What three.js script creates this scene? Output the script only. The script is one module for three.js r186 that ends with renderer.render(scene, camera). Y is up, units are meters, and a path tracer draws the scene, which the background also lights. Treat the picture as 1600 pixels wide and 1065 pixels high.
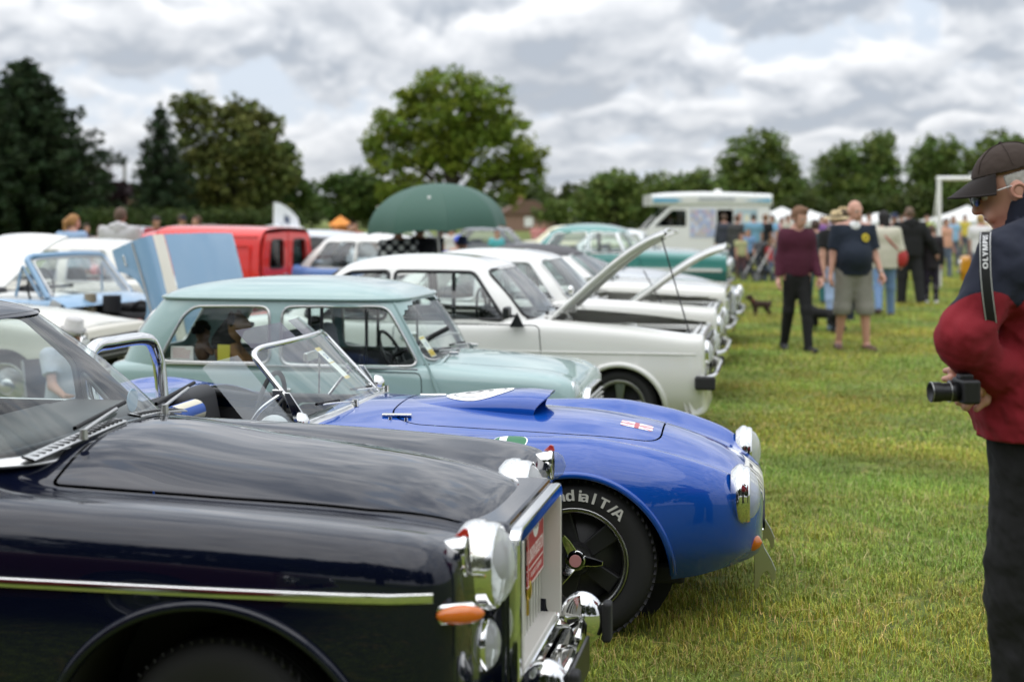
import * as THREE from 'three';
import { mergeGeometries, mergeVertices } from 'three/addons/utils/BufferGeometryUtils.js';
import { RoundedBoxGeometry } from 'three/addons/geometries/RoundedBoxGeometry.js';
import { TextGeometry } from 'three/addons/geometries/TextGeometry.js';
import { FontLoader } from 'three/addons/loaders/FontLoader.js';

// ------------------------------------------------------------------ camera, sun, exposure
const EYE = 1.68, FOCAL = 2222, HORIZON = 336;            // eye height (m), focal length and horizon line in 1600 x 1065 frame pixels
const scene = new THREE.Scene();
const camera = new THREE.PerspectiveCamera(2 * Math.atan(532.5 / FOCAL) * 180 / Math.PI, 1600 / 1065, 0.1, 3000);
camera.position.set(0, EYE, 0);
camera.setViewOffset(1600, 1065, 0, 532.5 - HORIZON, 1600, 1065);
camera.focus = 5.6; camera.userData.fStop = 2.0;
const renderer = new THREE.WebGLRenderer({ antialias: true });
renderer.toneMapping = THREE.LinearToneMapping;
renderer.toneMappingExposure = 1.08;
renderer.shadowMap.enabled = true;
const sun = new THREE.DirectionalLight(0xfffaf4, 1.4);
sun.position.set(-10, 38, -4); sun.target.position.set(0, 0, -12);
sun.castShadow = true; sun.shadow.radius = 165; sun.shadow.mapSize.set(2048, 2048);
Object.assign(sun.shadow.camera, { left: -30, right: 30, top: 40, bottom: -40, near: 1, far: 120 });
scene.add(sun, sun.target);

// ------------------------------------------------------------------ small tools
const { sin, cos, abs, min, max, sqrt, PI, floor, pow, hypot, sign, atan2 } = Math;
const clamp = (x, a = 0, b = 1) => x < a ? a : x > b ? b : x, lerp = (a, b, t) => a + (b - a) * t;
const smooth = (a, b, x) => { const t = clamp((x - a) / (b - a)); return t * t * (3 - 2 * t); };
const V = (x, y, z) => new THREE.Vector3(x, y, z);
function rng(seed) { let a = seed >>> 0; return () => { a = (a + 0x6d2b79f5) | 0; let t = Math.imul(a ^ (a >>> 15), 1 | a); t = (t + Math.imul(t ^ (t >>> 7), 61 | t)) ^ t; return ((t ^ (t >>> 14)) >>> 0) / 4294967296; }; }
const PERM = (() => { const r = rng(77), p = new Uint8Array(512), q = [...Array(256).keys()]; for (let i = 255; i > 0; i--) { const j = floor(r() * (i + 1)); [q[i], q[j]] = [q[j], q[i]]; } for (let i = 0; i < 512; i++) p[i] = q[i & 255]; return p; })();
function noise3(x, y, z) {            // gradient noise, about -1..1
  const X = floor(x), Y = floor(y), Z = floor(z); x -= X; y -= Y; z -= Z;
  const a = X & 255, b = Y & 255, c = Z & 255, u = x * x * x * (x * (x * 6 - 15) + 10), v = y * y * y * (y * (y * 6 - 15) + 10), w = z * z * z * (z * (z * 6 - 15) + 10);
  const g = (i, j, k, dx, dy, dz) => { const h = PERM[PERM[PERM[(a + i) & 255] + ((b + j) & 255)] + ((c + k) & 255)] & 15, p = h < 8 ? dx : dy, q = h < 4 ? dy : h === 12 || h === 14 ? dx : dz; return ((h & 1) ? -p : p) + ((h & 2) ? -q : q); };
  const l = (s, t, k) => s + (t - s) * k;
  return l(l(l(g(0, 0, 0, x, y, z), g(1, 0, 0, x - 1, y, z), u), l(g(0, 1, 0, x, y - 1, z), g(1, 1, 0, x - 1, y - 1, z), u), v), l(l(g(0, 0, 1, x, y, z - 1), g(1, 0, 1, x - 1, y, z - 1), u), l(g(0, 1, 1, x, y - 1, z - 1), g(1, 1, 1, x - 1, y - 1, z - 1), u), v), w);
}
function fbm(x, y, z, n = 4) { let s = 0, a = 0.5; for (let i = 0; i < n; i++) { s += a * noise3(x, y, z); x = x * 2.03 + 3.1; y = y * 2.03 + 1.7; z = z * 2.03 + 5.3; a *= 0.5; } return s; }

// ------------------------------------------------------------------ sky: broken cumulus under high white cloud
{
  const W = 4096, H = 2048, data = new Float32Array(W * H * 4), out = [0, 0, 0];
  const LAYERS = [[15, 3.6, 0.05, 3.1, -0.26, 0.18, 1.0, 0.4], [9.5, 2.9, 0.06, 21.7, -0.10, 0.17, 0.96, 0.8]];
  const ray = (dx, dy, dz) => {
    const e = max(dy, 0), hi = 0.5 + 0.5 * fbm(dx * 3, 3 * Math.log(e + 0.1), dz * 3 + 9, 4), hz = Math.exp(-e * 9);
    out[0] = lerp(lerp(0.42, 0.66, hi), 0.72, hz); out[1] = lerp(lerp(0.51, 0.73, hi), 0.78, hz); out[2] = lerp(lerp(0.64, 0.82, hi), 0.85, hz);
    for (const [R, k, c, off, thr, soft, g, wob] of LAYERS) {
      const l = k * Math.log(e + c), wx = 0.5 * fbm(dx * R * 0.6 + off, l * 0.6, dz * R * 0.6, 3), wy = 0.25 * fbm(dx * R * 1.1, l * 1.1 + off, dz * R * 1.1, 3);
      const f = (u) => fbm(dx * R + wx + off, l + wy + u, dz * R + wx, 6) + wob * fbm(dx * R * 0.35 + off, (l + u) * 0.5, dz * R * 0.35, 2);
      const d = f(0), a = smooth(thr, thr + soft, d);
      if (a <= 0) continue;
      const slope = d - f(0.16), thick = smooth(thr + 0.05, thr + 0.62, d);
      const lit = clamp(0.64 + 2.3 * slope - 0.55 * thick + 0.5 * (f(-0.35) > d ? 0.1 : 0)), w = pow(lit, 1.1);
      out[0] = lerp(out[0], lerp(0.37, 0.92, w) * g, a); out[1] = lerp(out[1], lerp(0.415, 0.935, w) * g, a); out[2] = lerp(out[2], lerp(0.48, 0.96, w) * g, a);
    }
    const over = 1 + 1.7 * e;
    const veil = 0.28 * Math.exp(-e * 22);
    out[0] = lerp(out[0], 0.84, veil); out[1] = lerp(out[1], 0.875, veil); out[2] = lerp(out[2], 0.91, veil);
    for (let c = 0; c < 3; c++) out[c] *= 0.93 * over;
  };
  const put = (x, y, c) => { const o = (y * W + x) * 4; data[o] = c[0]; data[o + 1] = c[1]; data[o + 2] = c[2]; data[o + 3] = 1; };
  const dirOf = (x, y) => { const t = (y + 0.5) / H * PI - PI / 2, p = (x + 0.5) / W * 2 * PI - PI; return [cos(t) * cos(p), sin(t), cos(t) * sin(p)]; };
  const S = 8, rows = H / 2 / S + 2, cols = W / S, low = [], fine = floor(H / 2 + H * 12 / 180);   // coarse everywhere, fine where the frame looks
  for (let j = 0; j < rows; j++) for (let i = 0; i < cols; i++) { ray(...dirOf(i * S, min(H - 1, H / 2 + j * S))); low.push([...out]); }
  for (let y = H / 2; y < H; y++) for (let x = 0; x < W; x++) {
    if (y < fine && abs(x / W - 0.25) < 0.075) { ray(...dirOf(x, y)); put(x, y, out); continue; }
    const fx = x / S, fy = (y - H / 2) / S, i = floor(fx), j = floor(fy), u = fx - i, v = fy - j, A = low[j * cols + i % cols], B = low[j * cols + (i + 1) % cols], C = low[(j + 1) * cols + i % cols], D = low[(j + 1) * cols + (i + 1) % cols], o = (y * W + x) * 4;
    for (let c = 0; c < 3; c++) data[o + c] = lerp(lerp(A[c], B[c], u), lerp(C[c], D[c], u), v);
    data[o + 3] = 1;
  }
  for (let y = 0; y < H / 2; y++) for (let x = 0; x < W; x++) put(x, y, [0.13, 0.15, 0.08]);
  const t = new THREE.DataTexture(data, W, H, THREE.RGBAFormat, THREE.FloatType);
  t.mapping = THREE.EquirectangularReflectionMapping; t.magFilter = THREE.LinearFilter; t.minFilter = THREE.LinearFilter; t.needsUpdate = true;
  scene.background = t; scene.environment = t; scene.backgroundIntensity = 1; scene.environmentIntensity = 1;
}
// ------------------------------------------------------------------ naming, tagging, meshes
const taken = {};
function numbered(name) { const n = taken[name] = (taken[name] ?? -1) + 1; return n ? `${name}_${String(n).padStart(3, '0')}` : name; }
function tag(o, label, category, group) { o.userData.label = label; o.userData.category = category; if (group) o.userData.group = group; return o; }
function thing(name, label, category, [x, y, z] = [0, 0, 0], turn = 0, group) { const o = new THREE.Group(); o.name = numbered(name); o.position.set(x, y, z); o.rotation.y = turn; scene.add(o); return tag(o, label, category, group); }
function mesh(name, geo, mat, parent = scene) {
  if (Array.isArray(geo)) geo = merge(geo);
  const m = new THREE.Mesh(geo, mat); m.name = parent === scene ? numbered(name) : name; m.castShadow = m.receiveShadow = true; parent.add(m); return m;
}
function structure(name, geo, mat) { const m = mesh(name, geo, mat); m.userData.kind = 'structure'; return m; }
function one(name, label, category, geo, mat, group) { return tag(mesh(name, geo, mat), label, category, group); }
function merge(list) {
  list = list.filter((g) => g && g.attributes.position.count).map((g) => { const o = g.index ? g.toNonIndexed() : g; if (!o.attributes.normal) o.computeVertexNormals(); return o; });
  const has = (k) => list.every((g) => g.attributes[k]), uv = has('uv'), col = has('color');
  const out = list.map((g) => { const o = new THREE.BufferGeometry(); for (const k of ['position', 'normal', ...(uv ? ['uv'] : []), ...(col ? ['color'] : [])]) o.setAttribute(k, g.attributes[k]); return o; });
  return out.length === 1 ? out[0] : mergeGeometries(out);
}
// points into the world: pixel column of the 1600-wide frame and a depth in metres in front of the eye
const wx = (px, d) => (px - 800) / FOCAL * d, wy = (py, d) => EYE - (py - HORIZON) / FOCAL * d;

// ------------------------------------------------------------------ materials
const std = (c, rough = 0.7, o = {}) => new THREE.MeshStandardMaterial({ color: Array.isArray(c) ? new THREE.Color().setRGB(...c) : new THREE.Color(c), roughness: rough, side: THREE.DoubleSide, ...o });
const paint = (c, o = {}) => new THREE.MeshPhysicalMaterial({ color: Array.isArray(c) ? new THREE.Color().setRGB(...c) : new THREE.Color(c), roughness: 0.35, clearcoat: 1, clearcoatRoughness: 0.03, specularIntensity: 0.3, side: THREE.DoubleSide, ...o });
const glass = (c = [0.86, 0.92, 0.9], o = {}) => new THREE.MeshPhysicalMaterial({ color: new THREE.Color().setRGB(...c), roughness: 0.0, transmission: 1, thickness: 0, ior: 1.5, side: THREE.DoubleSide, ...o });
const lumpy = (() => {                 // shared tileable height noise for bump maps
  const N = 512, d = new Uint8Array(N * N * 4);
  const per = (x, y, f, s) => { const a = x / N * 2 * PI, b = y / N * 2 * PI; return fbm(cos(a) * f + s, sin(a) * f + cos(b) * f, sin(b) * f + s * 2, 4); };
  for (let y = 0; y < N; y++) for (let x = 0; x < N; x++) { const v = clamp(0.5 + 0.8 * per(x, y, 6, 3)) * 255, o = (y * N + x) * 4; d[o] = d[o + 1] = d[o + 2] = v; d[o + 3] = 255; }
  const t = new THREE.DataTexture(d, N, N); t.wrapS = t.wrapT = THREE.RepeatWrapping; t.magFilter = THREE.LinearFilter; t.needsUpdate = true; return t;
})();
const rep = (t, u, v = u) => { const c = t.clone(); c.repeat.set(u, v); c.needsUpdate = true; return c; };
const M = {
  chrome: std([0.78, 0.78, 0.77], 0.06, { metalness: 1 }), satin: std([0.55, 0.55, 0.54], 0.28, { metalness: 1 }), alloy: std([0.42, 0.42, 0.40], 0.3, { metalness: 1 }),
  rubber: std([0.014, 0.014, 0.015], 0.75), black: std([0.008, 0.008, 0.009], 0.6), trim: std([0.012, 0.012, 0.013], 0.35), dark: std([0.02, 0.02, 0.022], 0.85),
  glass: glass([0.86, 0.92, 0.9], { ior: 1.8 }), lens: glass([0.88, 0.90, 0.90], { roughness: 0.12, transmission: 0.65, specularIntensity: 1 }), amber: new THREE.MeshPhysicalMaterial({ color: new THREE.Color().setRGB(0.85, 0.22, 0.02), roughness: 0.12, transmission: 0.35, thickness: 0, clearcoat: 1, side: THREE.DoubleSide }),
  red: new THREE.MeshPhysicalMaterial({ color: new THREE.Color().setRGB(0.45, 0.01, 0.012), roughness: 0.12, clearcoat: 1, side: THREE.DoubleSide }),
  seat: std([0.03, 0.03, 0.033], 0.6), tan: std([0.30, 0.19, 0.10], 0.6), grey: std([0.16, 0.16, 0.17], 0.6), white: std([0.78, 0.78, 0.76], 0.5), skin: std([0.52, 0.27, 0.19], 0.55),
};

// ------------------------------------------------------------------ geometry tools
const box = (w, h, d, x = 0, y = 0, z = 0, r = min(w, h, d) * 0.2, s = 2) => { const g = new RoundedBoxGeometry(w, h, d, s, r); g.translate(x, y, z); return g; };
const cyl = (r1, r2, h, x = 0, y = 0, z = 0, n = 20, axis = 'y') => { const g = new THREE.CylinderGeometry(r1, r2, h, n); if (axis === 'x') g.rotateZ(-PI / 2); if (axis === 'z') g.rotateX(PI / 2); g.translate(x, y, z); return g; };
const ball = (r, x = 0, y = 0, z = 0, sx = 1, sy = 1, sz = 1, n = 18) => { const g = new THREE.SphereGeometry(r, n, n * 0.7 | 0); g.scale(sx, sy, sz); g.translate(x, y, z); return g; };
const lathe = (pts, n = 36) => new THREE.LatheGeometry(pts.map(([r, y]) => new THREE.Vector2(r, y)), n);
const tube = (pts, r, closed = false, n = 0, m = 8) => new THREE.TubeGeometry(new THREE.CatmullRomCurve3(pts.map((p) => V(...p)), closed, 'centripetal'), n || pts.length * 4, r, m, closed);
const poly = (pts, r, closed = false, m = 6) => { const c = new THREE.CurvePath(), P = pts.map((p) => V(...p)); for (let i = 0; i + 1 < P.length; i++) c.add(new THREE.LineCurve3(P[i], P[i + 1])); if (closed) c.add(new THREE.LineCurve3(P[P.length - 1], P[0])); return new THREE.TubeGeometry(c, P.length * 3, r, m, closed); };
const shape = (pts) => new THREE.Shape(pts.map(([x, y]) => new THREE.Vector2(x, y)));
const plate = (pts, depth, bevel = 0.003, holes = []) => { const s = shape(pts); for (const h of holes) s.holes.push(new THREE.Path(h.map(([x, y]) => new THREE.Vector2(x, y)))); return new THREE.ExtrudeGeometry(s, { depth, bevelEnabled: bevel > 0, bevelSize: bevel, bevelThickness: bevel, bevelSegments: 2, curveSegments: 8 }); };
const place = (g, x, y, z, ry = 0, rx = 0, rz = 0) => { if (rz) g.rotateZ(rz); if (rx) g.rotateX(rx); if (ry) g.rotateY(ry); g.translate(x, y, z); return g; };
function grid(f, nu, nv, wrapV = false) {              // f(u, v) -> [x, y, z]
  const P = [], I = [], uv = [];
  for (let i = 0; i <= nu; i++) for (let j = 0; j <= nv; j++) { P.push(...f(i / nu, j / nv)); uv.push(i / nu, j / nv); }
  for (let i = 0; i < nu; i++) for (let j = 0; j < nv; j++) { const a = i * (nv + 1) + j, b = a + 1, c = a + nv + 1, d = c + 1; I.push(a, c, b, b, c, d); }
  const g = new THREE.BufferGeometry(); g.setAttribute('position', new THREE.Float32BufferAttribute(P, 3)); g.setAttribute('uv', new THREE.Float32BufferAttribute(uv, 2)); g.setIndex(I); g.computeVertexNormals();
  if (wrapV) { const n = g.attributes.normal; for (let i = 0; i <= nu; i++) { const a = i * (nv + 1), b = a + nv; const s = V(n.getX(a) + n.getX(b), n.getY(a) + n.getY(b), n.getZ(a) + n.getZ(b)).normalize(); n.setXYZ(a, s.x, s.y, s.z); n.setXYZ(b, s.x, s.y, s.z); } }
  return g;
}
function pchip(xs, ys) {                               // monotone cubic through (xs, ys)
  const n = xs.length, h = [], d = [], m = new Array(n).fill(0);
  for (let i = 0; i < n - 1; i++) { h.push(xs[i + 1] - xs[i]); d.push((ys[i + 1] - ys[i]) / h[i]); }
  for (let i = 1; i < n - 1; i++) m[i] = d[i - 1] * d[i] <= 0 ? 0 : 3 * (h[i - 1] + h[i]) / ((2 * h[i] + h[i - 1]) / d[i - 1] + (h[i] + 2 * h[i - 1]) / d[i]);
  m[0] = d[0]; m[n - 1] = d[n - 2];
  return (x) => { let i = 0; while (i < n - 2 && x > xs[i + 1]) i++; const t = (x - xs[i]) / h[i], t2 = t * t, t3 = t2 * t; return ys[i] * (2 * t3 - 3 * t2 + 1) + m[i] * h[i] * (t3 - 2 * t2 + t) + ys[i + 1] * (3 * t2 - 2 * t3) + m[i + 1] * h[i] * (t3 - t2); };
}
// body shell: sections along x, each a half outline from sill to centre line: [z, y] or [z, y, dx]
function loft(secs, nu, nv, sharp = 0) {
  const xs = [0]; for (let i = 1; i < secs.length; i++) xs.push(xs[i - 1] + max(0.012, abs(secs[i].x - secs[i - 1].x)));
  const K = secs[0].p.length, coord = (c) => Array.from({ length: K }, (_, j) => pchip(xs, secs.map((s) => c === 2 ? s.x + (s.p[j][2] || 0) : s.p[j][c])));
  const Z = coord(0), Y = coord(1), X = coord(2), L = xs[xs.length - 1], us = [];
  for (let i = 0; i < secs.length - 1; i++) { const n = max(2, Math.round(nu * (xs[i + 1] - xs[i]) / L)); for (let k = 0; k < n; k++) us.push(lerp(xs[i], xs[i + 1], k / n)); }
  us.push(L);
  const P = [], I = [], per = nv;
  for (const u of us) {
    const row = []; for (let j = 0; j < K; j++) row.push([Z[j](u), Y[j](u), X[j](u)]);
    const full = row.concat(row.slice(0, K - 1).reverse().map(([z, y, x]) => [-z, y, x]));
    const n = full.length, out = [];
    for (let i = 0; i < n - 1; i++) for (let k = 0; k < per; k++) {
      const t = k / per, a = full[max(0, i - 1)], b = full[i], c = full[i + 1], d = full[min(n - 1, i + 2)];
      const dist = (p, q) => pow(hypot(p[0] - q[0], p[1] - q[1], p[2] - q[2]) + 1e-5, 0.5), t0 = 0, t1 = t0 + dist(a, b), t2 = t1 + dist(b, c), t3 = t2 + dist(c, d), T = lerp(t1, t2, t);
      out.push([0, 1, 2].map((q) => {
        const A1 = t1 > t0 ? ((t1 - T) * a[q] + (T - t0) * b[q]) / (t1 - t0) : b[q], A2 = ((t2 - T) * b[q] + (T - t1) * c[q]) / (t2 - t1), A3 = t3 > t2 ? ((t3 - T) * c[q] + (T - t2) * d[q]) / (t3 - t2) : c[q];
        const B1 = ((t2 - T) * A1 + (T - t0) * A2) / (t2 - t0), B2 = ((t3 - T) * A2 + (T - t1) * A3) / (t3 - t1);
        return ((t2 - T) * B1 + (T - t1) * B2) / (t2 - t1);
      }));
    }
    out.push(full[n - 1]);
    for (const [z, y, x] of out) P.push(x, y, z);
  }
  const w = (2 * K - 2) * per + 1;
  for (let i = 0; i < us.length - 1; i++) for (let j = 0; j < w - 1; j++) { const a = i * w + j, b = a + 1, c = a + w, d = c + 1; I.push(a, b, c, b, d, c); }
  const g = new THREE.BufferGeometry(); g.setAttribute('position', new THREE.Float32BufferAttribute(P, 3)); g.setIndex(I); g.computeVertexNormals(); return outward(g);
}
function outward(g) {
  const p = g.attributes.position, n = g.attributes.normal, c = [0, 0, 0]; let s = 0;
  for (let i = 0; i < p.count; i++) { c[0] += p.getX(i) / p.count; c[1] += p.getY(i) / p.count; c[2] += p.getZ(i) / p.count; }
  for (let i = 0; i < p.count; i++) s += n.getX(i) * (p.getX(i) - c[0]) * 0.2 + n.getY(i) * (p.getY(i) - c[1]) + n.getZ(i) * (p.getZ(i) - c[2]);
  if (s < 0) { const a = g.index.array; for (let i = 0; i < a.length; i += 3) { const t = a[i]; a[i] = a[i + 1]; a[i + 1] = t; } g.computeVertexNormals(); }
  return g;
}
// keep the side of a surface where f(x, y, z) > 0, cut cleanly through the triangles
function clip(geo, f) {
  const p = geo.attributes.position.array, n = geo.attributes.normal.array, idx = geo.index ? geo.index.array : null, N = idx ? idx.length : p.length / 3, P = [], Q = [];
  const get = (i) => { const k = (idx ? idx[i] : i) * 3; return [p[k], p[k + 1], p[k + 2], n[k], n[k + 1], n[k + 2]]; };
  const cut = (a, b, fa, fb) => { let t = fa / (fa - fb), lo = 0, hi = 1; for (let k = 0; k < 5; k++) { const v = f(lerp(a[0], b[0], t), lerp(a[1], b[1], t), lerp(a[2], b[2], t)); if ((v > 0) === (fa > 0)) { lo = t; fa = v || 1e-12; } else { hi = t; fb = v; } const s = fa / (fa - fb); t = lerp(lo, hi, clamp(s, 0.05, 0.95)); } return a.map((q, i) => lerp(q, b[i], t)); };
  const tri = (a, b, c) => { for (const q of [a, b, c]) { P.push(q[0], q[1], q[2]); Q.push(q[3], q[4], q[5]); } };
  for (let i = 0; i < N; i += 3) {
    const v = [get(i), get(i + 1), get(i + 2)], s = v.map((q) => f(q[0], q[1], q[2])), k = s.map((q) => q > 0), c = k[0] + k[1] + k[2];
    if (c === 3) { tri(...v); continue; } if (!c) continue;
    const r = c === 1 ? k.indexOf(true) : k.indexOf(false), A = v[r], B = v[(r + 1) % 3], C = v[(r + 2) % 3], a = s[r], b = s[(r + 1) % 3], d = s[(r + 2) % 3], AB = cut(A, B, a, b), AC = cut(A, C, a, d);
    if (c === 1) tri(A, AB, AC); else { tri(AB, B, C); tri(AB, C, AC); }
  }
  const g = new THREE.BufferGeometry(); g.setAttribute('position', new THREE.Float32BufferAttribute(P, 3)); g.setAttribute('normal', new THREE.Float32BufferAttribute(Q, 3)); return g;
}
function swell(geo, d) { const g = geo.clone(), p = g.attributes.position.array, n = g.attributes.normal.array; for (let i = 0; i < p.length; i++) p[i] += n[i] * d; return g; }
function uvPlanar(geo, u, v) { const p = geo.attributes.position, a = []; for (let i = 0; i < p.count; i++) a.push(u(p.getX(i), p.getY(i), p.getZ(i)), v(p.getX(i), p.getY(i), p.getZ(i))); geo.setAttribute('uv', new THREE.Float32BufferAttribute(a, 2)); return geo; }
// rounded polygon and its signed distance
function rounded(pts, r, k = 6) {
  const out = [], n = pts.length;
  pts.forEach((p, i) => {
    const a = pts[(i + n - 1) % n], b = pts[(i + 1) % n], rr = p[2] ?? r, la = hypot(a[0] - p[0], a[1] - p[1]), lb = hypot(b[0] - p[0], b[1] - p[1]), q = min(rr, la * 0.48, lb * 0.48);
    if (q < 1e-4) { out.push([p[0], p[1]]); return; }
    const A = [lerp(p[0], a[0], q / la), lerp(p[1], a[1], q / la)], B = [lerp(p[0], b[0], q / lb), lerp(p[1], b[1], q / lb)];
    for (let j = 0; j <= k; j++) { const t = j / k; out.push([lerp(lerp(A[0], p[0], t), lerp(p[0], B[0], t), t), lerp(lerp(A[1], p[1], t), lerp(p[1], B[1], t), t)]); }
  });
  return out;
}
function sdPoly(pts) {                                 // positive inside
  return (x, y) => {
    let d = 1e9, s = -1;
    for (let i = 0, j = pts.length - 1; i < pts.length; j = i++) {
      const ex = pts[j][0] - pts[i][0], ey = pts[j][1] - pts[i][1], w0 = x - pts[i][0], w1 = y - pts[i][1], t = clamp((w0 * ex + w1 * ey) / (ex * ex + ey * ey + 1e-12)), bx = w0 - ex * t, by = w1 - ey * t;
      d = min(d, bx * bx + by * by);
      const c1 = y >= pts[i][1], c2 = y < pts[j][1], c3 = ex * w1 > ey * w0; if ((c1 && c2 && c3) || (!c1 && !c2 && !c3)) s = -s;
    }
    return s * sqrt(d);
  };
}
// lift a 2D outline onto a surface: axis 2 looks along z from the side (pts are x, y), axis 1 from above (x, z), axis 0 from the front (z, y)
function lift(geo, pts, axis, sgn, off = 0) {
  const p = geo.attributes.position.array, idx = geo.index ? geo.index.array : null, N = idx ? idx.length : p.length / 3, [u, v] = axis === 2 ? [0, 1] : axis === 1 ? [0, 2] : [2, 1], T = [];
  for (let i = 0; i < N; i += 3) { const t = [0, 1, 2].map((k) => (idx ? idx[i + k] : i + k) * 3); T.push(t); }
  return pts.map(([a, b]) => {
    let best = -1e9, near = 1e9, alt = 0;
    for (const t of T) {
      const [i, j, k] = t, x0 = p[i + u], y0 = p[i + v], x1 = p[j + u], y1 = p[j + v], x2 = p[k + u], y2 = p[k + v];
      if (a < min(x0, x1, x2) - 0.03 || a > max(x0, x1, x2) + 0.03 || b < min(y0, y1, y2) - 0.03 || b > max(y0, y1, y2) + 0.03) continue;
      const d = (y1 - y2) * (x0 - x2) + (x2 - x1) * (y0 - y2); 
      const w = sgn * (p[i + axis] + p[j + axis] + p[k + axis]) / 3, dist = hypot(a - (x0 + x1 + x2) / 3, b - (y0 + y1 + y2) / 3) - 0.02 * w;
      if (w > -0.05 && dist < near) { near = dist; alt = sgn * w; }
      if (abs(d) < 1e-12) continue;
      const l0 = ((y1 - y2) * (a - x2) + (x2 - x1) * (b - y2)) / d, l1 = ((y2 - y0) * (a - x2) + (x0 - x2) * (b - y2)) / d, l2 = 1 - l0 - l1;
      if (l0 < -1e-4 || l1 < -1e-4 || l2 < -1e-4) continue;
      best = max(best, sgn * (l0 * p[i + axis] + l1 * p[j + axis] + l2 * p[k + axis]));
    }
    if (best < -1e8 && near > 1e8) return null;
    const w = best > -1e8 ? sgn * (best + off) : alt + sgn * off;
    return axis === 2 ? [a, b, w] : axis === 1 ? [a, w, b] : [w, b, a];
  }).filter(Boolean);
}
// flat-bodied strip swept along points; nrm is the outward direction, w across, t thick
function strip(pts, w, t, nrm, closed = false) {
  const n = pts.length, P = pts.map((q) => V(...q)), N = V(...nrm).normalize();
  return grid((u, v) => {
    const f = u * (closed ? n : n - 1), i = min(floor(f), (closed ? n : n - 1) - 1), k = f - i, a = P[i % n], b = P[(i + 1) % n], c = a.clone().lerp(b, k), tan = P[closed ? (i + 2) % n : min(n - 1, i + (k > 0.5 ? 2 : 1))].clone().sub(P[closed ? (i + n - (k > 0.5 ? 0 : 1)) % n : max(0, i - (k > 0.5 ? 0 : 1))]).normalize();
    const s = V().crossVectors(N, tan).normalize(), o = v * 2 * PI, x = sign(cos(o)) * pow(abs(cos(o)), 0.5), y = sign(sin(o)) * pow(abs(sin(o)), 0.5);
    c.addScaledVector(s, x * w / 2).addScaledVector(N, y * t / 2); return [c.x, c.y, c.z];
  }, closed ? n : n - 1, 12, true);
}
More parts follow.
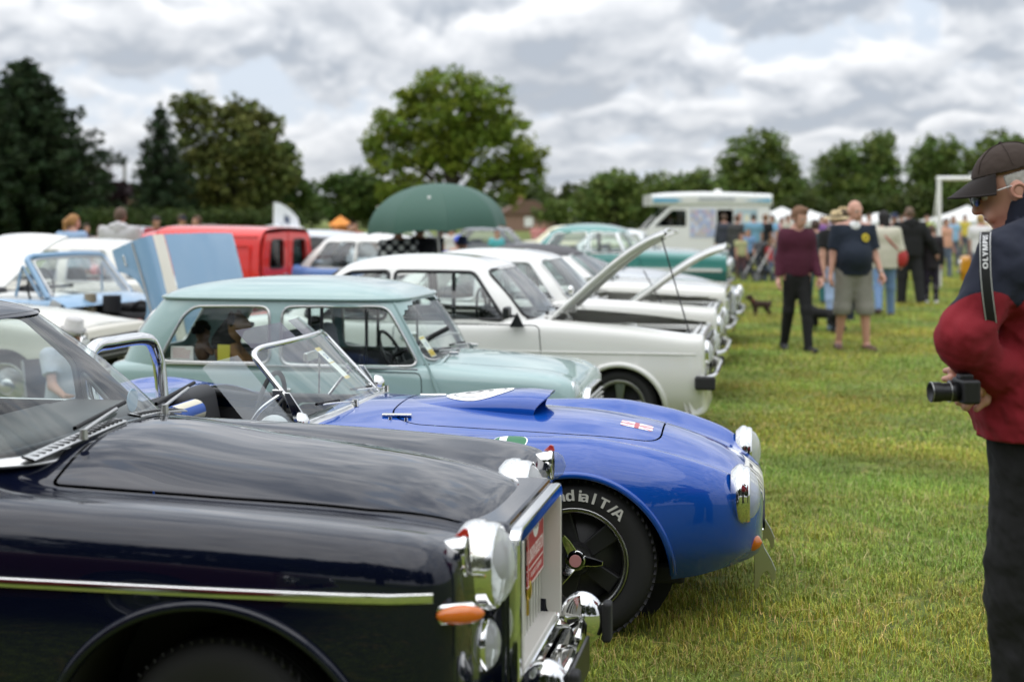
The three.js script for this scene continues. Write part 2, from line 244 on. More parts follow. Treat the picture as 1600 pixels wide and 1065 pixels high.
// ------------------------------------------------------------------ isosurfaces (people, animals)
function net(f, lo, hi, cell, color) {                 // surface nets of f < 0
  const nx = Math.ceil((hi[0] - lo[0]) / cell) + 1, ny = Math.ceil((hi[1] - lo[1]) / cell) + 1, nz = Math.ceil((hi[2] - lo[2]) / cell) + 1, F = new Float32Array(nx * ny * nz), id = new Int32Array(nx * ny * nz).fill(-1), at = (i, j, k) => (k * ny + j) * nx + i;
  const B = 4, far = 1.5 * cell * B * 0.87 + 0.015;        // whole blocks far from the surface are filled with one value
  for (let k = 0; k < nz; k += B) for (let j = 0; j < ny; j += B) for (let i = 0; i < nx; i += B) {
    const v = f(lo[0] + (i + 1.5) * cell, lo[1] + (j + 1.5) * cell, lo[2] + (k + 1.5) * cell), skip = abs(v) > far;
    for (let c = k; c < min(nz, k + B); c++) for (let b = j; b < min(ny, j + B); b++) for (let a = i; a < min(nx, i + B); a++) F[at(a, b, c)] = skip ? v : f(lo[0] + a * cell, lo[1] + b * cell, lo[2] + c * cell);
  }
  const P = [], Nn = [], I = [], E = [[0, 1], [0, 2], [0, 4], [1, 3], [1, 5], [2, 3], [2, 6], [3, 7], [4, 5], [4, 6], [5, 7], [6, 7]];
  for (let k = 0; k < nz - 1; k++) for (let j = 0; j < ny - 1; j++) for (let i = 0; i < nx - 1; i++) {
    const c = []; let m = 0; for (let q = 0; q < 8; q++) { const v = F[at(i + (q & 1), j + ((q >> 1) & 1), k + (q >> 2))]; c.push(v); if (v < 0) m |= 1 << q; }
    if (m === 0 || m === 255) continue;
    let x = 0, y = 0, z = 0, n = 0;
    for (const [a, b] of E) if ((c[a] < 0) !== (c[b] < 0)) { const t = c[a] / (c[a] - c[b]); x += lerp(a & 1, b & 1, t); y += lerp((a >> 1) & 1, (b >> 1) & 1, t); z += lerp(a >> 2, b >> 2, t); n++; }
    x = lo[0] + (i + x / n) * cell; y = lo[1] + (j + y / n) * cell; z = lo[2] + (k + z / n) * cell;
    id[at(i, j, k)] = P.length / 3; P.push(x, y, z);
    const e = cell * 0.4, g = V(f(x + e, y, z) - f(x - e, y, z), f(x, y + e, z) - f(x, y - e, z), f(x, y, z + e) - f(x, y, z - e)).normalize(); Nn.push(g.x, g.y, g.z);
  }
  const quad = (a, b, c, d, flip) => { if (a < 0 || b < 0 || c < 0 || d < 0) return; flip ? I.push(a, b, c, a, c, d) : I.push(a, c, b, a, d, c); };
  for (let k = 1; k < nz - 1; k++) for (let j = 1; j < ny - 1; j++) for (let i = 1; i < nx - 1; i++) {
    const v = F[at(i, j, k)] < 0;
    if (v !== F[at(i + 1, j, k)] < 0) quad(id[at(i, j - 1, k - 1)], id[at(i, j, k - 1)], id[at(i, j, k)], id[at(i, j - 1, k)], v);
    if (v !== F[at(i, j + 1, k)] < 0) quad(id[at(i - 1, j, k - 1)], id[at(i - 1, j, k)], id[at(i, j, k)], id[at(i, j, k - 1)], v);
    if (v !== F[at(i, j, k + 1)] < 0) quad(id[at(i - 1, j - 1, k)], id[at(i, j - 1, k)], id[at(i, j, k)], id[at(i - 1, j, k)], v);
  }
  const g = new THREE.BufferGeometry(); g.setAttribute('position', new THREE.Float32BufferAttribute(P, 3)); g.setAttribute('normal', new THREE.Float32BufferAttribute(Nn, 3));
  for (let i = 0; i < I.length; i += 3) { const [a, b, c] = [I[i] * 3, I[i + 1] * 3, I[i + 2] * 3], e = V(P[b] - P[a], P[b + 1] - P[a + 1], P[b + 2] - P[a + 2]).cross(V(P[c] - P[a], P[c + 1] - P[a + 1], P[c + 2] - P[a + 2])); if (e.x * Nn[a] + e.y * Nn[a + 1] + e.z * Nn[a + 2] < 0) { const t = I[i]; I[i] = I[i + 1]; I[i + 1] = t; } }
  g.setIndex(I); return g;
}
const cap = (a, b, ra, rb = ra, sz = 1) => {           // tapered capsule; sz > 1 flattens it in z
  const bx = b[0] - a[0], by = b[1] - a[1], bz = (b[2] - a[2]) * sz, L = bx * bx + by * by + bz * bz + 1e-9;
  return (x, y, z) => { const px = x - a[0], py = y - a[1], pz = (z - a[2]) * sz, t = clamp((px * bx + py * by + pz * bz) / L); return (hypot(px - bx * t, py - by * t, pz - bz * t) - lerp(ra, rb, t)) / (sz > 1 ? pow(sz, 0.6) : 1); };
};
const ell = (c, r) => (x, y, z) => { const a = hypot((x - c[0]) / r[0], (y - c[1]) / r[1], (z - c[2]) / r[2]), b = hypot((x - c[0]) / r[0] ** 2, (y - c[1]) / r[1] ** 2, (z - c[2]) / r[2] ** 2); return b < 1e-9 ? -min(...r) : a * (a - 1) / b; };
const blend = (k, ...fs) => (x, y, z) => { let d = fs[0](x, y, z); for (let i = 1; i < fs.length; i++) { const e = fs[i](x, y, z), h = max(k - abs(d - e), 0) / k; d = min(d, e) - h * h * k * 0.25; } return d; };
const fonts = new FontLoader(), BOLD = await fonts.loadAsync('fonts/droid/droid_sans_bold.typeface.json');
function canvasTex(w, h, draw) { const c = document.createElement('canvas'); c.width = w; c.height = h; const g = c.getContext('2d'); draw(g, w, h); const t = new THREE.CanvasTexture(c); t.colorSpace = THREE.SRGBColorSpace; return t; }
// ------------------------------------------------------------------ field
const noseLine = (d) => 1.25 + 0.178 * (d - 8);        // where the noses of the parked row end
{
  const N = 1024, d = new Uint8Array(N * N * 4), r = rng(21);
  const h = new Float32Array(N * N);
  for (let k = 0; k < 90000; k++) { let x = r() * N, y = r() * N; const a = r() * 6.283, L = 6 + r() * 14, t = (r() - 0.45) * 0.5, dx = cos(a), dy = sin(a); for (let i = 0; i < L; i++) { x = (x + dx + N) % N; y = (y + dy + N) % N; const o = floor(y) * N + floor(x); h[o] = h[o] * 0.4 + t; } }
  const per = (x, y, f, s) => { const a = x / N * 2 * PI, b = y / N * 2 * PI; return fbm(cos(a) * f + s, sin(a) * f + cos(b) * f, sin(b) * f - s, 3); };
  for (let y = 0; y < N; y++) for (let x = 0; x < N; x++) {
    const o = y * N + x, p = per(x, y, 2.6, 1), q = per(x, y, 7, 5), v = clamp(0.62 + h[o] + 0.25 * q, 0.1, 1.15), dry = smooth(0.08, 0.42, p + 0.5 * q);
    const c = [lerp(122, 156, dry) * v * 1.15, lerp(140, 148, dry) * v * 1.15, lerp(40, 66, dry) * v * 1.1];
    for (let k = 0; k < 3; k++) d[o * 4 + k] = min(255, c[k]); d[o * 4 + 3] = 255;
  }
  const t = new THREE.DataTexture(d, N, N); t.colorSpace = THREE.SRGBColorSpace; t.wrapS = t.wrapT = THREE.RepeatWrapping; t.magFilter = THREE.LinearFilter; t.minFilter = THREE.LinearMipmapLinearFilter; t.generateMipmaps = true; t.repeat.set(260, 260); t.needsUpdate = true;
  const g = new THREE.PlaneGeometry(900, 900, 180, 180); g.rotateX(-PI / 2);
  const p = g.attributes.position, col = []; for (let i = 0; i < p.count; i++) { const v = 0.95 + 0.45 * fbm(p.getX(i) / 21, p.getZ(i) / 21, 2, 3), w = 0.35 * fbm(p.getX(i) / 9, p.getZ(i) / 9, 8, 3); col.push(v * (1 + 0.4 * w), v, v * (1 - 0.3 * w)); }
  g.setAttribute('color', new THREE.Float32BufferAttribute(col, 3));
  structure('ground', g, std(0xffffff, 0.95, { map: t, vertexColors: true }));
  // blades, as tufts
  const tuft = (n, len, wid, spread, seed, straw) => { const r = rng(seed), P = [], C = []; for (let k = 0; k < n; k++) { const a = r() * 6.283, b = r() * 6.283, q = spread * sqrt(r()), x = q * cos(b), z = q * sin(b), L = len * (0.45 + 0.75 * r()), bend = 0.5 + 1.5 * r() + (straw ? 0.9 : 0), w = wid * (0.6 + 0.7 * r()), dx = cos(a), dz = sin(a), s = [[0, 0, 1], [0.45, 0.12, 0.8], [0.8, 0.42, 0.5], [1, 0.75, 0]].map(([u, o, ww]) => [x + dx * L * o * bend * 0.7, L * u * (1 - 0.25 * bend * u * u) * (straw ? 0.5 : 1), z + dz * L * o * bend * 0.7, w * ww]);
      const dry = r() < 0.15 || straw, tone = 0.7 + 0.6 * r(), c = dry ? [0.42 * tone, 0.38 * tone, 0.16 * tone] : [lerp(0.185, 0.30, r()) * tone, lerp(0.285, 0.375, r()) * tone, 0.046 * tone];
      for (let i = 0; i < 3; i++) { const A = s[i], B = s[i + 1], q4 = [[A, -1], [A, 1], [B, 1], [B, -1]].map(([v, sg]) => [v[0] - dz * v[3] * sg, v[1], v[2] + dx * v[3] * sg]); for (const t of i < 2 ? [0, 1, 2, 0, 2, 3] : [0, 1, 2]) { P.push(...q4[t]); C.push(...c); } } }
    const g = new THREE.BufferGeometry(); g.setAttribute('position', new THREE.Float32BufferAttribute(P, 3)); g.setAttribute('color', new THREE.Float32BufferAttribute(C, 3)); g.computeVertexNormals(); return g; };
  const mat = std(0xffffff, 0.75, { vertexColors: true });
  const sow = (name, geos, list) => { geos.forEach((g, k) => { const mine = list.filter((_, i) => i % geos.length === k), im = new THREE.InstancedMesh(g, mat, mine.length), m = new THREE.Matrix4(), c = new THREE.Color(); mine.forEach(([x, z, s, a, v, dry], i) => { m.makeRotationY(a).scale(V(s, s * (0.7 + 0.5 * v), s)).setPosition(x, 0, z); im.setMatrixAt(i, m); c.setRGB(v * (1 + dry), v, v * (1 - 0.4 * dry)); im.setColorAt(i, c); }); im.name = numbered(name); im.castShadow = im.receiveShadow = true; im.userData.kind = 'stuff'; scene.add(im); }); };
  const R = rng(99), near = [], mid = [], straw = [];
  const patch = (x, z) => [clamp(0.95 + 0.9 * fbm(x / 0.9, z / 0.9, 3, 3), 0.45, 1.5), clamp(0.1 + 1.0 * fbm(x / 1.7 + 9, z / 1.7, 6, 3), -0.1, 0.32)];
  const strew = (d0, d1, dens, list, s0) => { const steps = Math.ceil((d1 - d0) / 0.25); for (let k = 0; k < steps; k++) { const d = d0 + k * 0.25, x0 = noseLine(d) - 2.6, x1 = 0.375 * d + 0.25, n = (x1 - x0) * 0.25 * dens; for (let i = 0; i < n; i++) { const x = lerp(x0, x1, R()), z = -(d + R() * 0.25), [v, dry] = patch(x, z); if (R() < 0.25 && v < 0.7) continue; list.push([x, z, s0 * (0.7 + 0.6 * R()), R() * 6.28, v, dry]); } } };
  strew(4.4, 10, 230, near, 1); strew(10, 15, 80, mid, 1.1); strew(15, 24, 45, mid, 1.5); strew(24, 40, 16, mid, 1.9); strew(40, 62, 5, mid, 2.4);
  strew(4.4, 14, 16, straw, 1);
  sow('grass', [tuft(34, 0.036, 0.0017, 0.075, 1), tuft(34, 0.040, 0.0016, 0.075, 2), tuft(30, 0.046, 0.0018, 0.08, 3)], near);
  sow('grass', [tuft(36, 0.030, 0.0028, 0.13, 4), tuft(36, 0.034, 0.0028, 0.13, 5)], mid);
  sow('dry_grass', [tuft(5, 0.08, 0.0016, 0.06, 6, true), tuft(4, 0.10, 0.0014, 0.08, 7, true)], straw);
}
// ------------------------------------------------------------------ trees
const leafMat = {}, leaf = (key, c) => leafMat[key] ||= new THREE.MeshPhysicalMaterial({ color: new THREE.Color().setRGB(...c), roughness: 0.8, transmission: 0.25, thickness: 0, side: THREE.DoubleSide, vertexColors: true, specularIntensity: 0.25 });
function foliage(clumps, size, seed, droop = 0, aspect = 1.3) {     // clumps [x, y, z, radius, leaves]: many small faces
  const r = rng(seed), P = [], C = [];
  for (const [cx, cy, cz, R, n] of clumps) {
    const tone = 0.75 + 0.5 * r(), warm = (r() - 0.5) * 0.3;
    for (let i = 0; i < n; i++) {
      const u = r() * 2 - 1, a = r() * 6.283, q = R * pow(r(), 0.45), s = sqrt(1 - u * u), x = cx + q * s * cos(a), y = cy + q * u * 0.75, z = cz + q * s * sin(a);
      const L = size * (0.55 + 0.9 * r()), W = L / aspect, ax = r() * 6.283, ay = (r() - 0.5) * 1.6 - droop, d1 = V(cos(ax) * cos(ay), sin(ay), sin(ax) * cos(ay)), d2 = V(r() - 0.5, r() * 0.5, r() - 0.5).cross(d1).normalize();
      const p = [d1.clone().multiplyScalar(-L / 2), d2.clone().multiplyScalar(W / 2), d1.clone().multiplyScalar(L / 2), d2.clone().multiplyScalar(-W / 2)], t = tone * (0.75 + 0.5 * r()), c = [t * (1 + warm), t, t * (1 - warm * 0.5)];
      for (const k of [0, 1, 2, 0, 2, 3]) { P.push(x + p[k].x, y + p[k].y, z + p[k].z); C.push(...c); }
    }
  }
  const g = new THREE.BufferGeometry(); g.setAttribute('position', new THREE.Float32BufferAttribute(P, 3)); g.setAttribute('color', new THREE.Float32BufferAttribute(C, 3)); g.computeVertexNormals(); return g;
}
const bark = std([0.06, 0.048, 0.036], 0.9, { bumpMap: rep(lumpy, 3), bumpScale: 0.03 });
function limb(a, b, ra, rb, bend, r) { const n = 6, pts = [], ox = (r() - 0.5) * bend, oz = (r() - 0.5) * bend; for (let k = 0; k <= n; k++) { const t = k / n, w = sin(t * PI); pts.push(V(lerp(a[0], b[0], t) + ox * w, lerp(a[1], b[1], t) + bend * 0.15 * w, lerp(a[2], b[2], t) + oz * w)); } const c = new THREE.CatmullRomCurve3(pts), fr = c.computeFrenetFrames(n, false); return grid((u, v) => { const i = Math.round(u * n), p = c.getPointAt(min(1, i / n)), q = lerp(ra, rb, u), A = v * 2 * PI; p.addScaledVector(fr.normals[i], cos(A) * q).addScaledVector(fr.binormals[i], sin(A) * q); return [p.x, p.y, p.z]; }, n, 8, true); }
// blobs in frame pixels [x, y, rx, ry]; the crown fills them with clumps, limbs reach them from the trunk
function tree(name, label, D, trunkPx, blobs, o = {}) {
  const s = FOCAL / D, root = thing(name, label, 'tree', [wx(trunkPx, D), 0, -D], 0, o.group), r = rng(o.seed || 1), clumps = [], limbs = [];
  const base = o.fork ?? 0.25 * wy(min(...blobs.map((b) => b[1])), D), top = wy(min(...blobs.map((b) => b[1])), D) * 0.8, tr = o.trunk || 0.35;
  limbs.push(limb([0, -0.1, 0], [0, base, 0], tr * 1.25, tr * 0.9, 0.1, r), limb([0, base, 0], [r() - 0.5, top, r() - 0.5], tr * 0.85, tr * 0.15, 0.8, r));
  for (const [px, py, rx, ry = rx] of blobs) {
    const cx = (px - trunkPx) / s, cy = wy(py, D), a = rx / s, b = ry / s, dz = (o.deep ?? 0.7) * a, zc = (r() - 0.5) * dz;
    limbs.push(limb([0, base * (0.9 + 0.4 * r()), 0], [cx, cy, zc], tr * 0.42, 0.04, 1.0, r));
    const n = Math.round((o.density || 1) * 26 * a * b / ((o.clump || 0.8) ** 2) * 0.5);
    for (let k = 0; k < n; k++) { const u = r() * 2 - 1, f = r() * 6.283, q = pow(r(), 0.38), w = sqrt(1 - u * u); clumps.push([cx + a * q * w * cos(f), cy + b * q * u, zc + max(a, b) * q * w * sin(f) * 0.9, (o.clump || 0.8) * (0.5 + 0.7 * r()), o.leaves || 22]); }
  }
  mesh('trunk', limbs, bark, root); mesh('crown', foliage(clumps, o.size || 0.34, o.seed || 1, o.droop || 0), leaf(o.key || name, o.color || [0.06, 0.09, 0.018]), root);
  return root;
}
function conifer(label, D, px, topPx, wPx, o = {}) {
  const s = FOCAL / D, root = thing('conifer_tree', label, 'tree', [wx(px, D), 0, -D]), r = rng(o.seed || 4), H = wy(topPx, D), W = wPx / s / 2, clumps = [], limbs = [limb([0, -0.1, 0], [0, H * 0.97, 0], 0.32, 0.04, 0.2, r)];
  const rows = o.rows || 30; for (let k = 0; k < rows; k++) { const t = k / rows, y = lerp(H * (o.foot ?? 0.04), H * 0.97, t), R = W * pow(1 - t, o.pow || 0.75) * (0.75 + 0.4 * r()) + 0.12, m = Math.round(lerp(13, 5, t) * (o.arms || 1)); for (let j = 0; j < m; j++) { const a = (j + r()) / m * 6.283, q = R * (0.7 + 0.5 * r()), lift_ = (o.lift ?? -0.12) * q + (r() - 0.5) * 0.3; limbs.push(limb([0, y, 0], [q * cos(a), y + lift_, q * sin(a)], 0.05, 0.01, 0.15, r)); const n = max(3, Math.round(q / 0.3)); for (let i = 1; i <= n; i++) { const f = i / n; clumps.push([q * f * cos(a), y + lift_ * f + (f > 0.8 ? (o.tip || 0.15) : 0), q * f * sin(a), 0.42 * (1.15 - 0.5 * f), o.leaves || 13]); } } }
  clumps.push([0, H, 0, 0.2, 14], [0, H - 0.4, 0, 0.3, 16]);
  mesh('trunk', limbs, bark, root); mesh('crown', foliage(clumps, o.size || 0.3, o.seed || 4, 0.3, 2.2), leaf(o.key || 'conifer', o.color || [0.026, 0.046, 0.017]), root); return root;
}
conifer('tall dark conifer filling the left edge of the frame', 72, 38, 96, 320, { seed: 4, rows: 44, pow: 0.8, leaves: 15, arms: 1.3, lift: 0.15, tip: 0.3 });
conifer('slim open conifer with drooping branches beside the bronze-green tree', 88, 250, 163, 150, { seed: 9, rows: 26, arms: 0.8, pow: 0.8, leaves: 11, color: [0.028, 0.050, 0.020], key: 'conifer2' });
tree('copper_tree', 'small dark purple-leaved tree right of the big dark conifer', 80, 170, [[168, 300, 26, 36], [185, 308, 16, 26], [160, 330, 24, 20]], { color: [0.034, 0.019, 0.022], seed: 12, clump: 0.6, trunk: 0.15 });
tree('bronze_tree', 'tall bronze-green twin-topped broadleaf tree left of centre', 92, 345, [[300, 175, 34, 34], [372, 180, 40, 32], [330, 215, 50, 45], [395, 225, 48, 50], [420, 262, 45, 45], [310, 270, 50, 45], [370, 285, 62, 50], [300, 320, 60, 30], [390, 325, 55, 30], [420, 195, 20, 20]], { color: [0.120, 0.137, 0.036], seed: 5, clump: 0.75, trunk: 0.4, density: 0.9 });
tree('willow_tree', 'lighter green tree against the right side of the bronze-green tree', 98, 440, [[440, 245, 24, 25], [448, 285, 28, 35], [470, 318, 28, 24], [425, 310, 30, 30]], { color: [0.085, 0.132, 0.031], seed: 15, clump: 0.6, trunk: 0.2, density: 0.8 });
tree('round_tree', 'round dark green tree left of the great domed tree', 105, 550, [[545, 285, 38, 25], [520, 290, 24, 18], [575, 300, 30, 28], [540, 322, 46, 20], [595, 320, 30, 28]], { color: [0.073, 0.117, 0.025], seed: 6, trunk: 0.3 });
tree('domed_tree', 'great domed yellow-green tree in the centre above the green umbrella', 96, 702, [[700, 132, 62, 26], [650, 155, 42, 26], [755, 155, 48, 28], [620, 192, 40, 24], [700, 180, 62, 34], [785, 195, 44, 30], [598, 222, 32, 20], [815, 238, 34, 26], [655, 212, 46, 24], [745, 222, 52, 28], [610, 255, 34, 18], [800, 262, 34, 22], [650, 250, 36, 16], [765, 262, 40, 18], [592, 240, 22, 20], [832, 255, 18, 24], [622, 290, 30, 24], [800, 292, 28, 26], [838, 275, 12, 18], [655, 285, 22, 12], [750, 288, 24, 14], [700, 235, 40, 22], [700, 265, 30, 14], [720, 205, 50, 24], [675, 245, 30, 16]], { color: [0.17, 0.225, 0.028], seed: 7, clump: 0.7, size: 0.30, trunk: 0.42, density: 0.86, leaves: 22, droop: 0.25, fork: 2.6 });
tree('parkland_tree', 'low bushy tree just right of the green umbrella', 110, 868, [[865, 328, 24, 14], [885, 335, 20, 10], [850, 336, 18, 10]], { color: [0.121, 0.172, 0.040], seed: 31, trunk: 0.2 });
tree('parkland_tree', 'dark tree with a ragged top left of the ice cream van', 115, 960, [[962, 288, 38, 24], [985, 300, 26, 28], [920, 318, 36, 20], [960, 325, 52, 20], [940, 300, 22, 20]], { color: [0.069, 0.105, 0.026], seed: 32 });
tree('parkland_tree', 'dark tree directly behind the cab of the ice cream van', 118, 1030, [[1028, 292, 32, 22], [1045, 305, 26, 22], [1015, 325, 40, 22]], { color: [0.073, 0.101, 0.026], seed: 33 });
tree('parkland_tree', 'low dark tree behind the middle of the ice cream van', 122, 1090, [[1090, 285, 34, 18], [1075, 300, 28, 20], [1110, 300, 36, 22], [1095, 325, 50, 20]], { color: [0.060, 0.091, 0.025], seed: 34 });
tree('parkland_tree', 'tall spreading tree rising behind the right end of the ice cream van', 112, 1185, [[1188, 225, 42, 22], [1160, 250, 40, 26], [1210, 250, 34, 24], [1180, 275, 58, 28], [1232, 285, 24, 26], [1150, 300, 34, 30], [1210, 315, 44, 26]], { color: [0.069, 0.117, 0.026], seed: 35, density: 0.9 });
tree('parkland_tree', 'dark broad tree above the polo shirt man, left one of a merged pair', 116, 1310, [[1315, 245, 26, 20], [1300, 275, 32, 30], [1330, 290, 34, 34], [1300, 315, 36, 24]], { color: [0.056, 0.085, 0.025], seed: 36 });
tree('parkland_tree', 'taller dark tree joined to the right side of the broad one', 118, 1372, [[1380, 225, 30, 22], [1360, 255, 34, 30], [1392, 270, 22, 30], [1365, 300, 44, 34]], { color: [0.060, 0.101, 0.026], seed: 37 });
tree('parkland_tree', 'dark tree behind the left goalpost', 120, 1465, [[1470, 235, 36, 20], [1445, 260, 30, 26], [1490, 262, 36, 28], [1465, 295, 52, 36]], { color: [0.044, 0.070, 0.021], seed: 38 });
tree('parkland_tree', 'dark tree rising behind the cap of the photographer', 122, 1565, [[1570, 225, 34, 20], [1530, 250, 34, 26], [1590, 255, 40, 34], [1550, 290, 50, 40]], { color: [0.048, 0.073, 0.021], seed: 39 });
for (const [px, py, rx, label, k] of [[1330, 325, 52, 'round light green bush behind the walking men', 41], [1405, 325, 40, 'darker round bush right of the light green one', 42], [1440, 318, 30, 'pale green pointed bush left of the goalpost', 43], [1500, 325, 36, 'olive bush between goalpost and photographer', 44], [1255, 325, 38, 'dark bush behind the white gazebos', 45]]) tree('bush', label, 100, px, [[px, py, rx, 22], [px + rx * 0.4, py + 8, rx * 0.6, 16]], { color: k === 42 || k === 45 ? [0.035, 0.052, 0.014] : [0.062, 0.085, 0.02], seed: k, trunk: 0.12, clump: 0.6, fork: 0.3 });
// clipped hedge and far wood
{
  const r = rng(61), c = []; for (let k = 0; k < 420; k++) { const px = lerp(130, 470, r()), D = 64 + r() * 1.4; c.push([wx(px, D), r() * 1.75 + 0.1, -D, 0.45, 26]); }
  const h = thing('hedge', 'long clipped dark green hedge behind the people at left', 'hedge', [0, 0, 0]); mesh('crown', foliage(c, 0.16, 61), leaf('hedge', [0.05, 0.078, 0.018]), h); mesh('stem', Array.from({ length: 30 }, (_, k) => cyl(0.04, 0.05, 1.4, wx(lerp(135, 465, k / 29), 64.7), 0.7, -64.7, 6)), bark, h);
  const w = [], q = rng(62); for (let k = 0; k < 900; k++) { const D = 165 + q() * 30, px = lerp(-250, 1850, q()), top = 3.2 + 3.4 * (0.5 + 0.5 * fbm(px / 60, 1, 1, 3)) + 1.5 * fbm(px / 14, 5, 2, 2); w.push([wx(px, D), q() * top, -D, 1.7, 30]); }
  const f = mesh('woodland', foliage(w, 0.95, 62), leaf('wood', [0.05, 0.072, 0.02])); f.userData.kind = 'stuff';
}
// tall trees behind the camera: what darkens the black flank's reflection
[[-26, 'tall tree behind the camera, first from the left'], [-15, 'tall tree behind the camera, second from the left'], [-5, 'tall tree behind the camera, third from the left'], [6, 'tall tree behind the camera, fourth from the left'], [17, 'tall tree behind the camera, rightmost']].forEach(([x, label], k) => {
  const t = thing('parkland_tree', label, 'tree', [x, 0, 17 + 3 * (k % 2)], 0, 'trees behind the camera'), r = rng(300 + k), c = []; for (let i = 0; i < 170; i++) { const a = r() * 6.283, q = 6.2 * sqrt(r()), y = 2.2 + 11 * r(); c.push([q * cos(a) * (1 - 0.3 * abs(y - 7) / 7), y, q * sin(a) * 0.8, 1.5, 24]); }
  mesh('trunk', limb([0, -0.1, 0], [0, 9, 0], 0.5, 0.15, 0.4, r), bark, t); mesh('crown', foliage(c, 0.85, 300 + k), leaf('near', [0.05, 0.075, 0.02]), t);
});
{ // pole and roofs beyond the hedge
  const p = thing('telegraph_pole', 'thin grey pole standing between conifer and bronze tree', 'pole', [wx(194, 84), 0, -84]); mesh('pole', cyl(0.10, 0.13, wy(254, 84), 0, wy(254, 84) / 2, 0, 12), std([0.30, 0.29, 0.28], 0.8), p); mesh('pole_cap', cyl(0.13, 0.13, 0.06, 0, wy(254, 84), 0, 12), std([0.2, 0.2, 0.2], 0.8), p);
  const house = (label, px, D, w, ridge, eave, turn) => { const h = thing('house', label, 'house', [wx(px, D), 0, -D], turn); mesh('wall', box(w, eave, 5, 0, eave / 2, 0, 0.02), std([0.26, 0.16, 0.12], 0.9), h); const rf = new THREE.ExtrudeGeometry(shape([[-w / 2 - 0.3, eave], [w / 2 + 0.3, eave], [w * 0.12, ridge], [-w * 0.12, ridge]]), { depth: 5.5, bevelEnabled: false }); rf.translate(0, 0, -2.75); const r = mesh('roof', rf, std([0.15, 0.09, 0.065], 0.9), h); mesh('chimney', box(0.6, 1.6, 0.6, -w * 0.12, ridge + 0.1, 0, 0.02), std([0.22, 0.11, 0.08], 0.9), r); mesh('window', box(0.9, 1.0, 0.06, 0, eave * 0.55, 2.52, 0.01), M.white, h); };
  house('house with brown roof and chimney right of the green umbrella', 822, 150, 5.5, 3.2, 1.8, 0.1); house('house roof just showing above the hedge at left', 205, 120, 5, 2.9, 1.7, 0.2);
}
// ------------------------------------------------------------------ car kit: x forward, y up, z towards the car's right
const TURN = 10.8 * PI / 180;                         // the row stands this much off square to the view, noses nearer
function cabin(c, nu = 96, nv = 26) {                 // glasshouse shell: rings from the belt up to the roof
  const P = [], I = [], sg = (t, e) => sign(t) * pow(abs(t), e), side = Math.round(nv * 0.6);
  for (let j = 0; j <= nv; j++) {
    let b, y, k = 1;
    if (j <= side) { b = j / side; y = lerp(c.base[3], c.top[3], b); } else { b = 1; const t = (j - side) / (nv - side); k = cos(t * PI / 2); if (j === nv) k = 0.0; y = c.top[3] + (c.roof - c.top[3]) * pow(max(0, 1 - pow(k, c.pk || 2.6)), c.pr || 0.75); }
    const belly = (c.belly || 0.025) * sin(b * PI), xr = lerp(c.base[0], c.top[0], b), xf = lerp(c.base[1], c.top[1], b), w = lerp(c.base[2], c.top[2], b) + belly, n = lerp(c.n || 5, c.nt || c.n || 5, b);
    const xc = (xr + xf) / 2, a = (xf - xr) / 2 + belly;
    for (let i = 0; i <= nu; i++) { const f = i / nu * 2 * PI, C = cos(f), S = sin(f); P.push(xc + a * sg(C, 2 / n) * k + (C > 0 ? (c.bow || 0.0) * (1 - S * S) * k : -(c.bowr || 0) * (1 - S * S) * k), y - (c.dip || 0) * pow(abs(C), 3) * k * b, w * sg(S, 2 / n) * k); }
  }
  for (let j = 0; j < nv; j++) for (let i = 0; i < nu; i++) { const a = j * (nu + 1) + i, b = a + 1, d = a + nu + 1, e = d + 1; I.push(a, d, b, b, d, e); }
  const g = new THREE.BufferGeometry(); g.setAttribute('position', new THREE.Float32BufferAttribute(P, 3)); g.setIndex(I); g.computeVertexNormals();
  const nn = g.attributes.normal; for (let j = 0; j <= nv; j++) { const a = j * (nu + 1), b = a + nu, s = V(nn.getX(a) + nn.getX(b), nn.getY(a) + nn.getY(b), nn.getZ(a) + nn.getZ(b)).normalize(); nn.setXYZ(a, s.x, s.y, s.z); nn.setXYZ(b, s.x, s.y, s.z); }
  return outward(g);
}
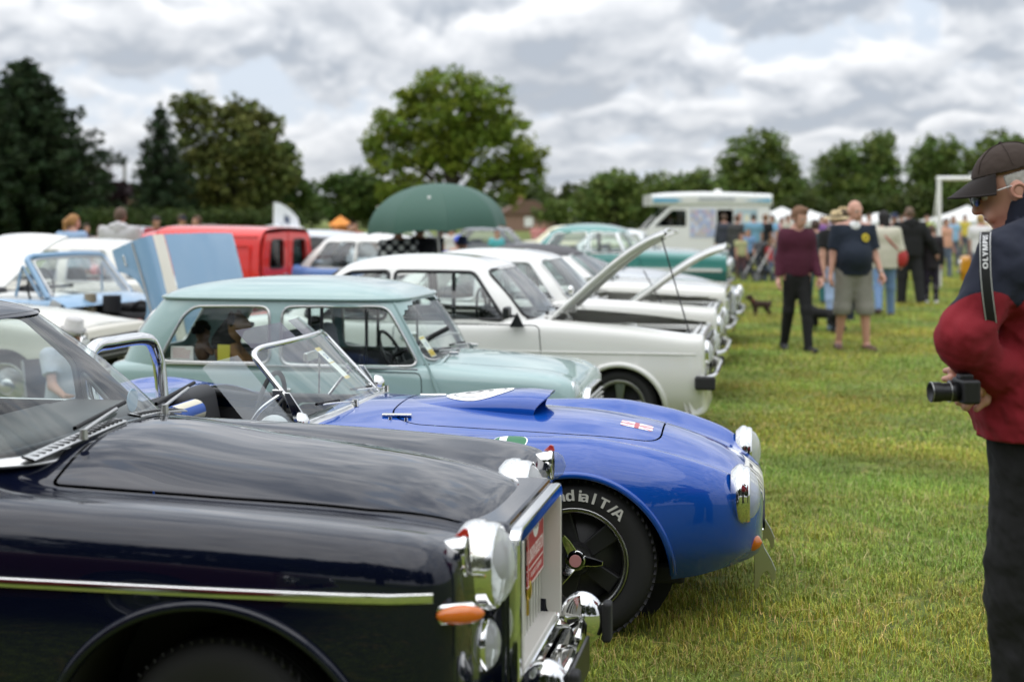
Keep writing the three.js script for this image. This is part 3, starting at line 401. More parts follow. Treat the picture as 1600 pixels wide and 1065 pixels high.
function wheelParts(style, R, W, rr, letters) {        // axis along z, outer face at +z; returns [rim, tyre]
  const h = W / 2, t = [[rr - 0.012, -h + 0.02], [rr + 0.01, -h + 0.004], [lerp(rr, R, 0.55), -h - 0.004], [R - 0.022, -h + 0.012], [R - 0.004, -h + 0.035]];
  const grooves = []; for (let k = -2; k <= 2; k++) { const y = k * W * 0.14; grooves.push([R, y - W * 0.05], [R, y + W * 0.036], [R - 0.007, y + W * 0.04], [R - 0.007, y + W * 0.085]); }
  grooves.pop(); grooves.pop();
  const prof = [...t, ...grooves.filter((g) => abs(g[1]) < h - 0.036), ...t.slice().reverse().map(([r, y]) => [r, -y])];
  const tyre = lathe(prof, 72); tyre.rotateX(PI / 2); const tyres = [tyre];
  { const n = 64, g = []; for (let k = 0; k < n; k++) for (const s of [-1, 1]) { const b = new THREE.BoxGeometry(0.006, 0.010, W * 0.2); b.rotateZ(0); b.rotateY(0.5 * s); b.translate(0, R - 0.0035, s * W * 0.37); b.rotateZ(k / n * 2 * PI); g.push(b); } tyres.push(...g); }
  const rim = [];
  const dish = (pts) => { const l = lathe(pts, 48); l.rotateX(PI / 2); return l; };
  rim.push(dish([[rr - 0.03, -h + 0.02], [rr - 0.012, -h + 0.015], [rr - 0.03, -h * 0.4], [rr - 0.03, h * 0.3], [rr - 0.012, h - 0.03], [rr + 0.004, h - 0.014], [rr + 0.008, h - 0.004], [rr, h + 0.001], [rr - 0.014, h - 0.006], [rr - 0.022, h - 0.03]]));
  const dark = [];
  if (style === 'five') {
    dark.push(dish([[0.002, h - 0.03], [0.055, h - 0.034], [rr - 0.03, h - 0.085], [rr - 0.03, h - 0.10], [0.002, h - 0.09]].map(([r, y]) => [r, y - 0.02])));
    for (let k = 0; k < 5; k++) { const s = plate([[-0.026, 0.045], [0.026, 0.045], [0.033, rr - 0.03], [-0.033, rr - 0.03]], 0.028, 0.006); s.translate(0, 0, h - 0.088); s.rotateX(0); s.rotateZ(k * 2 * PI / 5 + 0.35); dark.push(s); }
    dark.push(cyl(0.06, 0.075, 0.05, 0, 0, h - 0.06, 24, 'z'));
  } else if (style === 'eight') {
    for (let k = 0; k < 4; k++) for (const q of [-0.13, 0.13]) { const s = plate([[-0.011, 0.03], [0.011, 0.03], [0.014, rr - 0.025], [-0.014, rr - 0.025]], 0.02, 0.004); s.translate(0, 0, h - 0.06); s.rotateZ(k * PI / 2 + q); rim.push(s); }
    rim.push(cyl(0.045, 0.06, 0.03, 0, 0, h - 0.045, 20, 'z')); dark.push(dish([[0.002, h - 0.09], [rr - 0.03, h - 0.09]]));
  } else {
    rim.push(dish([[0.002, h - 0.015], [0.05, h - 0.018], [0.075, h - 0.035], [rr * 0.72, h - 0.04], [rr - 0.022, h - 0.055]]));
    rim.push(dish([[0.001, h + 0.012], [0.04, h + 0.008], [0.062, h - 0.006], [0.07, h - 0.02]]));
  }
  return [rim, tyres, dark];
}
function addWheel(root, style, R, W, rr, x, y, z, rimMat, darkMat = M.dark) {
  const [rim, tyre, dark] = wheelParts(style, R, W, rr), w = mesh('wheel', rim, rimMat, root); w.position.set(x, y, z); if (z < 0) w.rotation.y = PI;
  mesh('tyre', tyre, M.rubber, w); if (dark.length) mesh('wheel_centre', dark, darkMat, w); return w;
}
// c: secs, nu, nv, paint; arches [[x, y, r]]; cabin; windows; bonnet [[x, z]...]; doors [[x, y]...]
function carBody(root, c) {
  const body = loft(c.secs, c.nu || 110, c.nv || 5), seam = c.seam || 0.0035;
  let shell = body;
  for (const [ax, ay, r, sx = 1] of c.arches) shell = clip(shell, (x, y, z) => hypot((x - ax) / sx, y - ay) - r);
  if (c.hole) { const h = sdPoly(rounded(c.hole, c.holeR ?? 0.15)); shell = clip(shell, (x, y, z) => y < c.holeY ? 1 : -h(x, abs(z))); }
  if (c.bonnet) {
    const b = sdPoly(rounded(c.bonnet, c.bonnetR ?? 0.05)), up = c.bonnetY || 0, top = (x, y, z) => y < up ? -0.05 : b(x, abs(z));
    if (!c.bonnetOpen) mesh('bonnet', clip(shell, (x, y, z) => top(x, y, z) - seam), c.paint, root);
    shell = clip(shell, (x, y, z) => -top(x, y, z) - seam);
  }
  if (c.boot) { const b = sdPoly(rounded(c.boot, 0.06)), top = (x, y, z) => y < (c.bootY || 0) ? -0.05 : b(x, abs(z)); mesh('boot_lid', clip(shell, (x, y, z) => top(x, y, z) - seam), c.paint, root); shell = clip(shell, (x, y, z) => -top(x, y, z) - seam); }
  for (const d of c.doors || []) {
    const s = sdPoly(rounded(d, 0.05)), f = (x, y, z) => abs(z) < 0.3 ? -1 : s(x, y), q = clip(shell, (x, y, z) => f(x, y, z) - seam);
    for (const sd of [1, -1]) mesh('door', clip(q, (x, y, z) => z * sd), c.doorPaint || c.paint, root);
    shell = clip(shell, (x, y, z) => -f(x, y, z) - seam);
  }
  if (c.lower) { mesh('lower_body', clip(shell, (x, y, z) => c.lower(x) - y), c.lowerPaint, root); shell = clip(shell, (x, y, z) => y - c.lower(x)); }
  mesh('body', shell, c.paint, root);
  // dark inside: wheel wells, floor, bulkheads
  const inn = [], W = c.width || 0.78;
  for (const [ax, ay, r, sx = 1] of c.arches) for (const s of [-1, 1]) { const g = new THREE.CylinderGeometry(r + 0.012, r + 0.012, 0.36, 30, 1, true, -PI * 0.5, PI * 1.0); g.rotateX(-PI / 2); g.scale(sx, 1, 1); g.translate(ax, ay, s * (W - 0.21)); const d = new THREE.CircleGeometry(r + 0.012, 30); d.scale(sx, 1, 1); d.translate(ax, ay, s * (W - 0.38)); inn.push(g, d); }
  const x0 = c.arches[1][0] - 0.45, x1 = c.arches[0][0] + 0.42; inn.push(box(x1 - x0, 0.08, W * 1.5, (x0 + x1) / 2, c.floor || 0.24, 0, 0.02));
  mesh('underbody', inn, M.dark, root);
  if (c.lips !== false) c.arches.forEach(([ax, ay, r, sx = 1]) => { const pts = []; for (let k = 0; k <= 26; k++) { const a = PI * (-0.02 + 1.04 * k / 26); pts.push([ax + (r + 0.006) * sx * cos(a), ay + (r + 0.006) * sin(a)]); } for (const s of [1, -1]) mesh('arch_lip', tube(lift(body, pts, 2, s, 0.0), c.lipR || 0.009, false, 60, 6), c.lipPaint || c.paint, root); });
  return body;
}
function carCabin(root, c) {                           // c.cabin plus side windows [[x, y]...], screen and rear [[z, y]...]
  const g = cabin(c.cabin, c.cu || 120, c.cv || 30), xm = c.xm ?? (c.cabin.top[0] + c.cabin.top[1]) / 2, seal = c.seal || 0.008, inset = -0.006;
  const side = (c.sides || []).map((p) => sdPoly(rounded(p, c.winR || 0.05)));
  const fr = c.screen && sdPoly(rounded([...c.screen, ...c.screen.slice().reverse().map(([z, y]) => [-z, y])], c.screenR || 0.07)), rr = c.rear && sdPoly(rounded([...c.rear, ...c.rear.slice().reverse().map(([z, y]) => [-z, y])], 0.07));
  const xf = c.screenX ?? c.cabin.top[1] - 0.12, xr = c.rearX ?? c.cabin.top[0] + 0.12;
  const F = (x, y, z) => { let v = -1; if (fr && x > xf) v = max(v, fr(z, y)); if (rr && x < xr) v = max(v, rr(z, y)); if (abs(z) > c.sideZ) for (const s of side) v = max(v, s(x, y)); return v; };
  let shell = g;
  if (fr) shell = clip(shell, (x, y, z) => x > xf ? -fr(z, y) : 1);
  if (rr) shell = clip(shell, (x, y, z) => x < xr ? -rr(z, y) : 1);
  for (const s of side) shell = clip(shell, (x, y, z) => abs(z) > c.sideZ ? -s(x, y) : 1);
  const ry = c.roofY;
  if (ry) { mesh('roof', clip(shell, (x, y, z) => y - ry(x)), c.roofPaint || c.paint, root); shell = clip(shell, (x, y, z) => ry(x) - y); }
  mesh('pillars', shell, c.pillarPaint || c.paint, root);
  const gl = swell(g, inset), sealMat = c.sealMat || M.trim, ring = (pts, axis, s, src, r = seal) => tube(lift(src, pts, axis, s, 0.001), r, true, 90, 6);
  if (fr) { const pane = mesh('windscreen', clip(gl, (x, y, z) => x > xf ? fr(z, y) + 0.004 : -1), c.glass || M.glass, root); const pts = rounded([...c.screen, ...c.screen.slice().reverse().map(([z, y]) => [-z, y])], c.screenR || 0.07); mesh('seal', ring(pts, 0, 1, clip(g, (x) => x - xf)), c.screenSeal || sealMat, pane); }
  if (rr) { const pane = mesh('rear_window', clip(gl, (x, y, z) => x < xr ? rr(z, y) + 0.004 : -1), c.glass || M.glass, root); const pts = rounded([...c.rear, ...c.rear.slice().reverse().map(([z, y]) => [-z, y])], 0.07); mesh('seal', ring(pts, 0, -1, clip(g, (x) => xr - x)), sealMat, pane); }
  (c.sides || []).forEach((p, i) => { for (const s of [1, -1]) { const pane = mesh('side_window', clip(gl, (x, y, z) => z * s > c.sideZ ? side[i](x, y) + 0.004 : -1), c.glass || M.glass, root); mesh('seal', ring(rounded(p, c.winR || 0.05), 2, s, g), sealMat, pane); } });
  return g;
}
function seats(root, xs, y, w, mat, back = 0.5, bench = false) {
  for (const x of xs) for (const z of bench ? [0] : [-w, w]) {
    const sw = bench ? w * 3.2 : w * 1.35, s = mesh('seat', [place(box(0.5, 0.16, sw, 0, 0, 0, 0.06, 3), x, y, z), place(box(0.15, back, sw, 0, back / 2, 0, 0.06, 3), x - 0.25, y + 0.02, z, 0, 0, 0.2)], mat, root); }
}
function steering(root, x, y, z, r = 0.19, tilt = 1.0, mat = M.black) {
  const g = [new THREE.TorusGeometry(r, 0.011, 8, 40), ...[0.3, PI - 0.3, -PI / 2].map((a) => place(box(r, 0.012, 0.012, r / 2, 0, 0, 0.004), 0, 0, 0, 0, 0, a)), cyl(0.035, 0.035, 0.03, 0, 0, 0, 16, 'z'), cyl(0.016, 0.016, 0.4, 0, 0, 0.2, 8, 'z')];
  const w = merge(g); w.rotateY(PI / 2); w.rotateZ(-tilt + PI / 2 - 0.6); w.translate(x, y, z); return mesh('steering_wheel', w, mat, root);
}
function headlamp(root, x, y, z, r, o = {}) {          // bezel points along +x
  const d = o.deep ?? 0.05, bz = lathe([[r * 0.86, -0.02 - d], [r * 1.04, -d], [r * 1.09, -d * 0.75], [r * 1.08, -d * 0.45], [r * 1.03, -d * 0.4], [r * 1.03, -d * 0.12], [r * 0.98, 0.006], [r * 0.92, 0.006], [r * 0.88, 0]], 32); bz.rotateZ(-PI / 2); bz.translate(x, y, z);
  const h = mesh('headlight', bz, o.mat || M.chrome, root);
  const re = lathe([[0.001, -0.07], [r * 0.5, -0.06], [r * 0.9, -0.004]], 24); re.rotateZ(-PI / 2); re.translate(x, y, z); mesh('reflector', re, M.chrome, h);
  const le = lathe([[0.001, r * 0.44], [r * 0.3, r * 0.42], [r * 0.55, r * 0.34], [r * 0.78, r * 0.2], [r * 0.92, 0]], 32); le.rotateZ(-PI / 2); le.translate(x, y, z); mesh('lens', le, M.lens, h); return h;
}
function ringAt(c, y, n = 80, off = 0, from = 0, to = 1) { const b = clamp((y - c.base[3]) / (c.top[3] - c.base[3])), belly = (c.belly || 0.025) * sin(b * PI) + off, xr = lerp(c.base[0], c.top[0], b), xf = lerp(c.base[1], c.top[1], b), w = lerp(c.base[2], c.top[2], b) + belly, e = 2 / lerp(c.n || 5, c.nt || c.n || 5, b), xc = (xr + xf) / 2, a = (xf - xr) / 2 + belly, o = []; for (let i = 0; i < n; i++) { const f = lerp(from, to, i / (to - from < 1 ? n - 1 : n)) * 2 * PI, C = cos(f), S = sin(f); o.push([xc + a * sign(C) * pow(abs(C), e) + (C > 0 ? (c.bow || 0) * (1 - S * S) : -(c.bowr || 0) * (1 - S * S)), y, w * sign(S) * pow(abs(S), e)]); } return o; }
// ------------------------------------------------------------------ near car: black saloon
{
  const P = paint([0.0028, 0.0042, 0.013], { clearcoatRoughness: 0.015, roughness: 0.2, specularIntensity: 0.05, clearcoat: 0.9 }), root = thing('black_saloon_car', 'shiny black saloon with tall chrome grille and red rally plaque, nearest the camera', 'car', [-0.035, 0, -4.327], -11 * PI / 180);
  const S = (x, r) => ({ x, p: r });
  const secs = [
    S(0.058, [[0.05, 0.5], [0.06, 0.52], [0.06, 0.55], [0.06, 0.56], [0.05, 0.57], [0.04, 0.57], [0.03, 0.57], [0.02, 0.57], [0.01, 0.57], [0, 0.57]]),
    S(0.052, [[0.62, 0.33], [0.68, 0.42], [0.68, 0.64], [0.66, 0.69], [0.6, 0.72], [0.45, 0.70], [0.32, 0.71], [0.3, 0.72], [0.16, 0.73], [0, 0.735]]),
    S(0.035, [[0.72, 0.29], [0.785, 0.42], [0.795, 0.70], [0.782, 0.772], [0.735, 0.805], [0.50, 0.785], [0.355, 0.775], [0.335, 0.782], [0.2, 0.805], [0, 0.812]]),
    S(-0.05, [[0.78, 0.26], [0.84, 0.42], [0.852, 0.72], [0.836, 0.81], [0.785, 0.852], [0.55, 0.838], [0.385, 0.812], [0.36, 0.824], [0.21, 0.852], [0, 0.862]]),
    S(-0.3, [[0.80, 0.24], [0.862, 0.42], [0.876, 0.73], [0.858, 0.832], [0.808, 0.876], [0.61, 0.872], [0.43, 0.85], [0.40, 0.864], [0.24, 0.906], [0, 0.922]]),
    S(-0.8, [[0.80, 0.24], [0.872, 0.42], [0.888, 0.74], [0.870, 0.85], [0.822, 0.898], [0.66, 0.905], [0.49, 0.882], [0.455, 0.90], [0.28, 0.955], [0, 0.975]]),
    S(-1.21, [[0.80, 0.24], [0.875, 0.42], [0.89, 0.74], [0.872, 0.858], [0.825, 0.908], [0.70, 0.925], [0.545, 0.912], [0.51, 0.93], [0.32, 0.995], [0, 1.02]]),
    S(-1.47, [[0.80, 0.24], [0.875, 0.42], [0.89, 0.72], [0.87, 0.85], [0.80, 0.91], [0.70, 0.95], [0.56, 0.97], [0.52, 0.98], [0.32, 1.0], [0, 1.01]]),
    S(-2.8, [[0.80, 0.24], [0.875, 0.42], [0.89, 0.72], [0.87, 0.86], [0.80, 0.92], [0.72, 0.96], [0.58, 0.98], [0.54, 0.985], [0.32, 1.0], [0, 1.0]]),
    S(-3.7, [[0.78, 0.28], [0.85, 0.42], [0.87, 0.72], [0.84, 0.84], [0.77, 0.90], [0.68, 0.93], [0.56, 0.94], [0.5, 0.945], [0.3, 0.96], [0, 0.965]]),
    S(-4.35, [[0.68, 0.34], [0.76, 0.42], [0.78, 0.66], [0.74, 0.76], [0.68, 0.81], [0.6, 0.83], [0.5, 0.835], [0.44, 0.84], [0.25, 0.85], [0, 0.85]]),
    S(-4.42, [[0.1, 0.5], [0.1, 0.55], [0.1, 0.6], [0.1, 0.62], [0.1, 0.63], [0.08, 0.63], [0.06, 0.63], [0.05, 0.63], [0.03, 0.63], [0, 0.63]]),
  ];
  const foot = [[-1.33, 0], [-1.40, 0.42], [-1.56, 0.6], [-3.5, 0.6], [-3.72, 0.4], [-3.76, 0]];
  const body = carBody(root, { secs, nu: 190, nv: 6, paint: P, width: 0.84, arches: [[-0.58, 0.27, 0.425, 1.03], [-3.48, 0.27, 0.40]], hole: [[-1.23, -0.5], [-1.23, 0.40], [-1.41, 0.58], [-3.5, 0.58], [-3.7, 0.38], [-3.7, -0.5]], holeR: 0.1, holeY: 0.9,
    bonnet: [[0.2, -0.4], [0.2, 0.345], [0.035, 0.345], [-0.3, 0.415], [-0.8, 0.473], [-1.19, 0.53], [-1.205, -0.4]], bonnetY: 0.755, bonnetR: 0.02, seam: 0.005, doors: [[[-1.55, 0.26], [-1.55, 0.88], [-2.5, 0.88], [-2.5, 0.26]], [[-2.53, 0.26], [-2.53, 0.88], [-3.3, 0.88], [-3.12, 0.45], [-3.05, 0.26]]], lipR: 0.016, lipPaint: P, floor: 0.3 });
  carCabin(root, { cabin: { base: [-3.68, -1.23, 0.665, 0.945], top: [-3.1, -1.74, 0.535, 1.335], roof: 1.425, n: 4.6, nt: 5, bow: 0.03 }, paint: P, roofPaint: P, screen: [[0.60, 0.985], [0.5, 1.335]], screenR: 0.05, rear: [[0.55, 1.0], [0.45, 1.30]], sides: [[[-1.59, 0.985], [-1.70, 1.105], [-1.70, 0.985]], [[-1.73, 0.985], [-1.73, 1.14], [-1.89, 1.31], [-2.4, 1.315], [-2.4, 0.985]], [[-2.46, 0.985], [-2.46, 1.315], [-2.98, 1.29], [-3.25, 0.985]]], winR: 0.03, sideZ: 0.45, seal: 0.012, sealMat: M.satin, screenSeal: M.trim, glass: glass([0.78, 0.84, 0.83]), screenX: -1.83, roofY: () => 1.345 });
  mesh('dashboard', [box(0.34, 0.16, 1.2, -1.59, 0.93, 0, 0.05, 3), box(0.05, 0.1, 0.4, -1.77, 0.95, -0.3, 0.02)], std([0.10, 0.095, 0.09], 0.6), root);
  steering(root, -1.87, 1.0, 0.36, 0.2, 1.0, std([0.5, 0.5, 0.48], 0.4));
  seats(root, [-2.25, -3.0], 0.62, 0.36, std([0.32, 0.31, 0.30], 0.6), 0.5);
  for (const s of [1, -1]) {
    const pts = []; for (let k = 0; k <= 40; k++) pts.push([lerp(-4.2, 0.0, k / 40), 0.735]);
    mesh('side_strip', strip(lift(body, pts, 2, s, 0.004), 0.026, 0.014, [0, 0, s]), M.chrome, root);
    const low = []; for (let k = 0; k <= 10; k++) low.push([lerp(-1.35, -1.1, k / 10), 0.30]);
    addWheel(root, 'steel', 0.30, 0.18, 0.18, -0.58, 0.285, s * 0.70, M.satin); addWheel(root, 'steel', 0.325, 0.18, 0.2, -3.48, 0.325, s * 0.72, M.satin);
    // side lamp on the wing front
    const pod = lathe([[0.001, -0.13], [0.018, -0.11], [0.036, -0.05], [0.046, -0.012], [0.05, 0.0], [0.046, 0.006]], 24); pod.scale(1.1, 1, 0.72); pod.rotateZ(-PI / 2); pod.translate(0.045, 0.805, s * 0.678); const sl = mesh('side_lamp', pod, M.chrome, root);
    const ln = lathe([[0.044, 0], [0.042, 0.018], [0.03, 0.04], [0.001, 0.052]], 24); ln.scale(1.1, 1, 0.72); ln.rotateZ(-PI / 2); ln.translate(0.045, 0.805, s * 0.678); mesh('lens', ln, glass([0.9, 0.9, 0.86], { roughness: 0.15 }), sl);
    const lr = lathe([[0.001, -0.03], [0.03, -0.02], [0.044, 0]], 20); lr.scale(1.1, 1, 0.72); lr.rotateZ(-PI / 2); lr.translate(0.045, 0.805, s * 0.678); mesh('reflector', lr, M.satin, sl);
    mesh('tell_tale', place(plate([[-0.022, 0], [0.012, 0], [0.008, 0.015], [0.0, 0.018]], 0.007, 0.002), 0.042, 0.856, s * 0.678 - 0.005), M.red, sl);
    headlamp(root, s > 0 ? 0.09 : 0.005, 0.735, s * 0.485, 0.113, { deep: 0.085 });
    const fog = headlamp(root, 0.06, 0.515, s * 0.46, 0.075, { deep: 0.05 }); fog.name = 'fog_lamp';
    const ind = mesh('indicator', place(box(0.13, 0.052, 0.03, 0, 0, 0, 0.012, 3), s > 0 ? 0.035 : -0.06, 0.69, s * 0.80, s * 0.35), M.chrome, root);
    const al = ball(1, 0, 0, 0, 0.062, 0.024, 0.022); mesh('amber_lens', place(al, s > 0 ? 0.062 : -0.035, 0.69, s * 0.805, s * 0.4), M.amber, ind);
    // overriders
    const ov = mesh('overrider', [place(ball(1, 0, 0, 0, 0.075, 0.088, 0.05, 24), 0.20, 0.365, s * 0.36), box(0.10, 0.10, 0.09, 0.145, 0.32, s * 0.36, 0.03, 3)], M.chrome, root);
    mesh('rubber_pad', place(box(0.03, 0.13, 0.062, 0, 0, 0, 0.012, 3), 0.282, 0.36, s * 0.36), M.rubber, ov);
    const wip = mesh('wiper', [tube([[-1.205, 1.035, s * 0.28 + 0.05], [-1.23, 1.05, s * 0.28 - 0.12], [-1.27, 1.055, s * 0.28 - 0.30]], 0.006), cyl(0.011, 0.014, 0.03, -1.195, 1.03, s * 0.28 + 0.06, 14)], M.satin, root);
    mesh('wiper_blade', tube([[-1.245, 1.04, s * 0.28 + 0.02], [-1.27, 1.052, s * 0.28 - 0.2], [-1.30, 1.06, s * 0.28 - 0.42]], 0.007), M.rubber, wip);
    const jet = mesh('washer_jet', [cyl(0.008, 0.011, 0.016, -0.98, 0.972, s * 0.2, 10)], M.chrome, root);
  }
  // scuttle louvres: a silver strip with dark slots, and the trim under the glass
  for (const s of [1, -1]) {
    const path = Array.from({ length: 15 }, (_, k) => { const t = k / 14; return [-1.222 - 0.05 * t * t, 1.030 - 0.046 * pow(t, 1.5), s * lerp(0.05, 0.52, t)]; }), vent = mesh('scuttle_vent', strip(path, 0.050, 0.008, [0.15, 1, 0.12 * s]), M.satin, root);
    for (let k = 0; k < 17; k++) { const t = (k + 0.5) / 17; mesh('slot', place(box(0.036, 0.005, 0.010, 0, 0, 0, 0.002), -1.222 - 0.05 * t * t, 1.0335 - 0.046 * pow(t, 1.5), s * lerp(0.06, 0.51, t), s * 0.25, s * 0.1), M.black, vent); }
  }
  const cb = { base: [-3.68, -1.23, 0.665, 0.945], top: [-3.1, -1.74, 0.535, 1.335], n: 4.6, nt: 5, bow: 0.03 }, base = ringAt(cb, 0.972, 60, 0.012, -0.115, 0.115);
  mesh('scuttle_trim', strip(base, 0.045, 0.014, [0.6, 0.8, 0]), M.satin, root);
  // windscreen base chrome and tax disc
  mesh('tax_disc', place(cyl(0.04, 0.04, 0.003, 0, 0, 0, 24, 'x'), -1.37, 1.04, -0.34), std([0.35, 0.5, 0.62], 0.6), root);
  // grille
  const G = rounded([[-0.36, 0.335], [0.36, 0.335], [0.375, 0.80], [-0.375, 0.80]], 0.05), Gi = rounded([[-0.335, 0.37], [0.335, 0.37], [0.348, 0.77], [-0.348, 0.77]], 0.035);
  const fr = plate(G, 0.022, 0.008, [Gi]); fr.rotateY(PI / 2); fr.translate(0.102, 0, 0); const gr = mesh('grille', fr, M.chrome, root);
  const G2 = rounded([[-0.385, 0.315], [0.385, 0.315], [0.395, 0.81], [-0.395, 0.81]], 0.06), fp = plate(G2, 0.15, 0.012, [Gi]); fp.rotateY(PI / 2); fp.translate(-0.065, 0, 0); mesh('front_panel', fp, P, root);
  const back = plate(Gi, 0.01, 0); back.rotateY(PI / 2); back.translate(0.032, 0, 0); for (const s of [1, -1]) mesh('grille_wall', box(0.102, 0.395, 0.014, 0.084, 0.572, s * 0.332, 0.004), std([0.62, 0.60, 0.55], 0.5), gr); mesh('grille_sill', box(0.085, 0.02, 0.66, 0.078, 0.382, 0, 0.006), std([0.62, 0.60, 0.55], 0.4), gr); mesh('grille_backing', back, M.black, gr);
  for (let k = 0; k < 13; k++) mesh('slat', box(0.02, 0.39, 0.020, 0.060, 0.57, -0.306 + k * 0.051, 0.004), std([0.66, 0.65, 0.60], 0.3, { metalness: 0.4 }), gr);
  mesh('grille_badge', [place(ball(1, 0, 0, 0, 0.012, 0.035, 0.022), 0.075, 0.53, -0.06), box(0.01, 0.05, 0.012, 0.073, 0.475, -0.06, 0.003)], std([0.6, 0.42, 0.08], 0.3, { metalness: 1 }), gr);
  const pt = canvasTex(512, 440, (g, w, h) => {
    g.fillStyle = '#b3202b'; g.fillRect(0, 0, w, h); g.strokeStyle = '#f2ece8'; g.lineWidth = 10; g.strokeRect(12, 12, w - 24, h - 24);
    g.fillStyle = '#f4f2ee'; g.beginPath(); g.ellipse(256, 110, 96, 82, 0, 0, 7); g.fill(); g.fillStyle = '#16161c'; g.font = 'bold 92px sans-serif'; g.textAlign = 'center'; g.textBaseline = 'middle'; g.fillText('106', 256, 112);
    g.fillStyle = '#f4f2ee'; g.font = 'bold 96px sans-serif'; g.save(); g.translate(256, 262); g.scale(0.62, 1.15); g.fillText('LONDON-BRIGHTON', 0, 0, 740); g.restore(); g.fillRect(30, 332, w - 60, 8); g.font = 'bold 40px sans-serif'; g.fillText('CLASSIC CAR RUN', 256, 378, 420);
  });
  const pg = new RoundedBoxGeometry(0.29, 0.235, 0.006, 2, 0.003); pg.rotateY(PI / 2); pg.translate(0.078, 0.655, -0.165); mesh('rally_plaque', pg, std(0xffffff, 0.35, { map: pt }), root);
  // bumper
  const bp = []; for (let k = 0; k <= 24; k++) { const z = lerp(-0.86, 0.86, k / 24); bp.push([0.155 - 0.16 * pow(abs(z) / 0.86, 2.6), 0.262, z]); }
  const bum = mesh('bumper', strip(bp, 0.11, 0.14, [1, 0, 0]), M.chrome, root);
  mesh('number_plate', box(0.012, 0.11, 0.52, 0.232, 0.285, 0.0, 0.004), std([0.012, 0.012, 0.012], 0.35), root);
  mesh('rear_bumper', strip(bp.map(([x, y, z]) => [-4.36 - x * 0.5, 0.36, z * 0.93]), 0.11, 0.05, [-1, 0, 0]), M.chrome, root);
}
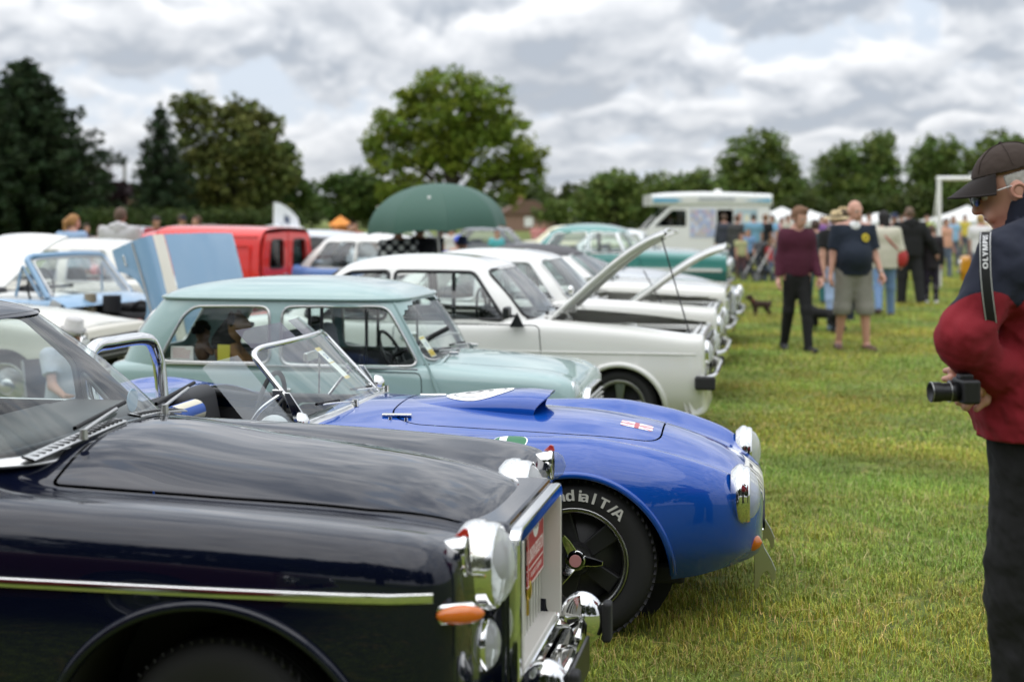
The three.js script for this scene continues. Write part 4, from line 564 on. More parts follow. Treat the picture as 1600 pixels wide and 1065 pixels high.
// ------------------------------------------------------------------ blue open sports car
{
  const P = paint([0.003, 0.060, 0.34], { roughness: 0.25, clearcoatRoughness: 0.02 }), root = thing('blue_sports_car', 'bright blue open two-seat sports car with bonnet scoop, roll hoop and raised windscreen', 'car', [0.38, 0, -6.34], -10 * PI / 180);
  const S = (x, p) => ({ x, p });
  const secs = [
    S(0.735, [[0.03, 0.40], [0.04, 0.41], [0.05, 0.42], [0.05, 0.43], [0.04, 0.44], [0.03, 0.44], [0.03, 0.44], [0.02, 0.44], [0, 0.44]]),
    S(0.725, [[0.24, 0.29], [0.33, 0.33], [0.37, 0.42], [0.37, 0.475], [0.34, 0.505], [0.27, 0.51], [0.2, 0.515], [0.1, 0.52], [0, 0.52]]),
    S(0.69, [[0.36, 0.275], [0.46, 0.33], [0.50, 0.42], [0.49, 0.495], [0.45, 0.535], [0.35, 0.54], [0.26, 0.55], [0.13, 0.56], [0, 0.562]]),
    S(0.60, [[0.50, 0.265], [0.60, 0.34], [0.645, 0.45], [0.635, 0.575], [0.545, 0.638], [0.40, 0.60], [0.3, 0.605], [0.15, 0.63], [0, 0.638]]),
    S(0.45, [[0.60, 0.24], [0.70, 0.35], [0.735, 0.48], [0.715, 0.62], [0.60, 0.70], [0.43, 0.655], [0.32, 0.66], [0.16, 0.695], [0, 0.705]]),
    S(0.25, [[0.64, 0.22], [0.765, 0.35], [0.795, 0.49], [0.76, 0.66], [0.62, 0.752], [0.44, 0.70], [0.33, 0.71], [0.17, 0.752], [0, 0.765]]),
    S(0.0, [[0.64, 0.2], [0.785, 0.35], [0.815, 0.50], [0.775, 0.69], [0.625, 0.785], [0.45, 0.735], [0.34, 0.748], [0.18, 0.79], [0, 0.803]]),
    S(-0.35, [[0.62, 0.19], [0.76, 0.33], [0.79, 0.48], [0.755, 0.68], [0.62, 0.775], [0.47, 0.752], [0.36, 0.772], [0.19, 0.81], [0, 0.822]]),
    S(-0.85, [[0.62, 0.18], [0.72, 0.30], [0.74, 0.45], [0.72, 0.64], [0.63, 0.745], [0.52, 0.775], [0.40, 0.80], [0.21, 0.835], [0, 0.845]]),
    S(-1.15, [[0.62, 0.18], [0.70, 0.29], [0.715, 0.43], [0.705, 0.61], [0.655, 0.73], [0.58, 0.79], [0.44, 0.815], [0.22, 0.835], [0, 0.84]]),
    S(-1.6, [[0.62, 0.18], [0.70, 0.29], [0.72, 0.43], [0.715, 0.61], [0.68, 0.71], [0.60, 0.735], [0.44, 0.74], [0.22, 0.74], [0, 0.74]]),
    S(-2.0, [[0.63, 0.19], [0.74, 0.32], [0.775, 0.46], [0.76, 0.66], [0.68, 0.79], [0.58, 0.82], [0.44, 0.815], [0.22, 0.81], [0, 0.81]]),
    S(-2.35, [[0.64, 0.2], [0.80, 0.35], [0.835, 0.50], [0.80, 0.71], [0.67, 0.84], [0.54, 0.82], [0.40, 0.80], [0.22, 0.81], [0, 0.815]]),
    S(-2.75, [[0.56, 0.28], [0.72, 0.38], [0.77, 0.50], [0.74, 0.66], [0.62, 0.745], [0.5, 0.74], [0.38, 0.73], [0.2, 0.735], [0, 0.74]]),
    S(-3.02, [[0.4, 0.36], [0.52, 0.42], [0.56, 0.5], [0.54, 0.58], [0.46, 0.62], [0.38, 0.63], [0.28, 0.63], [0.15, 0.63], [0, 0.63]]),
    S(-3.07, [[0.1, 0.46], [0.12, 0.48], [0.12, 0.5], [0.12, 0.52], [0.1, 0.53], [0.08, 0.53], [0.06, 0.53], [0.03, 0.53], [0, 0.53]]),
  ];
  const body = carBody(root, { secs, nu: 170, nv: 7, paint: P, width: 0.78, arches: [[0, 0.285, 0.372], [-2.29, 0.285, 0.372]], hole: [[-1.14, -0.6], [-1.14, 0.52], [-1.3, 0.575], [-1.95, 0.56], [-2.05, 0.48], [-2.05, -0.6]], holeR: 0.1, holeY: 0.6,
    bonnet: [[0.3, -0.4], [0.3, 0.27], [-0.05, 0.345], [-0.76, 0.415], [-0.865, 0.32], [-0.865, -0.4]], bonnetR: 0.09, bonnetY: 0.55, seam: 0.004, doors: [[[-0.86, 0.28], [-0.92, 0.68], [-1.0, 0.74], [-1.62, 0.72], [-1.66, 0.60], [-1.55, 0.28]]], lipR: 0.015 });
  // scoop
  const sh = (u, v, t) => { const w = lerp(0.155, 0.185, smooth(0, 1, u)) - t, h = (0.010 + 0.080 * smooth(0, 0.95, u)) - t * 0.7, a = v * PI, c = cos(a), x = lerp(-0.93, -0.2, u) - 0.06 * abs(c) ** 2 * u; const z = w * sign(c) * pow(abs(c), 0.45), up = pow(sin(a), 0.6); return [x, 0.79 + 0.03 * (1 - z * z * 20) - 0.05 * u * u * 0.6 + max(0, h) * up + (u < 0.02 ? -0.02 : 0) + 0.012, z]; };
  const sc = mesh('scoop', [grid((u, v) => sh(u, v, 0), 40, 40), grid((u, v) => sh(0.6 + 0.4 * u, v, 0.012), 14, 40), grid((u, v) => sh(1, v, 0.012 * u), 2, 40)], P, root);
  mesh('scoop_mouth', grid((u, v) => sh(0.72, v, 0.012 + 0.16 * u), 4, 30), M.black, sc);
  // roundels, flag, nose number: thin film on the paint
  const decal = (name, src, f, u, v, tex, lift_ = 0.0012) => { const g = uvPlanar(swell(clip(src, f), lift_), u, v); return mesh(name, g, std(0xffffff, 0.3, { map: tex }), root); };
  const rd = canvasTex(256, 256, (g) => { g.fillStyle = '#f3f3ef'; g.fillRect(0, 0, 256, 256); g.strokeStyle = '#8f9296'; g.lineWidth = 9; g.beginPath(); g.arc(128, 128, 96, 0, 7); g.stroke(); g.fillStyle = '#55585c'; g.font = 'bold 150px sans-serif'; g.textAlign = 'center'; g.textBaseline = 'middle'; g.fillText('6', 128, 132); });
  const scoopTop = outward(grid((u, v) => sh(u, v, 0), 60, 60));
  decal('number_roundel', scoopTop, (x, y, z) => y < 0.8 ? -1 : 0.155 - hypot(x + 0.53, z * 1.05), (x, y, z) => 0.5 + z / 0.31, (x) => 0.5 + (x + 0.53) / 0.31, rd, 0.002);
  const gw = canvasTex(256, 256, (g) => { g.fillStyle = '#eef0ec'; g.fillRect(0, 0, 256, 256); g.fillStyle = '#0f6a3c'; g.beginPath(); g.arc(128, 128, 118, 0, 7); g.fill(); g.fillStyle = '#eef0ec'; g.fillRect(50, 0, 54, 256); });
  decal('green_roundel', body, (x, y, z) => z < 0.3 || y < 0.5 ? -1 : 0.075 - hypot(x + 0.28, (z - 0.66) * 1.25), (x, y, z) => 0.5 + (x + 0.28) / 0.15, (x, y, z) => 0.5 - (z - 0.66) / 0.13, gw);
  const uj = canvasTex(256, 160, (g) => { g.fillStyle = '#e9e7ea'; g.fillRect(0, 0, 256, 160); g.lineWidth = 22; g.strokeStyle = '#c88088'; g.beginPath(); g.moveTo(0, 0); g.lineTo(256, 160); g.moveTo(256, 0); g.lineTo(0, 160); g.stroke(); g.fillStyle = '#e9e7ea'; g.fillRect(98, 0, 60, 160); g.fillRect(0, 52, 256, 56); g.fillStyle = '#b5525c'; g.fillRect(110, 0, 36, 160); g.fillRect(0, 64, 256, 32); });
  decal('flag_sticker', body, (x, y, z) => y < 0.5 ? -1 : min(0.07 - abs(x - 0.19), 0.04 - abs(z - 0.14)), (x, y, z) => 0.5 + (x - 0.19) / 0.14, (x, y, z) => 0.5 - (z - 0.14) / 0.08, uj);
  const np = canvasTex(256, 128, (g) => { g.fillStyle = '#eceae4'; g.fillRect(0, 0, 256, 128); g.fillStyle = '#26282c'; g.fillRect(20, 18, 18, 92); g.fillRect(52, 18, 18, 92); g.fillRect(96, 18, 16, 92); g.fillRect(128, 18, 16, 92); g.fillRect(128, 18, 50, 14); g.fillRect(208, 18, 20, 92); });
  decal('nose_number', body, (x, y, z) => x < 0.5 || y < 0.44 ? -1 : min(0.24 - abs(z - 0.0), min(y - 0.478, 0.60 - y)), (x, y, z) => 0.5 - z / 0.48, (x, y) => (y - 0.478) / 0.122, np);
  // lamps and bumpers
  for (const s of [1, -1]) {
    headlamp(root, 0.672, 0.562, s * 0.535, 0.110, { deep: 0.05 });
    const am = mesh('indicator', (() => { const g = lathe([[0.042, -0.04], [0.044, 0], [0.037, 0.004]], 20); g.rotateZ(-PI / 2); g.translate(0.668, 0.352, s * 0.445); return g; })(), M.chrome, root);
    mesh('amber_lens', (() => { const g = lathe([[0.039, 0], [0.036, 0.024], [0.022, 0.046], [0.001, 0.056]], 20); g.rotateZ(-PI / 2); g.translate(0.67, 0.352, s * 0.445); return g; })(), M.amber, am);
    const bl = plate([[0.80, 0.445], [0.812, 0.45], [0.825, 0.40], [0.848, 0.35], [0.885, 0.30], [0.905, 0.262], [0.902, 0.225], [0.888, 0.215], [0.882, 0.245], [0.865, 0.262], [0.845, 0.255], [0.83, 0.235], [0.815, 0.19], [0.80, 0.18]], 0.014, 0.003); bl.scale(0.8, 1, 1); bl.translate(0.055, -0.055, s * 0.30 - 0.007);
    const jack = mesh('bumper_blade', bl, M.satin, root);
    mesh('mount_tube', [cyl(0.009, 0.009, 0.18, 0.64, 0.37, s * 0.30, 12, 'x'), cyl(0.009, 0.009, 0.20, 0.62, 0.29, s * 0.30, 12, 'x'), ball(0.014, 0.712, 0.37, s * 0.30), cyl(0.02, 0.02, 0.012, 0.60, 0.37, s * 0.30, 14, 'x')], M.chrome, jack);
    for (const x of [0, -2.29]) {
      const w = addWheel(root, 'five', 0.318, 0.25, 0.206, x, 0.318, s * 0.635, std([0.33, 0.33, 0.32], 0.25, { metalness: 1 }), std([0.016, 0.016, 0.017], 0.4));
      const ear = [cyl(0.043, 0.05, 0.05, 0, 0, 0.075, 28, 'z'), cyl(0.034, 0.04, 0.018, 0, 0, 0.105, 28, 'z')];
      for (let k = 0; k < 3; k++) { const e = plate([[-0.018, 0.03], [0.018, 0.03], [0.012, 0.085], [0.004, 0.112], [-0.007, 0.112], [-0.012, 0.08]], 0.012, 0.004); e.rotateX(0.2); e.translate(0, 0, 0.08); e.rotateZ(-PI / 2 - 0.06 + k * 2 * PI / 3); ear.push(e); }
      const sp = mesh('spinner', ear, M.chrome, w);
      mesh('cap_badge', [cyl(0.024, 0.024, 0.004, 0, 0, 0.116, 24, 'z')], std([0.55, 0.25, 0.25], 0.4), w);
      if (s > 0) {
        const put = (str, a0, h, r, step) => { const gs = []; let a = a0; for (const ch of str) { if (ch !== ' ') { const t = new TextGeometry(ch, { font: BOLD, size: h, depth: 0.003, curveSegments: 4, bevelEnabled: false }); t.computeBoundingBox(); const bw = t.boundingBox.max.x; t.scale(1.25, 1, 1); t.translate(-bw * 0.625, r - h * 0.4, 0.1265); t.rotateZ(a - PI / 2); a -= (bw * 1.25 + 0.0015) / r; gs.push([t, bw]); } else a -= step; } return gs.map((q) => q[0]); };
        mesh('tyre_lettering', put('Radial T/A', 1.98, 0.041, 0.256, 0.10), std([0.62, 0.61, 0.57], 0.7), w);
      }
    }
    const wip = mesh('wiper', [tube([[-1.06 - 0.0, 0.855, s * 0.26 - 0.02], [-1.09, 0.868, s * 0.26 + 0.12], [-1.13, 0.87, s * 0.26 + 0.2]].map(([x, y, z]) => [x, y, z]), 0.004), cyl(0.014, 0.017, 0.03, -1.05, 0.85, s * 0.26 - 0.03, 12)], M.chrome, root);
    mesh('wiper_blade', tube([[-1.1, 0.87, s * 0.26 + 0.05], [-1.14, 0.878, s * 0.26 + 0.25]], 0.006), M.rubber, wip);
  }
  const latch = (x, z) => mesh('bonnet_latch', [place(box(0.13, 0.012, 0.03, 0, 0, 0, 0.006, 3), x, 0.818, z, 0.12), cyl(0.013, 0.013, 0.03, x - 0.05, 0.808, z, 14), cyl(0.009, 0.009, 0.016, x - 0.02, 0.806, z + 0.04, 10), cyl(0.009, 0.009, 0.016, x + 0.05, 0.804, z + 0.04, 10)], M.chrome, root);
  latch(-0.83, 0.345); latch(-0.83, -0.345);
  // windscreen
  const ws = (z, v) => { const k = 1 - (z / 0.56) ** 2; return [lerp(-1.165, -1.44, v) + 0.11 * k * (1 - 0.25 * v), lerp(0.80 + 0.035 * k, 1.10 + 0.012 * k, v), z * lerp(1, 0.91, v)]; };
  const pane = mesh('windscreen', grid((u, v) => ws(lerp(-0.55, 0.55, u), v), 24, 10), M.glass, root);
  const edge = rounded([[-0.56, 0], [0.56, 0], [0.56, 1.01, 0.14], [-0.56, 1.01, 0.14]], 0.03, 5), dense = []; edge.forEach((p, i) => { const q = edge[(i + 1) % edge.length], n = max(1, Math.round(hypot(p[0] - q[0], (p[1] - q[1]) * 0.4) / 0.05)); for (let k = 0; k < n; k++) dense.push(ws(lerp(p[0], q[0], k / n), lerp(p[1], q[1], k / n))); });
  mesh('windscreen_frame', tube(dense, 0.0135, true, 200, 8), M.chrome, root);
  const slip = []; for (let k = 0; k <= 24; k++) slip.push(ws(lerp(-0.6, 0.6, k / 24), -0.06)); 
  mesh('scuttle_seal', strip(slip.map(([x, y, z]) => [x + 0.035, y + 0.0, z]), 0.06, 0.012, [0.35, 1, 0]), std([0.05, 0.05, 0.052], 0.5), root);
  mesh('scuttle_trim', strip(slip.map(([x, y, z]) => [x + 0.004, y + 0.018, z]), 0.032, 0.012, [0.6, 1, 0]), M.satin, root);
  const stk = canvasTex(128, 256, (g) => { g.fillStyle = '#f2f0e8'; g.fillRect(0, 0, 128, 256); g.fillStyle = '#e2c46a'; g.fillRect(0, 0, 128, 26); g.fillRect(0, 120, 128, 8); g.fillRect(0, 236, 128, 20); g.strokeStyle = '#4a5a92'; g.lineWidth = 7; g.font = 'bold 54px sans-serif'; g.fillStyle = '#4a5a92'; g.fillText('X2', 26, 92); });
  mesh('pass_sticker', grid((u, v) => { const p = ws(lerp(-0.005, -0.085, 1 - u), lerp(0.33, 0.83, v)); return [p[0] - 0.008, p[1], p[2]]; }, 3, 6), std(0xffffff, 0.6, { map: stk }), root);
  for (const s of [1, -1]) {
    const a = ws(s * 0.555, 0.42), b = [-1.42, 0.78, s * 0.57];
    mesh('screen_stay', [tube([a, [-1.36, 0.86, s * 0.585], b], 0.009), box(0.05, 0.03, 0.014, a[0] - 0.02, a[1], a[2] + s * 0.01, 0.005), place(plate([[-0.05, 0], [0.012, 0], [-0.08, 0.13], [-0.1, 0.13]], 0.008, 0.002), -1.16, 0.80, s * 0.565)], M.chrome, root);
    const wing = (u, v) => { const y = lerp(0.80, 1.085, v), x = lerp(lerp(-1.215, -1.47, v), lerp(-1.34, -1.585, v), u); return [x, y - 0.03 * u, s * lerp(0.565, 0.70, u)]; };
    mesh('wind_deflector', grid((u, v) => { const r = u > 0.5 ? 1 - 0.10 * pow((u - 0.5) * 2, 4) : 1; return wing(u, 0.5 + (v - 0.5) * r); }, 10, 8), glass([0.80, 0.84, 0.86], { ior: 1.7, transmission: 0.86 }), root);
    const tint = std([0.08, 0.075, 0.10], 0.12, { transparent: true, opacity: 0.75 });
    mesh('sun_visor', grid((u, v) => { const p = ws(s * lerp(0.06, 0.5, u), 1.02); return [p[0] - 0.01 - 0.085 * v - 0.01 * u, p[1] + 0.075 * v - 0.004, p[2] * (1 - 0.05 * v)]; }, 8, 4), tint, root);
    mesh('door_mirror', (() => { const g = lathe([[0.001, -0.03], [0.028, -0.022], [0.042, 0], [0.045, 0.006], [0.041, 0.008]], 24); g.rotateZ(PI / 2 + 0.3); g.translate(-1.17, s > 0 ? 0.815 : 0.84, s * 0.60); return g; })(), M.chrome, root);
  }
  mesh('mirror', [place(box(0.02, 0.045, 0.17, 0, 0, 0, 0.009, 3), -1.33, 1.03, 0), cyl(0.005, 0.005, 0.16, -1.29, 0.94, 0, 8)], M.satin, root);
  // cockpit
  mesh('cockpit_tub', [box(1.0, 0.06, 1.16, -1.6, 0.26, 0), box(0.06, 0.5, 1.16, -2.08, 0.5, 0), box(0.05, 0.34, 1.16, -1.12, 0.56, 0), box(0.96, 0.44, 0.05, -1.6, 0.48, 0.60), box(0.96, 0.44, 0.05, -1.6, 0.48, -0.60)], M.dark, root);
  mesh('dashboard', box(0.07, 0.16, 1.08, -1.2, 0.73, 0, 0.03, 3), M.trim, root);
  const rim = []; for (let k = 0; k <= 40; k++) { const t = k / 40 * PI; rim.push([-1.32 - 0.74 * pow(sin(t), 0.4), 0.755 + 0.05 * pow(sin(t), 2), 0.60 * sign(cos(t)) * pow(abs(cos(t)), 0.35)]); }
  mesh('cockpit_trim', tube(rim, 0.024, false, 120, 8), M.trim, root);
  steering(root, -1.42, 0.80, 0.3, 0.185, 1.1, M.black);
  seats(root, [-1.72], 0.40, 0.29, M.seat, 0.42);
  const sq = canvasTex(128, 64, (g) => { for (let k = 0; k < 8; k++) { g.fillStyle = k % 2 ? '#d8d2bd' : '#4667b4'; g.fillRect(k * 16, 0, 16, 64); } });
  const roll = cyl(0.055, 0.055, 0.26, 0, 0, 0, 24, 'z'); mesh('striped_cushion', place(roll, -1.86, 0.775, 0.22), std(0xffffff, 0.7, { map: sq }), root);
  mesh('helmet_shell', place(ball(1, 0, 0, 0, 0.07, 0.06, 0.06), -1.36, 0.755, 0.42), M.white, root);
  // roll hoop
  mesh('roll_bar', [tube([[-2.06, 0.72, -0.02], [-2.09, 1.0, -0.02], [-2.105, 1.08, 0.02], [-2.11, 1.105, 0.10], [-2.14, 1.11, 0.36], [-2.15, 1.105, 0.50], [-2.15, 1.07, 0.56], [-2.14, 0.96, 0.58], [-2.08, 0.74, 0.58]], 0.030, false, 90, 16)], M.chrome, root);
  mesh('mouth', (() => { const g = cyl(1, 1, 0.02, 0, 0, 0, 40, 'x'); g.scale(1, 0.07, 0.27); g.translate(0.727, 0.40, 0); return g; })(), M.black, root);
  mesh('fuel_cap', cyl(0.045, 0.05, 0.03, -2.5, 0.80, 0.42, 24), M.chrome, root);
}
// ------------------------------------------------------------------ small teal estate
{
  const P = paint([0.29, 0.41, 0.40]), root = thing('small_estate_car', 'small pale teal two-door estate car with soft toys in its rear side window', 'car', [0.018, 0, -9.03], -11 * PI / 180);
  const S = (x, p) => ({ x, p });
  const secs = [
    S(0.50, [[0.08, 0.42], [0.1, 0.43], [0.1, 0.45], [0.1, 0.46], [0.09, 0.47], [0.08, 0.47], [0.06, 0.47], [0.03, 0.47], [0, 0.47]]),
    S(0.49, [[0.42, 0.26], [0.48, 0.34], [0.50, 0.45], [0.48, 0.55], [0.44, 0.60], [0.37, 0.615], [0.26, 0.625], [0.14, 0.63], [0, 0.635]]),
    S(0.44, [[0.55, 0.2], [0.6, 0.3], [0.615, 0.45], [0.60, 0.60], [0.555, 0.67], [0.48, 0.69], [0.33, 0.695], [0.18, 0.70], [0, 0.702]]),
    S(0.30, [[0.57, 0.17], [0.625, 0.28], [0.64, 0.45], [0.63, 0.62], [0.60, 0.70], [0.52, 0.73], [0.40, 0.738], [0.2, 0.755], [0, 0.76]]),
    S(0.0, [[0.57, 0.17], [0.628, 0.28], [0.643, 0.45], [0.635, 0.63], [0.61, 0.715], [0.53, 0.75], [0.42, 0.765], [0.2, 0.79], [0, 0.797]]),
    S(-0.40, [[0.57, 0.17], [0.63, 0.28], [0.645, 0.45], [0.64, 0.64], [0.62, 0.725], [0.57, 0.765], [0.44, 0.79], [0.2, 0.815], [0, 0.822]]),
    S(-0.65, [[0.57, 0.17], [0.63, 0.28], [0.648, 0.45], [0.642, 0.64], [0.628, 0.725], [0.60, 0.76], [0.45, 0.775], [0.2, 0.78], [0, 0.78]]),
    S(-2.1, [[0.57, 0.19], [0.63, 0.28], [0.648, 0.45], [0.642, 0.64], [0.628, 0.725], [0.60, 0.76], [0.45, 0.775], [0.2, 0.78], [0, 0.78]]),
    S(-2.46, [[0.55, 0.25], [0.615, 0.32], [0.63, 0.45], [0.625, 0.64], [0.605, 0.725], [0.57, 0.75], [0.45, 0.76], [0.2, 0.765], [0, 0.765]]),
    S(-2.50, [[0.2, 0.45], [0.25, 0.46], [0.25, 0.5], [0.25, 0.55], [0.22, 0.57], [0.2, 0.57], [0.15, 0.57], [0.1, 0.57], [0, 0.57]]),
  ];
  const C = { base: [-2.48, -0.375, 0.628, 0.735], top: [-2.20, -0.645, 0.57, 1.165], roof: 1.288, n: 6.5, nt: 6, bow: 0.03, pk: 2.2, pr: 0.62, belly: 0.02 };
  carBody(root, { secs, nu: 110, nv: 5, paint: P, width: 0.63, arches: [[0, 0.22, 0.27], [-1.95, 0.22, 0.27]], hole: [[-0.38, -0.4], [-0.38, 0.54], [-2.4, 0.56], [-2.42, -0.4]], holeR: 0.08, holeY: 0.66, bonnet: [[0.6, -0.4], [0.6, 0.36], [0.3, 0.385], [-0.35, 0.47], [-0.385, -0.4]], bonnetY: 0.60, bonnetR: 0.03, seam: 0.003, doors: [[[-0.42, 0.2], [-0.45, 0.735], [-1.37, 0.735], [-1.37, 0.2]]], lips: false, floor: 0.2 });
  carCabin(root, { cabin: C, paint: P, roofY: () => 1.17, screen: [[0.545, 0.80], [0.49, 1.145]], screenR: 0.07, rear: [[0.45, 0.80], [0.42, 1.08]], sides: [[[-2.13, 0.775], [-1.98, 1.06, 0.08], [-1.91, 1.115], [-1.42, 1.12], [-1.40, 0.775]], [[-1.335, 0.77], [-1.335, 1.12], [-0.69, 1.125], [-0.475, 0.77]]], winR: 0.065, sideZ: 0.50, seal: 0.010, sealMat: M.satin, screenSeal: M.satin, screenX: -0.60, glass: glass([0.84, 0.90, 0.88]) });
  mesh('gutter', tube(ringAt(C, 1.165, 120, 0.012), 0.011, true, 240, 6), P, root);
  for (const s of [1, -1]) {
    if (s > 0) mesh('body_seam', strip([[-0.635, 1.15, s * 0.575], [-0.53, 0.98, s * 0.607], [-0.40, 0.76, s * 0.632], [-0.33, 0.60, s * 0.655], [-0.30, 0.4, s * 0.66], [-0.30, 0.22, s * 0.645]], 0.018, 0.012, [0.2, 0, s]), P, root);
    mesh('window_bar', [box(0.012, 0.345, 0.012, -0.80, 0.945, s * 0.605, 0.003), box(0.02, 0.345, 0.014, -1.08, 0.945, s * 0.603, 0.003), box(0.02, 0.345, 0.014, -1.16, 0.945, s * 0.600, 0.003)], M.trim, root);
    mesh('window_catch', cyl(0.012, 0.018, 0.07, -0.83, 0.80, s * 0.60, 12), M.trim, root);
    mesh('waist_trim', strip([[-2.14, 0.762, s * 0.634], [-1.4, 0.762, s * 0.64], [-0.47, 0.758, s * 0.635]], 0.012, 0.01, [0, 0, s]), M.satin, root);
    const h = headlamp(root, 0.452, 0.60, s * 0.475, 0.088, { deep: 0.045 });
    addWheel(root, 'steel', 0.23, 0.14, 0.135, 0, 0.23, s * 0.56, M.satin); addWheel(root, 'steel', 0.23, 0.14, 0.135, -1.95, 0.23, s * 0.56, M.satin);
    const wp = mesh('wiper', [cyl(0.012, 0.016, 0.03, -0.345, 0.82, s * 0.2 - 0.1, 10), tube([[-0.345, 0.835, s * 0.2 - 0.1], [-0.37, 0.845, s * 0.2 + 0.08], [-0.40, 0.85, s * 0.2 + 0.2]], 0.005)], M.satin, root);
    mesh('wiper_blade', tube([[-0.375, 0.85, s * 0.2 - 0.02], [-0.41, 0.855, s * 0.2 + 0.26]], 0.006), M.rubber, wp);
    mesh('bonnet_hinge', box(0.06, 0.02, 0.03, -0.33, 0.825, s * 0.28, 0.006), M.satin, root);
  }
  const mk = mesh('grille', place(plate(rounded([[-0.3, 0.36], [0.3, 0.36], [0.34, 0.54], [0.26, 0.62], [-0.26, 0.62], [-0.34, 0.54]], 0.05), 0.03, 0.008), 0.485, 0, 0, PI / 2), M.chrome, root);
  for (let k = 0; k < 7; k++) mesh('slat', box(0.012, 0.008, 0.56, 0.527, 0.39 + k * 0.03, 0, 0.003), M.satin, mk);
  mesh('bumper', strip(Array.from({ length: 17 }, (_, k) => { const z = lerp(-0.62, 0.62, k / 16); return [0.55 - 0.12 * pow(abs(z) / 0.62, 3), 0.3, z]; }), 0.08, 0.03, [1, 0, 0]), M.chrome, root);
  mesh('dashboard', [box(0.2, 0.05, 1.1, -0.52, 0.76, 0, 0.02), box(0.05, 0.12, 0.3, -0.6, 0.72, 0, 0.02)], M.dark, root);
  mesh('interior_panel', [box(1.9, 0.30, 0.03, -1.4, 0.60, 0.585), box(1.9, 0.30, 0.03, -1.4, 0.60, -0.585), box(0.75, 0.05, 1.1, -2.0, 0.70, 0), box(1.4, 0.04, 1.12, -1.1, 0.25, 0)], std([0.12, 0.13, 0.135], 0.8), root);
  seats(root, [-1.05], 0.40, 0.28, std([0.24, 0.23, 0.29], 0.7), 0.54); seats(root, [-1.62], 0.38, 0.34, std([0.15, 0.155, 0.16], 0.7), 0.32, true);
  steering(root, -0.72, 0.80, 0.28, 0.17, 0.5, M.trim);
  mesh('mirror', place(box(0.02, 0.05, 0.15, 0, 0, 0, 0.009), -0.68, 1.09, 0), M.trim, root);
  // papers on show
  const pass = canvasTex(160, 200, (g) => { g.fillStyle = '#f1efe6'; g.fillRect(0, 0, 160, 200); g.fillStyle = '#e0c465'; g.fillRect(8, 6, 144, 22); g.fillStyle = '#e3bd48'; g.fillRect(8, 132, 144, 62); g.fillStyle = '#6675a5'; g.font = 'bold 58px sans-serif'; g.fillText('U5', 40, 104); });
  mesh('show_pass', place(box(0.004, 0.15, 0.115, 0, 0, 0, 0.001), -0.47, 0.875, 0.40, 0, 0, 0.62), std(0xffffff, 0.7, { map: pass }), root);
  const note = canvasTex(160, 90, (g) => { g.fillStyle = '#efe6e4'; g.fillRect(0, 0, 160, 90); g.fillStyle = '#c98088'; for (let k = 0; k < 5; k++) g.fillRect(14, 14 + k * 14, 90 + (k * 37) % 40, 5); });
  mesh('window_notice', box(0.15, 0.085, 0.003, -1.99, 0.825, 0.596, 0.001), std(0xffffff, 0.7, { map: note }), root);
  mesh('yellow_card', box(0.08, 0.10, 0.003, -1.72, 0.83, 0.585, 0.001), std([0.62, 0.52, 0.06], 0.7), root);
  mesh('door_lock', [box(0.07, 0.02, 0.02, -1.29, 0.62, 0.66, 0.006)], M.chrome, root);
  // speaker disc seen through the glass
  mesh('speaker', [cyl(0.04, 0.04, 0.02, -1.52, 0.94, -0.575, 24, 'z'), cyl(0.02, 0.02, 0.024, -1.52, 0.94, -0.572, 16, 'z')], M.dark, root);
  // toys behind the rear side glass
  const at = (x, y, z) => { const v = V(x, y, z); root.updateMatrixWorld(true); v.applyMatrix4(root.matrixWorld); return [v.x, v.y, v.z]; };
  const fur = (c) => std(c, 0.95, { bumpMap: rep(lumpy, 8), bumpScale: 0.004 });
  const dog = thing('plush_dog', 'brown and black plush dog inside the teal estate, right one in its rear side window', 'soft toy', at(-1.78, 0.73, 0.38), -0.2);
  mesh('body', net(blend(0.03, ell([0, 0.1, 0], [0.085, 0.10, 0.075]), cap([0.02, 0.16, 0], [0.06, 0.27, 0], 0.06, 0.065), cap([0.05, 0.10, 0.05], [0.13, 0.01, 0.06], 0.032, 0.034), cap([0.05, 0.10, -0.05], [0.13, 0.01, -0.06], 0.032, 0.034), cap([0.08, 0.27, 0], [0.14, 0.255, 0], 0.042, 0.028)), [-0.14, -0.06, -0.14], [0.22, 0.38, 0.14], 0.012), fur([0.30, 0.16, 0.07]), dog);
  mesh('coat', net(blend(0.03, ell([-0.01, 0.15, 0], [0.095, 0.075, 0.085]), cap([0.0, 0.2, 0], [0.03, 0.25, 0], 0.068, 0.06)), [-0.14, 0.0, -0.14], [0.16, 0.36, 0.14], 0.012), fur([0.02, 0.018, 0.018]), dog);
  mesh('ear', [ball(1, 0.05, 0.30, 0.062, 0.025, 0.05, 0.018), ball(1, 0.05, 0.30, -0.062, 0.025, 0.05, 0.018)], fur([0.05, 0.03, 0.02]), dog); mesh('nose', ball(0.016, 0.165, 0.262, 0), M.black, dog);
  const doll = thing('curly_doll', 'curly-haired brown doll inside the teal estate, left one in its rear side window', 'soft toy', at(-1.98, 0.75, 0.30), 0.2);
  mesh('body', net(blend(0.02, ell([0, 0.08, 0], [0.06, 0.09, 0.06]), ell([0, 0.2, 0], [0.055, 0.06, 0.055]), cap([0, 0.12, 0.05], [0.07, 0.06, 0.10], 0.02, 0.018), cap([0, 0.12, -0.05], [0.07, 0.06, -0.10], 0.02, 0.018)), [-0.1, -0.04, -0.14], [0.12, 0.3, 0.14], 0.012), fur([0.32, 0.18, 0.11]), doll); doll.scale.setScalar(0.85);
